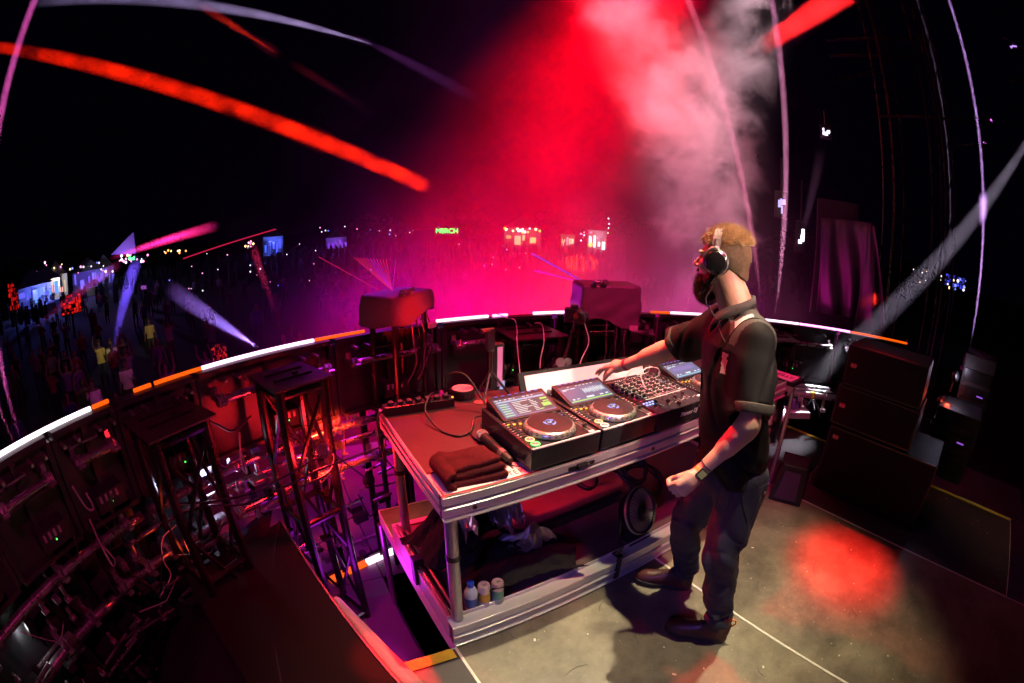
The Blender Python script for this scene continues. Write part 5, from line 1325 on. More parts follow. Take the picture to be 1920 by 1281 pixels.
seam(shirt_o, [SP(-.02, .20, 1.24), SP(-.02, .20, 1.12), SP(-.01, .20, 1.0), SP(-.01, .20, .90)], .0018, thread_d)
seam(pants_o, [(.97, 1.24, .84), (.95, 1.22, .70), (.92, 1.18, .52), (.98, 1.16, .34), (1.02, 1.16, .16)], .0020, thread)
seam(pants_o, [(.86, 1.24, .865), (.89, 1.22, .80), (.93, 1.21, .74)], .0026, thread_d)
seam(pants_o, [(1.03, 1.30, .84), (1.04, 1.38, .84), (1.05, 1.38, .72), (1.03, 1.33, .70), (1.02, 1.28, .73), (1.03, 1.30, .84)], .0020, thread)
# --- shoes
def shoe(heel, toe, nm):
    h, t = Vector(heel), Vector(toe); d = (t-h).normalized(); L = (t-h).length
    def fr(X, Y):
        return (X-h.x)*d.x+(Y-h.y)*d.y, -(X-h.x)*d.y+(Y-h.y)*d.x
    def up(X, Y, Z):
        a, l = fr(X, Y); s = a/L
        w_ = np.interp(s, [0, .15, .45, .72, .92, 1.0], [.030, .036, .036, .046, .036, .012]).astype(np.float32)
        hgt = np.interp(s, [0, .2, .35, .55, .8, 1.0], [.10, .115, .10, .075, .058, .035]).astype(np.float32)
        q = (np.sqrt((l/(w_+.004))**2+(np.maximum(Z-.02, 0)/hgt)**2)-1)*.035
        q = np.maximum(q, np.abs(a-L*.5)-L*.5); q = np.maximum(q, .018-Z)
        q = smin(q, cone(X, Y, Z, (h.x+d.x*.075, h.y+d.y*.075, .07), (h.x+d.x*.055, h.y+d.y*.055, .15), .045, .042), .02)
        return q+.0012*wob(X, Y, Z, 60, 2)
    def so(X, Y, Z):
        a, l = fr(X, Y); s = a/L
        w_ = np.interp(s, [-.02, .05, .15, .45, .72, .92, 1.03], [.012, .036, .042, .042, .054, .044, .008]).astype(np.float32)
        q = np.abs(l)-w_; q = np.maximum(q, np.abs(a-L*.5)-L*.52)
        q = np.maximum(q, np.maximum(Z-.030-.010*np.clip(s-.7, 0, 1), .0015-Z)); return q+.0010*np.sin(a*400)*(Z < .02)
    lo_ = (min(h.x, t.x)-.09, min(h.y, t.y)-.09, -.01); hi_ = (max(h.x, t.x)+.09, max(h.y, t.y)+.09, .20)
    o = sdf_object('shoe', up, lo_, hi_, .004, shoem, dj); sdf_object('sole', so, lo_, hi_, .004, solem, o)
    lv = Vector((-d.y, d.x, 0))
    for i in range(4):
        c = h+d*(L*.50+i*.022)+Vector((0, 0, .105-.009*i)); MB().tube([c-lv*.026-Vector((0, 0, .008)), c+Vector((0, 0, .002)), c+lv*.026-Vector((0, 0, .008))], .0028, 6).build('lace', KNOB, o, smooth=True)
    MB().tube([h+d*.005+Vector((0, 0, .10)), h-d*.015+Vector((0, 0, .125)), h-d*.010+Vector((0, 0, .15)), h+d*.02+Vector((0, 0, .155))], .004, 6).build('pull_tab', mat('orange_tab', (.8, .22, .03), .6), o, smooth=True)
shoe((1.050, 1.195, 0), (.775, 1.345, 0), 'l')
shoe((.985, 1.612, 0), (.690, 1.735, 0), 'r')

# --- watch and wrist bands
def band(w, el, off, r, wd, m_, nm, face=None):
    w, el = Vector(w), Vector(el); d = (w-el).normalized(); c = w-d*off; q = d.to_track_quat('Z', 'Y').to_matrix().to_4x4()
    return MB().lathe([(r-.003, -wd/2), (r, -wd/2+.001), (r, wd/2-.001), (r-.003, wd/2), (r-.004, wd/2)], c, 28, q).build(nm, m_, dj, smooth='auto'), c, d
wb, c, d = band(lwr, lel, .012, .0285, .018, mat('watch_strap', (.75, .38, .10), .5), 'watch')
fc = (Vector((-.1, -1, .35))-d*Vector((-.1, -1, .35)).dot(d)).normalized(); side = d.cross(fc)
def slab(c, n_, u_, su, sv, t_, nm, m_, par):
    v_ = n_.cross(u_).normalized(); p = []
    for z in (0, t_):
        for a, b_ in ((-su, -sv), (su, -sv), (su, sv), (-su, sv)): p.append(c+u_*a+v_*b_+n_*z)
    return MB().hexa(p).build(nm, m_, par, bevel=.002)
slab(c+fc*.027, fc, d, .019, .018, .009, 'watch_case', mat('watch_case', (.08, .07, .07), .2, .6), wb)
slab(c+fc*.0362, fc, d, .014, .013, .0008, 'watch_face', glow('watch_face', (.5, .42, .2), .25), wb)
band(lwr, lel, .040, .0305, .004, KNOB, 'wrist_cord')
band(rwr, rel, .022, .0305, .017, mat('magenta_band', (.28, .015, .05), .35), 'wristband')
# ================================================================== loudspeaker stack at the right
spk = mat('cabinet_black', (.016, .014, .016), .5, bump=.2, bscale=160, var=.2, vscale=8)
grl = mat('grille_black', (.012, .010, .012), .55, .3, bump=.9, bscale=420)
badge = mat('red_badge', (.55, .02, .04), .4); badge_w = mat('badge_white', (.85, .75, .75), .5)
def cabinet(label, a, b, z, w, d, h, sub=False):
    """front face looks toward -a; width runs along b"""
    t = thing('loudspeaker', label, 'speaker', T(a, b, z), TB, 'loudspeakers stacked on the riser')
    MB().box((d/2, w/2, h/2), (d, w, h)).build('cabinet', spk, t, bevel=.008)
    MB().box((-.008, w/2, h/2), (.012, w-.03, h-.03)).build('grille', grl, t, bevel=.004)
    m = MB()
    for y in (.004, w-.004): m.box((-.004, y, h/2), (.012, .012, h-.02))
    for z_ in (.006, h-.006): m.box((-.005, w/2, z_), (.012, w-.03, .010))
    m.build('grille_frame', mat('grille_frame', (.05, .035, .04), .35, .4), t)
    for y in (.0, w):
        MB().box((d*.5, y, h*.5), (.14, .006, .05)).build('handle', KNOB, t, bevel=.002)
    for x in (.06, d-.06):
        for y in (.06, w-.06): MB().cyl((x, y, -.004), (x, y, .004), .02, n=10).build('foot', KNOB, t)
    bd = MB().box((-.0165, w-.07, h*.52 if not sub else h*.86), (.004, .050, .034)).build('badge', badge, t, bevel=.004)
    lettering('RCF', .030, Matrix.Translation((-.0190, w-.047, (h*.52 if not sub else h*.86)-.011)) @ Matrix(((0, 0, -1, 0), (-1, 0, 0, 0), (0, 1, 0, 0), (0, 0, 0, 1))), badge_w, bd)
    return t
cabinet('large black subwoofer standing on the riser floor, bottom of the stack', 2.88, -1.31, .004, 1.01, .62, .530, True)
cabinet('black loudspeaker with a small red badge, middle of the stack', 2.90, -1.02, .548, .74, .50, .300)
cabinet('black loudspeaker with a small red badge, topmost of the stack', 2.91, -1.0, .858, .70, .48, .300)

# black gear case on the floor at the end of the table
t = thing('equipment_case', 'glossy black angular case on the floor between table end and subwoofer', 'case', T(2.56, -.20, 0), TB+R(20))
MB().hexa([(-.13, -.13, 0), (.15, -.15, 0), (.15, .16, 0), (-.13, .14, 0), (-.06, -.10, .27), (.11, -.11, .30), (.11, .12, .30), (-.06, .10, .27)]).build('body', blackp, t, bevel=.008)
m = MB(); m.hexa([(-.135, -.08, .03), (-.12, -.08, .03), (-.12, .10, .03), (-.135, .10, .03), (-.075, -.06, .23), (-.06, -.06, .23), (-.06, .07, .23), (-.075, .07, .23)]); m.build('front_plate', mat('plate_violet', (.06, .04, .09), .2), t, bevel=.003)
MB().tube(smooth_path([(.0, -.12, .20), (.02, -.17, .26), (.10, -.17, .24), (.11, -.13, .12)], 5), .006, 6).build('strap', KNOB, t, smooth=True)
MB().box((.06, -.145, .16), (.10, .006, .02)).build('strip', mat('violet_strip', (.25, .12, .5), .4), t)
t = thing('side_table', 'small shelf with pink paper past the right end of the table', 'shelf', T(2.455, -.02, .60), TB)
MB().box((.10, .14, .255), (.20, .34, .03)).build('board', BLK, t, bevel=.003)
m = MB(); m.box((.01, .14, .22), (.02, .34, .04)); m.build('front_rail', ALU, t)
MB().box((.10, .14, .2715), (.17, .28, .002)).build('paper', mat('pink_paper', (.75, .45, .48), .7), t)
Mx = Matrix.Translation((.13, .02, .2728)) @ Matrix.Rotation(R(90), 4, 'Z')
lettering('STEP', .075, Mx, INK, t)
MB().cyl((.16, .03, -.6), (.16, .03, .24), .018, n=10).build('leg', ALU, t, smooth='auto'); MB().cyl((.03, .28, -.6), (.03, .28, .24), .018, n=10).build('leg', ALU, t, smooth='auto')

# brightly lit rigging bar where the slanting beam lands
t = thing('clamp_bar', 'brightly lit metal bar with clamps and a yellow tag behind the table end', 'rigging', K(1500, 742, 4.4), R(-12)); t.scale = (1.35, 1.35, 1.35)
light('clamp_lamp', 'SPOT', K(1600, 640, 4.5)+Vector((.1, .2, .3)), (.9, .85, 1), 260, K(1505, 745, 4.4), 36, .8, .03)
lit = mat('bright_metal', (.80, .79, .77), .3, .4, var=.2, vscale=30)
MB().cyl((-.14, 0, .02), (.36, .05, -.02), .024, n=12).build('bar', lit, t, smooth='auto')
MB().cyl((-.16, -.02, .06), (.40, .03, .03), .008, n=8).build('thin_bar', lit, t, smooth='auto')
MB().lathe([(.030, -.014), (.034, 0), (.030, .014)], (.12, .025, -.002), 12, Matrix.Rotation(R(90), 4, 'Y')).build('yellow_tag', mat('yellow_tag', (.75, .45, .03), .5), t)
m = MB().box((.0, 0, -.13), (.20, .12, .05)); m.build('plate', lit, t, bevel=.004)
for k in range(16):
    r_ = random.Random(50+k); c = Vector((r_.uniform(-.2, .25), r_.uniform(-.06, .06), r_.uniform(-.20, .0)))
    if k % 3 == 0: MB().cyl(c, c+Vector((r_.uniform(-.05, .05), r_.uniform(-.03, .03), r_.uniform(.03, .07))), r_.uniform(.008, .018), n=10).build('bolt', lit, t, smooth='auto')
    elif k % 3 == 1: MB().box(c, (r_.uniform(.02, .05), r_.uniform(.02, .04), r_.uniform(.015, .035)), r_.uniform(0, 3)).build('lug', lit, t, bevel=.003)
    else: MB().tube(smooth_path([c, c+Vector((.05, .02, .05)), c+Vector((.10, 0, .01)), c+Vector((.13, -.02, -.06))], 4), .005, 6).build('lead', WHITE if k % 2 else CABLE, t, smooth=True)
MB().box((-.02, .02, -.07), (.07, .05, .07), .4).build('violet_box', mat('violet_box', (.3, .25, .75), .4), t, bevel=.004)
MB().lathe([(.03, 0), (.045, .02), (.045, .10), (.03, .11)], (-.17, -.03, -.16), 16, Matrix.Rotation(R(60), 4, 'X')).build('lamp_can', lit, t, smooth='auto')

# ------------------------------------------------------------------ laser projectors under rain covers
def laser(name_label, px0, px1, py_top, py_bot, dist, cloth, col_lab, seed, depth=.34, turn=.03):
    c0, c1 = K(px0, py_top, dist), K(px1, py_top, dist+turn); zb = K((px0+px1)/2, py_bot, dist).z; zt_ = (c0.z+c1.z)/2
    ax = (Vector((c1.x, c1.y, 0))-Vector((c0.x, c0.y, 0))); w = ax.length; rz = math.atan2(ax.y, ax.x)
    t = thing('laser_projector', name_label, 'laser projector', (c0.x, c0.y, 0), rz, 'covered laser projectors')
    def cov(X, Y, Z):
        x = X-w/2; y = Y-depth/2; f = np.clip((zt_-Z)/(zt_-zb), 0, 1.3)
        sx = w/2+.012*f; sy = depth/2+.012*f
        wr = .008*(1-2*np.abs(np.sin(9*X+7*Y+6*(Z-zb)+seed)))**3*(.3+f)*.5+.0045*np.sin(26*X+5*np.sin(Z*9+seed)+seed)*(.2+f)+.0035*np.sin(22*Y+4*np.sin(Z*11)+seed*2)*(.2+f)+.003*wob(X, Y, Z, 24, seed)
        hem = zb+.020*np.sin(X*17+seed)+.018*np.sin(Y*13+seed)-.03*np.sin(X*6+seed)
        qx = np.abs(x)-sx+.03; qy = np.abs(y)-sy+.03; qz = Z-zt_+.02
        d = np.sqrt(np.maximum(qx, 0)**2+np.maximum(qy, 0)**2+np.maximum(qz, 0)**2)+np.minimum(np.maximum(np.maximum(qx, qy), qz), 0)-.026+wr
        d = np.maximum(d, hem-Z)
        inn = np.maximum(np.maximum(np.abs(x)-sx+.024, np.abs(y)-sy+.024), Z-zt_+.045)
        return np.maximum(d, -inn)
    sdf_object('rain_cover', cov, (-.06, -.06, zb-.09), (w+.06, depth+.06, zt_+.04), .007, cloth, t)
    MB().box((w/2, depth/2, (zb+zt_)/2), (w-.08, depth-.08, zt_-zb-.08)).build('housing', spk, t)
    for x, y in ((.07, .05), (w-.07, .05), (.07, depth-.05), (w-.07, depth-.05)):
        MB().cyl((x, y, -.9), (x, y, zb+.04), .021, n=10).build('stand_leg', TRUSS, t, smooth='auto')
    m = MB(); m.cyl((.07, .05, .48), (w-.07, .05, .48), .012, n=8); m.cyl((.07, .05, .62), (w-.07, .05, .62), .010, n=8); m.cyl((.07, .05, .30), (.07, depth-.05, .34), .012, n=8); m.build('stand_rail', TRUSS, t, smooth='auto')
    MB().box((w/2, depth/2, .55), (w-.05, depth-.06, .02)).build('stand_shelf', BLK, t)
    m = MB()
    for x in (.09, .16): m.box((x, -.0, zt_+.014), (.035, .03, .022)); m.cyl((x, -.02, zt_+.02), (x+.05, .02, zt_+.02), .008, n=8)
    m.cyl((.10, .02, zt_+.03), (.22, .02, zt_+.02), .008, n=8); m.lathe([(.001, -.008), (.02, -.008), (.02, .008), (.001, .008)], (.17, -.01, zt_+.03), 16, Matrix.Rotation(R(80), 4, 'X')); m.build('bracket', CLAMP, t, smooth='auto')
    for k in range(5):
        x = w*.45+.04*k; r_ = random.Random(seed*9+k)
        MB().tube(smooth_path([(x, .02, zb+.03), (x+r_.uniform(-.03, .03), -.01, zb-.12), (x+r_.uniform(-.05, .05), .0, zb-.28), (x+r_.uniform(-.08, .08), .05, zb-.42)], 5), .006, 6).build('power_lead', CABLE if k % 2 else mat('grey_lead', (.12, .10, .10), .4), t, smooth=True)
    MB().box((w-.06, -.012, zb-.05), (.07, .02, .035)).build('name_plate', mat('label_pale', (.6, .5, .5), .5), t)
    return t, w, zt_
redcloth = mat('dark_cover_cloth', (.10, .07, .075), .6, bump=.15, bscale=100)
greycloth = mat('grey_cover_cloth', (.15, .11, .13), .42, bump=.15, bscale=80)
L1, w1, z1_ = laser('laser projector under a dark cover lit red, left of centre', 736, 817, 551, 614, 2.68, redcloth, '', 2, .30, .34)
L2, w2, z2_ = laser('laser projector under a crumpled grey cover by the black camera', 1092, 1206, 537, 606, 3.30, greycloth, '', 5, .34, .16)
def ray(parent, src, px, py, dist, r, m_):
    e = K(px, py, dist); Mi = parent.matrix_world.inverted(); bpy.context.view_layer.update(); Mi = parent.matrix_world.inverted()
    MB().cyl(Mi @ Vector(src), Mi @ e, r, r*2.2, n=6, cap=True).build('laser_ray', m_, parent)  # glowing tube stands in for laser light scattered by haze
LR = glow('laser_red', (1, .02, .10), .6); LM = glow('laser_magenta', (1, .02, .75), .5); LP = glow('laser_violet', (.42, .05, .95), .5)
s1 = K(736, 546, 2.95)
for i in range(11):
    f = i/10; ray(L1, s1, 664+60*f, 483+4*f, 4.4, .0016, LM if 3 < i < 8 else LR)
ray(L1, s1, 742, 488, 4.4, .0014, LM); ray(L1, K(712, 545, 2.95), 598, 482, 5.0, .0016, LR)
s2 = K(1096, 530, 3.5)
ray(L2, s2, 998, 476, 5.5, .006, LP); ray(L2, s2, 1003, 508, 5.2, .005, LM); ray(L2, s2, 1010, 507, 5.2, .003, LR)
o = MB().cyl(K(344, 485, 14), K(517, 430, 26), .018, .035, n=6).build('laser_ray', glow('laser_thin_red', (1, .02, .10), .5)); tag(o, 'thin red laser line crossing above the crowd', 'laser ray')  # glowing tube in place of lit haze

# ------------------------------------------------------------------ camera on an arm
cp_ = K(1085, 592, 2.95)
t = thing('camera', 'black camera on a jointed arm in front of the grey covered projector', 'camera', cp_, R(-12))
MB().box((-.03, 0, 0), (.13, .07, .10)).build('body', blackp, t, bevel=.01); MB().box((-.03, 0, .058), (.05, .05, .025)).build('viewfinder', blackp, t, bevel=.006)
Mc = Matrix.Rotation(R(90), 4, 'X') @ Matrix.Rotation(R(-28), 4, 'Y')
MB().lathe([(.040, 0), (.042, .04), (.046, .05), (.046, .085), (.040, .09), (.036, .075), (.001, .07)], (.035, -.01, -.002), 28, Mc).build('lens', blackp, t, smooth='auto')
MB().lathe([(.0465, .052), (.0475, .056), (.0465, .060)], (.035, -.01, -.002), 28, Mc).build('lens_ring', mat('lens_ring', (.3, .25, .28), .3, .7), t, smooth='auto')
m = MB(); m.tube([(-.02, 0, -.05), (-.03, 0, -.10), (-.06, -.02, -.22), (-.09, -.02, -.34)], .012, 8); m.lathe([(.001, -.02), (.02, 0), (.001, .02)], (-.035, -.005, -.13), 12); m.box((-.10, -.02, -.36), (.10, .05, .04)); m.build('arm', KNOB, t, smooth='auto')
wpc = mat('pinkish_lead', (.75, .62, .62), .45)
def hang(pts, lab, r=.0035): cable('cable', [K(*p) for p in pts], r, wpc, lab, 'thin pale cables hanging behind the table')
hang([(1094, 600, 2.95), (1104, 640, 2.9), (1092, 670, 2.85), (1080, 700, 2.8)], 'pale cable hanging from the black camera')
hang([(930, 588, 3.2), (950, 596, 3.1), (967, 604, 3.0), (970, 650, 2.9), (975, 700, 2.75), (976, 722, 2.65)], 'pale cable hanging over the screen edge beside the violet light box')
hang([(1003, 606, 3.1), (1016, 608, 3.0), (1020, 640, 2.95), (1014, 670, 2.9), (1012, 690, 2.8)], 'pale cable curving down left of the black camera')
t = thing('pan_lamp', 'small black lamp head standing behind the white panel', 'lamp', K(1050, 682, 2.75), 0)
m = MB(); m.lathe([(.001, -.03), (.03, -.03), (.036, .02), (.03, .03), (.001, .028)], (0, 0, 0), 16, Matrix.Rotation(R(60), 4, 'X')); m.lathe([(.001, -.02), (.02, -.02), (.024, .02), (.001, .02)], (.05, 0, .015), 14, Matrix.Rotation(R(70), 4, 'X')); m.build('head', KNOB, t, smooth='auto')
MB().cyl((0, 0, -.05), (.0, 0, -.6), .012, n=8).build('stem', KNOB, t); 

# ------------------------------------------------------------------ left: dark monitor speaker, drapes, lamps on the lower stage
spk_dark = mat('cabinet_matt', (.006, .005, .006), .9, spec=.08)
t = thing('monitor_speaker', 'big black monitor speaker with a red lit edge in the lower left foreground', 'speaker', (0, 0, 0))
A_, C_ = Vector((-1.41, 2.0, 0)), Vector((-.37, .93, 0)); dv = (C_-A_).normalized(); pv = Vector((-.5, -.866, 0))
B4 = [A_, C_+dv*.05, C_+dv*.05+pv*.55, A_+Vector((.02, -.05, 0))+pv*.75]
MB().hexa([p+Vector((0, 0, -.9)) for p in B4]+[p+Vector((0, 0, .045)) for p in B4]).build('cabinet', spk_dark, t, bevel=.012)
nv = Vector((-dv.y, dv.x, 0)); nv = nv if nv.x > 0 else -nv
m = MB(); n = 10; vs = []
for i in range(n+1):
    f = .53+.52*i/n; p = A_.lerp(C_, f)
    for zz, off in ((.03, -.002), (.065, .018), (.070, .050), (.045, .085), (-.10, .10)): vs.append(p+nv*(off*(.55+.45*math.sin(i/n*1.6))+.004*math.sin(i/n*3.1))+Vector((0, 0, zz-.02*(1-i/n))))
m.add(vs, [(i*5+k, i*5+5+k, i*5+6+k, i*5+k+1) for i in range(n) for k in range(4)])
mesh_red = mat('grille_mesh', (.34, .30, .30), .5, .3, bump=1.0, bscale=260, stretch=(1, 1, 4))
g_ = m.build('front_grille', mesh_red, t, smooth=True); s_ = g_.modifiers.new('s', 'SOLIDIFY'); s_.thickness = .006
MB().beam(A_+Vector((0, 0, .048)), C_+Vector((0, 0, .048)), .012, .012).build('edge_trim', mat('rubber_edge', (.10, .05, .07), .35), t)
q0, q1 = A_+Vector((.0, -.02, .050)), Vector((-.80, .62, .050)); MB().tube(smooth_path([q0, A_.lerp(q1, .5)+Vector((-.06, 0, .01)), q1], 8), .007, 6).build('lead', CLOTH, t, smooth=True)
light('monitor_red', 'SPOT', (.10, 1.10, 1.5), (1, .01, .01), 900, (-.50, 1.12, .02), 13, .5, .03)

drape = mat('black_drape', (.012, .008, .014), .9, bump=.3, bscale=40, spec=.1)
m = MB(); n = 14; vs = []; P0 = [Vector((-2.25, 1.75, -.35)), Vector((-1.5, 2.05, .05)), Vector((-.95, .55, -.05)), Vector((-1.7, .10, -.5))]
for j in range(n+1):
    for i in range(n+1):
        u, v = i/n, j/n; p = (P0[0]*(1-u)+P0[1]*u)*(1-v)+(P0[3]*(1-u)+P0[2]*u)*v
        p.z += .10*math.sin(3.14*u)*math.sin(3.14*v)+.03*math.sin(9*u+4*v)+.02*math.sin(13*v); vs.append(p)
m.add(vs, [(j*(n+1)+i, j*(n+1)+i+1, (j+1)*(n+1)+i+1, (j+1)*(n+1)+i) for j in range(n) for i in range(n)])
o = m.build('drape', drape, smooth=True); s_ = o.modifiers.new('s', 'SOLIDIFY'); s_.thickness = .01; tag(o, 'dark purple cloth draped over gear at the bottom left', 'drape')
def small_lamp(px, py, dist, col_, pw, label, rr=.03, glowm=None, strength=3):
    p = K(px, py, dist); t = thing('stage_lamp', label, 'lamp', p, 0, 'small lamps among the rigging')
    MB().lathe([(rr*.7, -.06), (rr*1.15, -.05), (rr*1.2, .0), (rr*1.05, .004)], (0, 0, 0), 16, Matrix.Rotation(R(75), 4, 'X')).build('housing', BLKM, t, smooth='auto')
    MB().lathe([(.001, .002), (rr*.8, .004), (rr, 0)], (0, 0, 0), 16, Matrix.Rotation(R(75), 4, 'X')).build('lens', glow('lamp_lens_'+label[:10], col_, strength), t, smooth=True)
    MB().cyl((0, .03, -.03), (0, .05, -.16), .012, n=8).build('stem', BLKM, t)
    if pw: light('stage_lamp_light', 'POINT', p+Vector((.0, -.06, .02)), col_, pw, radius=.03)
small_lamp(398, 900, 2.6, (.7, .7, 1), 5, 'white glowing lamp behind the lower pipes left of the truss', .035, strength=4)
small_lamp(146, 995, 2.25, (1, .05, .02), 1.2, 'red lamp glowing low behind the left pipes', .022, strength=3)
small_lamp(48, 1178, 2.2, (.8, .8, .8), 1.2, 'grey white lamp near the bottom left corner', .05, strength=.35)
small_lamp(352, 1022, 2.15, (1, .08, .02), .5, 'dim orange lamp above the dark drape', .016, strength=.8)
small_lamp(1768, 755, 4.4, (1, .06, .02), 2, 'red lamp glowing right of the loudspeaker stack', .05, strength=3)
small_lamp(1795, 706, 4.6, (.8, .7, 1), 1.5, 'white lamp shining right of the topmost loudspeaker', .04, strength=3)
small_lamp(1745, 790, 4.4, (.8, .7, 1), .6, 'tiny white lamp right of the middle loudspeaker', .018, strength=3)
small_lamp(1424, 294, 9.0, (1, .08, .04), 0, 'small red lamp high in the red smoke right of the plume', .07, strength=2)
small_lamp(1705, 640, 5.5, (1, .1, .05), 0, 'tiny red lamp at the right end of the screen edge', .02, strength=2)

# cables draped over the left rigging
for k, (pts, r) in enumerate([([(330, 945, 2.1), (400, 940, 2.0), (470, 925, 1.95), (540, 890, 2.0), (590, 862, 2.1), (625, 850, 2.2), (618, 885, 2.1), (560, 915, 2.0)], .006),
                              ([(300, 985, 2.1), (380, 950, 2.05), (460, 945, 2.0), (550, 905, 2.0), (600, 880, 2.1), (680, 850, 2.2), (725, 835, 2.3)], .006),
                              ([(690, 900, 2.3), (650, 870, 2.25), (620, 850, 2.2), (590, 850, 2.2), (600, 830, 2.25)], .005),
                              ([(330, 985, 2.2), (305, 1010, 2.2), (306, 1050, 2.2), (320, 1080, 2.2), (300, 1120, 2.2)], .004),
                              ([(350, 720, 2.5), (345, 760, 2.45), (352, 800, 2.4), (362, 830, 2.4)], .006),
                              ([(605, 680, 2.9), (590, 700, 2.8), (596, 740, 2.8), (612, 770, 2.8)], .005),
                              ([(735, 790, 2.2), (722, 830, 2.2), (724, 860, 2.2), (740, 880, 2.2)], .005),
                              ([(20, 905, 2.2), (45, 880, 2.2), (80, 900, 2.2), (110, 885, 2.2)], .005)]):
    labs = ['looped black cable bundle over the rigging left of the table', 'long black cable running along the low red pipe', 'black cable knot by the ring at the pipe end', 'thin pale cable curling above the dark drape',
            'black cables hanging in front of the pale scrim strip', 'cable hanging by the square truss tower', 'cable dangling at the back left table corner', 'cable at the far left screen panel']
    cable('cable', [K(*p) for p in pts], r, wpc if k == 3 else CABLE, labs[k], 'cables on the left rigging')
o = MB().lathe([(.030, -.006), (.042, 0), (.030, .006), (.028, 0)], (0, 0, 0), 24, Matrix.Rotation(R(60), 4, 'X')).build('cable_ring', mat('ring_clear', (.5, .35, .3), .2, .6), smooth='auto'); o.location = K(606, 845, 2.15); tag(o, 'shiny round ring where the left cables cross', 'ring')
# lamp fixtures that stand below the upright beams, and dark hanging heads of the front rig
def head(p, label, s=1.0, up=True, rz=0):
    t = thing('moving_head_lamp', label, 'stage light', p, rz, 'moving head lamps of the rig'); k = 1 if up else -1
    MB().box((0, 0, -.12*k*s), (.20*s, .16*s, .07*s)).build('base', BLK, t, bevel=.006)
    for sx in (-1, 1): MB().box((sx*.10*s, 0, -.02*k*s), (.02*s, .07*s, .18*s)).build('yoke', BLK, t, bevel=.003)
    MB().lathe([(.001, -.10*s), (.05*s, -.09*s), (.072*s, 0), (.075*s, .09*s), (.06*s, .095*s), (.001, .085*s)], (0, 0, 0), 18, Matrix.Rotation(0 if up else R(160), 4, 'X')).build('head', BLKM, t, smooth='auto')
    return t
head(K(37, 822, 2.6)+Vector((0, 0, -.12)), 'lamp head at the foot of the far left upright beam', .6)
head(K(1453, 596, 4.6)+Vector((0, 0, -.12)), 'lamp head at the foot of the straight pink beam', .6)
head(K(1819, 655, 6.0)+Vector((0, 0, -.14)), 'lamp head at the foot of the bright violet upright beam', .8)
# ================================================================== right background: masts, wrapped tower, fixtures
wrap = mat('plastic_wrap', (.035, .025, .045), .45, bump=.5, bscale=6, stretch=(1, 1, .15), spec=.6)
def pt(px, py, d): return K(px, py, d)
t = thing('wrapped_tower', 'tall tower wrapped in translucent plastic beyond the right of the screen', 'tower', (0, 0, 0))
def sheet(px_list_top, px_list_bot, d0, d1, nm, m_, parent, waves=10, amp=.05):
    n = 40; vs = []; m = MB()
    for j in range(9):
        for i in range(n+1):
            u = i/n; v = j/8; a = K(px_list_top[0]+(px_list_top[2]-px_list_top[0])*u, px_list_top[1]+(px_list_top[3]-px_list_top[1])*u, d0+(d1-d0)*u)
            b = K(px_list_bot[0]+(px_list_bot[2]-px_list_bot[0])*u, px_list_bot[1]+(px_list_bot[3]-px_list_bot[1])*u, d0+(d1-d0)*u)
            p = a.lerp(b, v); p += Vector((p.x, p.y, 0)).normalized()*amp*math.sin(u*waves*2.1+1.5*math.sin(v*3+u*4))*(.4+v); vs.append(p)
    m.add(vs, [(j*(n+1)+i, j*(n+1)+i+1, (j+1)*(n+1)+i+1, (j+1)*(n+1)+i) for j in range(8) for i in range(n)])
    o = m.build(nm, m_, parent, smooth=True); s_ = o.modifiers.new('s', 'SOLIDIFY'); s_.thickness = .01; return o
sheet((1540, 408, 1636, 418), (1530, 586, 1640, 600), 8.0, 7.6, 'wrap', wrap, t)
sheet((1628, 420, 1640, 424), (1600, 618, 1660, 622), 7.5, 7.4, 'loose_wrap', wrap, t, 5, .04)
b0_ = K(1585, 500, 8.15); MB().box((b0_.x, b0_.y+.3, b0_.z+.1), (.8, .4, 2.0), -.7).build('speaker_column', spk, t, bevel=.02)
light('wrap_red', 'SPOT', K(1700, 560, 6.6)+Vector((0, 0, .2)), (1, .03, .01), 700, K(1636, 562, 7.4), 10, .9, .05)
light('wrap_violet', 'SPOT', (3.2, 3.6, 5.5), (.6, .08, .8), 26, K(1590, 480, 7.8), 30, .8, .05)
def fixture(px, py, d, w, h, label, strength=2.2, col_=(.85, .8, 1)):
    p = K(px, py, d); t = thing('hanging_lamp', label, 'stage light', p, -math.atan2(p.x, p.y), 'white fixtures hanging in the dark rig')
    r_ = random.Random(px)
    MB().box((0, .12, 0), (w*1.3, .2, h*1.2)).build('housing', BLKM, t, bevel=.01)
    for k in range(5): MB().box((r_.uniform(-.35, .35)*w, 0, r_.uniform(-.4, .4)*h), (w*r_.uniform(.15, .4), .03, h*r_.uniform(.1, .35)), 0).build('lens', glow('fixture_%s' % label[:6], col_, strength), t)
    MB().cyl((0, .15, 0), (0, .15, h*2.2), .02, n=6).build('hook', BLKM, t)
fixture(1548, 245, 8.5, .18, .20, 'white fixture glinting high at the right')
fixture(1465, 383, 7.5, .18, .36, 'tall violet white fixture behind the straight pink beam', 1.2, (.6, .5, 1))
fixture(1501, 443, 7.5, .14, .42, 'bright white fixture below the small dim beam', 3)
fixture(1858, 227, 8.0, .08, .08, 'tiny magenta fixture, upper of two near the right edge', 2, (.9, .15, 1))
fixture(1847, 271, 8.0, .08, .08, 'tiny magenta fixture, lower of two near the right edge', 1.6, (.9, .15, 1))
fixture(1900, 88, 8.0, .16, .05, 'small violet fixture in the top right corner', 1.2, (.6, .3, 1))
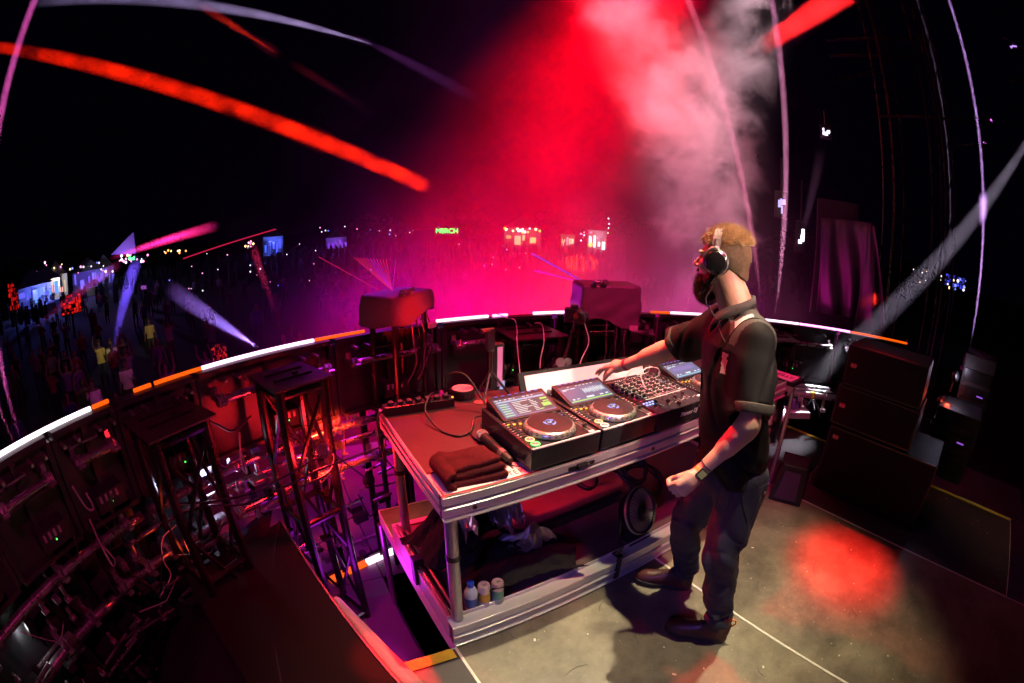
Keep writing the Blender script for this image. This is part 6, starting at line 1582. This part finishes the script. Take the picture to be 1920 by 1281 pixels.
# the dark steel of the roof structure
roof = thing('roof_truss', 'dark roof truss with thin red highlights high at the right', 'truss', (0, 0, 0))
for (a, b) in [((1550, 76, 9), (1720, 74, 9)), ((1555, 105, 9), (1720, 108, 9)), ((1570, 152, 8), (1645, 133, 8)), ((1650, 218, 8), (1860, 230, 8)), ((1790, 272, 8), (1850, 272, 8)), ((1880, 70, 8), (1925, 95, 8)), ((1890, 150, 8), (1925, 152, 8))]:
    MB().cyl(K(*a), K(*b), .028, n=8).build('chord', TRUSS, roof, smooth='auto')
for x, d in ((1665, 8.5), (1760, 7.5)):
    p = K(x, 560, d); m = thing('mast', 'dark steel mast %s' % ('between the wrapped tower and the slanting beam' if x < 1700 else 'just left of the bright violet beam'), 'mast', (p.x, p.y, -2.8), 0, 'masts at the right')
    for sx, sy in ((-.15, -.15), (.15, -.15), (.15, .15), (-.15, .15)): MB().cyl((sx, sy, 0), (sx, sy, 11), .025, n=8).build('chord', TRUSS, m, smooth='auto')
    for k in range(18): MB().cyl((-.15, -.15, .3+k*.6), (.15, -.15, .9+k*.6), .012, n=5).build('brace', TRUSS, m)
light('roof_red', 'SPOT', (3.0, 3.0, 2.0), (1, .1, .3), 40, K(1650, 100, 9), 60, .8, .05)
# racks at the right behind the loudspeakers
for i, (px, py, d, w, h, lab) in enumerate([(1800, 775, 4.2, .5, .6, 'dark amplifier rack right of the middle loudspeaker'), (1835, 700, 4.8, .4, .9, 'tall dark rack right of the loudspeaker stack')]):
    p = K(px, py, d); t = thing('equipment_rack', lab, 'rack', (p.x, p.y, p.z-.3), -math.atan2(p.x, p.y))
    MB().box((0, .25, 0), (w, .5, h)).build('cabinet', spk, t, bevel=.008)
    for k in range(5):
        MB().box((0, -.008, -h/2+.08+k*(h-.12)/5), (w*.86, .012, (h-.2)/6)).build('unit', BLKM, t, bevel=.002)
    MB().box((w*.2, -.018, h*.1), (.08, .004, .012)).build('lamp', glow('rack_violet', (.35, .1, .8), .8), t)
    MB().box((-w*.25, -.018, -h*.2), (.02, .004, .02)).build('lamp', glow('rack_red', (1, .1, .03), 1.0), t)

# ------------------------------------------------------------------ the crowd
GZ = -2.8
def figure(seed, arms):
    r_ = random.Random(seed)
    def fn(X, Y, Z):
        d = ell(X, Y, Z, (0, 0, 1.62), (.095, .08, .115)); d = smin(d, cone(X, Y, Z, (0, 0, 1.50), (0, 0, 1.40), .055, .06), .02)
        d = smin(d, cone(X, Y, Z, (0, -.12, 1.38), (0, .12, 1.38), .08, .08), .05); d = smin(d, ell(X, Y, Z, (0, 0, 1.18), (.115, .175, .27)), .05)
        d = smin(d, ell(X, Y, Z, (0, 0, .95), (.12, .165, .14)), .05)
        for s, a in zip((-1, 1), arms):
            sh = (0, s*.19, 1.38)
            if a == 'up': el, wr = (.10, s*.26, 1.60), (.16, s*.20, 1.90)
            elif a == 'bent': el, wr = (.08, s*.26, 1.12), (.26, s*.16, 1.28)
            elif a == 'phone': el, wr = (.16, s*.22, 1.30), (.26, s*.08, 1.60)
            else: el, wr = (-.02, s*.25, 1.10), (.05, s*.27, .84)
            d = smin(d, cone(X, Y, Z, sh, el, .055, .044), .03); d = smin(d, cone(X, Y, Z, el, wr, .042, .032), .02); d = smin(d, ell(X, Y, Z, wr, (.04, .035, .05)), .02)
        g = r_.uniform(-.03, .08)
        for s in (-1, 1):
            d = smin(d, cone(X, Y, Z, (0, s*.09, .92), (.03+g*s, s*.11, .50), .088, .062), .03); d = smin(d, cone(X, Y, Z, (.03+g*s, s*.11, .50), (-.01, s*.12, .09), .060, .042), .02)
            d = smin(d, ell(X, Y, Z, (.05, s*.12, .05), (.13, .05, .05)), .02)
        return d
    lo = np.array((-.3, -.4, -.01)); hi = np.array((.45, .4, 2.05)); h = .034; n = np.ceil((hi-lo)/h).astype(int)+1
    ax = [lo[i]+np.arange(n[i])*h for i in range(3)]; X, Y, Z = np.meshgrid(*[a.astype(np.float32) for a in ax], indexing='ij')
    V, Q = surface_net(fn(X, Y, Z).astype(np.float32), lo, h)
    me = bpy.data.meshes.new('person'); me.from_pydata(V.tolist(), [], Q.tolist()); me.update(); me.shade_smooth(); c = V[Q].mean(1)
    return me, c
skinc = mat('crowd_skin', (.16, .10, .07), .7)
tops = [mat('top_'+n, tuple(v*.45 for v in c), .85) for n, c in (('black', (.03, .03, .03)), ('white', (.5, .5, .5)), ('blue', (.06, .10, .35)), ('red', (.35, .04, .05)), ('grey', (.18, .18, .2)), ('violet', (.22, .08, .3)))]
legs = [mat('legs_'+n, tuple(v*.4 for v in c), .85) for n, c in (('denim', (.05, .07, .14)), ('black', (.02, .02, .02)), ('khaki', (.2, .16, .10)))]
hairc = mat('crowd_hair', (.04, .025, .015), .8)
variants = []
for k, arms in enumerate([('up', 'bent'), ('down', 'bent'), ('phone', 'down'), ('bent', 'bent'), ('up', 'up'), ('down', 'down')]):
    for q in range(2):
        me, c = figure(k*3+q, arms)
        for m_ in (skinc, tops[(k+q*3) % 6], legs[(k+q) % 3], hairc): me.materials.append(m_)
        idx = np.zeros(len(c), np.int32); idx[(c[:, 2] < 1.42) & (c[:, 2] > .92) & (np.abs(c[:, 1]) < .215)] = 1
        idx[(c[:, 2] <= .92) & (np.abs(c[:, 1]) < .235) & (c[:, 0] < .2)] = 2; idx[(c[:, 2] > 1.64) & (c[:, 0] < .055) & (np.abs(c[:, 1]) < .12)] = 3
        me.polygons.foreach_set('material_index', idx); variants.append(me)
cr_ = random.Random(11); spots = []
tries = 0
while len(spots) < 250 and tries < 20000:
    tries += 1
    az = R(cr_.uniform(-84, 34)); d = 7.5+34*cr_.random()**1.5
    if az > R(-20): d += 8
    x, y = d*math.sin(az), d*math.cos(az)
    if all((x-a)**2+(y-b)**2 > .40+.01*d for a, b in spots) and not (az < R(-58) and d < 11): spots.append((x, y))
spots.sort(key=lambda p: p[0]**2+p[1]**2)
for k, (x, y) in enumerate(spots):
    o = bpy.data.objects.new('person', variants[cr_.randrange(len(variants))]); COL.objects.link(o)
    o.location = (x, y, GZ); o.rotation_euler = (0, 0, math.atan2(-y, -x)+cr_.uniform(-.7, .7)); o.scale = (1, 1, cr_.uniform(.92, 1.06))
    vi = variants.index(o.data); pose = ['raising one arm', 'with one arm bent', 'holding up a phone', 'with both arms bent', 'raising both arms', 'with arms hanging'][vi//2]
    topc = ['black', 'white', 'blue', 'red', 'grey', 'violet'][(vi//2+(vi % 2)*3) % 6]; az = math.degrees(math.atan2(x, y)); dd = math.hypot(x, y)
    where = ('far left' if az < -60 else 'left' if az < -35 else 'left middle' if az < -12 else 'middle')+(' front' if dd < 15 else ' depth' if dd < 26 else ' rear')
    tag(o, 'festival goer in %s top %s, %s crowd' % (topc, pose, where), 'person', 'people in the crowd')
# a few who catch the light
yl = mat('top_yellow', (.62, .55, .16), .7); wt = mat('top_pale', (.75, .72, .66), .7)
def lit_person(px, py, d, vi, m_, label, pw=20, col_=(1, .9, .5)):
    p = K(px, py, d); me = variants[vi].copy(); me.materials[1] = m_; o = bpy.data.objects.new('person', me); COL.objects.link(o)
    o.location = (p.x, p.y, GZ); o.rotation_euler = (0, 0, math.atan2(-p.y, -p.x)); tag(o, label, 'person', 'people in the crowd')
    hd = MB().lathe([(.001, .10), (.07, .085), (.10, .03), (.098, .0)], (-.01, 0, 1.66), 14).build('hair', hairc, o, smooth=True)
    if pw: light('crowd_spot', 'SPOT', (p.x*.75, p.y*.75, GZ+4.5), col_, pw*.45, (p.x, p.y, GZ+1.4), 16, .6, .05)
lit_person(278, 600, 19.6, 10, yl, 'person in a pale yellow top and cap lit up in the crowd', 420)
lit_person(181, 620, 17.0, 0, yl, 'person with raised arm and yellow top left in the crowd', 300)
lit_person(204, 622, 16.6, 2, wt, 'person in a pale top beside the yellow one', 200, (1, .7, .4))
lit_person(232, 680, 13.0, 3, wt, 'person in a light shirt near the orange screen edge', 40, (1, .6, .9))
lit_person(116, 650, 14.5, 8, tops[5], 'person in violet standing at the left of the crowd', 60, (.8, .3, 1))
lit_person(168, 705, 11.8, 5, wt, 'person in a pale skirt and top nearest the left screen edge', 40, (1, .6, .8))
light('crowd_wash_blue', 'SPOT', (-6, 5, 6), (.25, .15, 1), 40, (-13, 12, -2.5), 60, .9, .3)
light('crowd_wash_pink', 'SPOT', (-3, 6, 6), (1, .08, .5), 70, (-9, 15, -2.5), 60, .9, .3)
light('crowd_wash_warm', 'SPOT', (-9, 4, 5), (1, .35, .25), 70, (-14, 8, -2.5), 55, .9, .3)

# a far mass of heads
m = MB(); fr = random.Random(5)
for k in range(900):
    az = R(fr.uniform(-82, 40)); d = 42+46*fr.random(); x, y = d*math.sin(az), d*math.cos(az); z = GZ
    w = .22; m.box((x, y, z+.75), (w, w*1.6, 1.3), az); m.box((x, y, z+1.55), (.2, .2, .26), az)
m.build('crowd', tops[0], kind='stuff')

# ------------------------------------------------------------------ stalls, lights and trees on the horizon
def wpos(px, py, d): return K(px, py, d)
tentm = mat('tent_fabric', (.22, .22, .24), .7)
def tent(px, d, w, h, color, pw, label, roof_h=1.6, em=None, es=1.0):
    p = K(px, 520, d); t = thing('market_tent', label, 'tent', (p.x, p.y, GZ), -math.atan2(p.x, p.y), 'stall tents along the far edge of the field')
    MB().add([(-w/2, 0, h), (w/2, 0, h), (w/2, w, h), (-w/2, w, h), (0, w/2, h+roof_h)], [(0, 1, 4), (1, 2, 4), (2, 3, 4), (3, 0, 4), (3, 2, 1, 0)]).build('roof', tentm, t)
    for x in (-w/2, w/2):
        for y in (.05, w): MB().cyl((x, y, 0), (x, y, h), .05, n=6).build('pole', TRUSS, t)
    MB().box((0, w-.1, h/2), (w, .05, h)).build('back_wall', tentm, t)
    MB().box((0, .1, .5), (w, .5, 1.0)).build('counter', tentm, t)
    r_ = random.Random(px); q = -w*.42
    while em and q < w*.4:
        ww = r_.uniform(.12, .5)*w*.35; hh = h*r_.uniform(.12, .42)
        MB().box((q+ww/2, w*.55, h*r_.uniform(.45, .75)), (ww, .05, hh)).build('lit_panel', glow('tentlight_%d_%d' % (px, r_.randrange(3)), tuple(min(1, c*r_.uniform(.6, 1.6)) for c in em), es*r_.uniform(.5, 1.3)), t); q += ww+r_.uniform(.02, .14)*w
    if pw: light('tent_light', 'POINT', (p.x*(1+.3*w/d), p.y*(1+.3*w/d), GZ+h*.8), color, pw*.25, radius=.2)
tent(62, 50, 5, 3.0, (.1, .12, 1), 2600, 'blue lit stall tent at the far left', em=(.08, .12, 1), es=1.8)
tent(85, 52, 4, 3.2, (.15, .2, 1), 2600, 'second blue lit tent from the left', em=(.10, .2, 1), es=1.8)
tent(106, 54, 3, 3.4, (.9, .8, .6), 1400, 'white and yellow lit tent beside the blue ones', em=(.9, .6, .25), es=1.2)
tent(165, 60, 5, 3.0, (.2, .1, 1), 1500, 'violet blue lit tent under the crimson flare', em=(.15, .08, .9), es=1.2)
tent(196, 62, 3, 3.0, (.2, .2, 1), 1000, 'small blue lit tent by the green lamps', em=(.1, .1, 1), es=1.2)
tent(514, 75, 3.5, 4.0, (.1, .15, 1), 2500, 'small bright blue tent at the middle left horizon', em=(.05, .12, 1), es=2.0)
tent(632, 85, 4, 3.0, (.3, .1, 1), 1500, 'violet lit tent on the horizon left of the green sign', em=(.3, .05, 1), es=1.0)
tent(977, 80, 7, 4.4, (1, .4, .5), 2500, 'wide pink lit pavilion in the middle of the horizon', 2.4, (1, .35, .15), 2.2)
tent(1116, 70, 3, 4.6, (.8, .8, 1), 900, 'white glowing kiosk on the horizon left of the dark gables', 1.2, (.9, .85, 1), 3)
tent(1062, 78, 2.5, 3.6, (1, .6, .4), 300, 'small pale lit kiosk between pavilion and white kiosk', 1.0, (1, .6, .45), 1.5)
# dark gabled barns and trees
darkm = mat('dark_roof', (.025, .02, .025), .8)
for i, (pa, pb, pk, ph, d, lab) in enumerate([(1178, 1248, 1205, 428, 38, 'dark gabled roof outline, left of two behind the smoke'), (1228, 1300, 1246, 430, 34, 'dark gabled roof outline, right of two near the performer')]):
    a, b_, k_ = K(pa, 452, d), K(pb, 455, d), K(pk, ph, d); t = thing('marquee', lab, 'marquee', (0, 0, 0), 0, 'dark marquees on the horizon')
    dn = Vector((a.x+b_.x, a.y+b_.y, 0)).normalized()*8; ap = k_
    MB().add([a, b_, b_+dn, a+dn, ap, ap+dn], [(0, 1, 4), (1, 2, 5, 4), (2, 3, 5), (3, 0, 4, 5), (3, 2, 1, 0)]).build('roof', darkm, t)
    ga, gb = Vector((a.x, a.y, GZ)), Vector((b_.x, b_.y, GZ))
    MB().hexa([ga, gb, gb+dn, ga+dn, a-Vector((0, 0, .02)), b_-Vector((0, 0, .02)), b_+dn-Vector((0, 0, .02)), a+dn-Vector((0, 0, .02))]).build('wall', darkm, t)
barkm = mat('bark', (.06, .045, .03), .9, bump=.5, bscale=20); leafm = mat('night_leaves', (.05, .07, .035), .8, var=.5, vscale=2)
def tree_mesh(seed, h, w):
    r_ = random.Random(seed); m = MB()
    for k in range(900):
        a, b_ = r_.uniform(0, 6.28), math.acos(r_.uniform(-1, 1)); rr = (.45+.55*r_.random()**.5)*(1+.25*math.sin(3*a+seed))
        c = Vector((math.cos(a)*math.sin(b_)*w*rr, math.sin(a)*math.sin(b_)*w*rr, h*.62+math.cos(b_)*h*.38*rr)); s = r_.uniform(.15, .4)
        u = Vector((r_.uniform(-1, 1), r_.uniform(-1, 1), r_.uniform(-1, 1))).normalized()*s; v = u.orthogonal().normalized()*s*.7; m.add([c-u-v, c+u-v, c+u+v, c-u+v], [(0, 1, 2, 3)])
    return m
tr0 = None
labs_t = ['round dark tree on the horizon behind the blue lit stalls', 'broad dark tree behind the lamps left of the red beam', 'dark tree left of the green sign', 'dark tree right of the green sign', 'dark tree right of the pavilion', 'dark tree behind the white kiosk', 'dark tree beyond the wrapped tower', 'dark tree near the blue lit sign at the right', 'dark tree on the far left horizon']
for i, (px, d, h, w) in enumerate([(135, 75, 6, 4), (300, 90, 7, 5), (700, 95, 7, 6), (880, 95, 8, 6), (1035, 95, 8, 5), (1150, 80, 8, 6), (1500, 60, 7, 5), (1720, 60, 6, 4), (45, 70, 6, 4)]):
    p = K(px, 500, d); t = thing('tree', labs_t[i], 'tree', (p.x, p.y, GZ), i*1.3, 'trees along the horizon')
    if i < 3 or True:
        MB().cyl((0, 0, 0), (.2, .1, h*.5), .3, .14, n=8).build('trunk', barkm, t); 
        if i % 3 == 0: crown0 = tree_mesh(i, 1, 1)
        o = tree_mesh(i, h, w).build('crown', leafm, t)
# the green MERCH sign
p = K(838, 433, 70); t = thing('neon_sign', 'green glowing merch sign on the horizon', 'sign', (p.x, p.y, p.z), -math.atan2(p.x, p.y))
o = lettering('MERCH', 1.05, Matrix.Translation((0, 0, -.35)) @ Matrix.Rotation(R(90), 4, 'X'), glow('neon_green', (.0, 1, .15), 5.0), t, ext=.02, align='CENTER')
MB().box((0, .12, 0), (4.0, .1, 1.2)).build('board', darkm, t); MB().cyl((-1.6, .2, -.5), (-1.6, .2, GZ-p.z), .06, n=6).build('post', TRUSS, t); MB().cyl((1.6, .2, -.5), (1.6, .2, GZ-p.z), .06, n=6).build('post', TRUSS, t)
# lamps and strings of lamps
def lamps(label, items, grp='strings of lamps on the far field'):
    t = thing('festoon_lights', label, 'string lights', (0, 0, 0), 0, grp)
    ico = {}
    prev = None
    for (px, py, d, s, c, st) in items:
        key = (c, st)
        if key not in ico:
            o = MB().lathe([(.001, -1), (.7, -.7), (1, 0), (.7, .7), (.001, 1)], (0, 0, 0), 8).build('bulb', glow('bulb_%d%d%d_%s' % (c[0]*99, c[1]*99, c[2]*99, st), c, st), t); ico[key] = o
        else: o = ico[key].copy(); COL.objects.link(o); o.parent = t
        o.location = K(px, py, d); o.scale = (s, s, s)
        if prev is not None and (prev-o.location).length < 12: MB().cyl(prev, o.location, .015, n=4, cap=False).build('wire', CABLE, t)
        prev = o.location.copy()
lr = random.Random(3)
def row(x0, x1, y0, y1, d, n, s, cols, st): return [(x0+(x1-x0)*lr.random(), y0+(y1-y0)*lr.random(), d+lr.uniform(-3, 3), s*lr.uniform(.6, 1.3), lr.choice(cols), st) for _ in range(n)]
WARMc, PINKc, BLUEc, GRNc, WHTc, ORGc, REDc = (1, .75, .35), (1, .3, .6), (.15, .2, 1), (.1, 1, .25), (.9, .85, 1), (1, .35, .06), (1, .03, .02)
lamps('warm and green lamps under the crimson flare', sorted(row(222, 282, 478, 492, 60, 16, .14, [WARMc, WHTc, PINKc], 3)+row(238, 252, 480, 486, 60, 8, .16, [GRNc], 3)))
lamps('little warm lamps right of the green ones', sorted(row(308, 350, 468, 478, 62, 9, .13, [WARMc, ORGc], 3)))
lamps('lamps over the left stalls', sorted(row(60, 215, 492, 512, 55, 24, .12, [WARMc, BLUEc, WHTc, PINKc], 2.5)))
lamps('pale lamps at the top of the dim red beam', sorted(row(458, 476, 452, 466, 50, 7, .12, [PINKc, WARMc], 3)))
lamps('warm lamps at the foot of the pavilion', sorted(row(945, 1012, 427, 437, 72, 14, .20, [WARMc, ORGc, WHTc], 4)))
lamps('lamps in a vertical row right of the white kiosk', [(1141, 410, 60, .10, WHTc, 4), (1142, 420, 60, .10, WHTc, 4), (1141, 428, 60, .10, WHTc, 4), (1140, 437, 60, .10, WARMc, 4)])
lamps('scattered lamps below the white kiosk', sorted(row(1085, 1145, 435, 452, 58, 12, .10, [WHTc, PINKc, REDc], 3)+[(1107, 459, 50, .28, (1, .4, .1), 4)]))
lamps('tiny phone lights scattered in the purple crowd', sorted(row(300, 720, 450, 600, 40, 40, .05, [WHTc, BLUEc, PINKc], 2.5)))
lamps('tiny phone lights beyond the screen middle', sorted(row(860, 1120, 455, 560, 40, 14, .05, [WHTc, PINKc, BLUEc], 2.5)))
lamps('little lamps on the horizon left of the green sign', sorted(row(590, 825, 424, 442, 72, 14, .10, [PINKc, BLUEc, WHTc], 2)))
lamps('blue and white lamps on the horizon right of the slanting beam', sorted(row(1775, 1810, 522, 545, 40, 16, .10, [BLUEc, WHTc, WARMc], 2)))
lamps('sparse lamps left of the blue sign at the right', sorted(row(1700, 1770, 505, 530, 40, 8, .06, [WHTc, WARMc], 2)))
def ledscreen(px, py, d, w, h, c, st, label):
    p = K(px, py, d); t = thing('led_sign', label, 'sign', p, -math.atan2(p.x, p.y)); r_ = random.Random(px)
    MB().box((0, .1, 0), (w*1.05, .1, h*1.05)).build('frame', darkm, t)
    for k in range(8):
        for j in range(6):
            if r_.random() < .62: MB().box(((k-3.5)*w/8+r_.uniform(-.02, .02)*w, .03, (j-2.5)*h/6+r_.uniform(-.02, .02)*h), (w/8*r_.uniform(.3, 1.1), .04, h/6*r_.uniform(.3, 1.2))).build('panel', glow('sign_%d_%d' % (px, r_.randrange(3)), c, st*r_.uniform(.25, 1.0)), t)
    MB().cyl((0, .2, -h/2), (0, .2, GZ-p.z), .08, n=6).build('post', TRUSS, t)
ledscreen(133, 571, 30, 1.5, 1.15, (1, .015, .01), 1.2, 'red glowing screen above the left crowd')
ledscreen(25, 556, 28, .7, 1.4, (1, .015, .01), 1.0, 'narrow red screen at the far left edge')
ledscreen(1790, 528, 40, 2.0, .9, (.08, .08, 1), 1.2, 'blue lit sign on the horizon at the right')
ledscreen(411, 661, 14, .5, .5, (1, .02, .03), .9, 'red lit box just beyond the glowing screen edge')
ledscreen(270, 539, 35, .5, .25, (.7, .15, 1), 1.0, 'tiny violet screen above the crowd')
# sail shaped canopy
a, b_, c_ = K(248, 437, 40), K(208, 478, 40), K(252, 476, 40)
m = MB(); m.add([a, b_, c_, a+Vector((.1, .1, 0)), b_+Vector((.1, .1, 0)), c_+Vector((.1, .1, 0))], [(0, 1, 2), (5, 4, 3), (0, 3, 4, 1), (1, 4, 5, 2), (2, 5, 3, 0)])
tag(m.build('shade_sail', mat('sail_violet', (.3, .25, .4), .6)), 'small pointed violet sail above the green lamps', 'sail')
light('sail_light', 'POINT', K(235, 485, 38), (.4, .2, 1), 300, radius=.1)
bpy.context.view_layer.update()
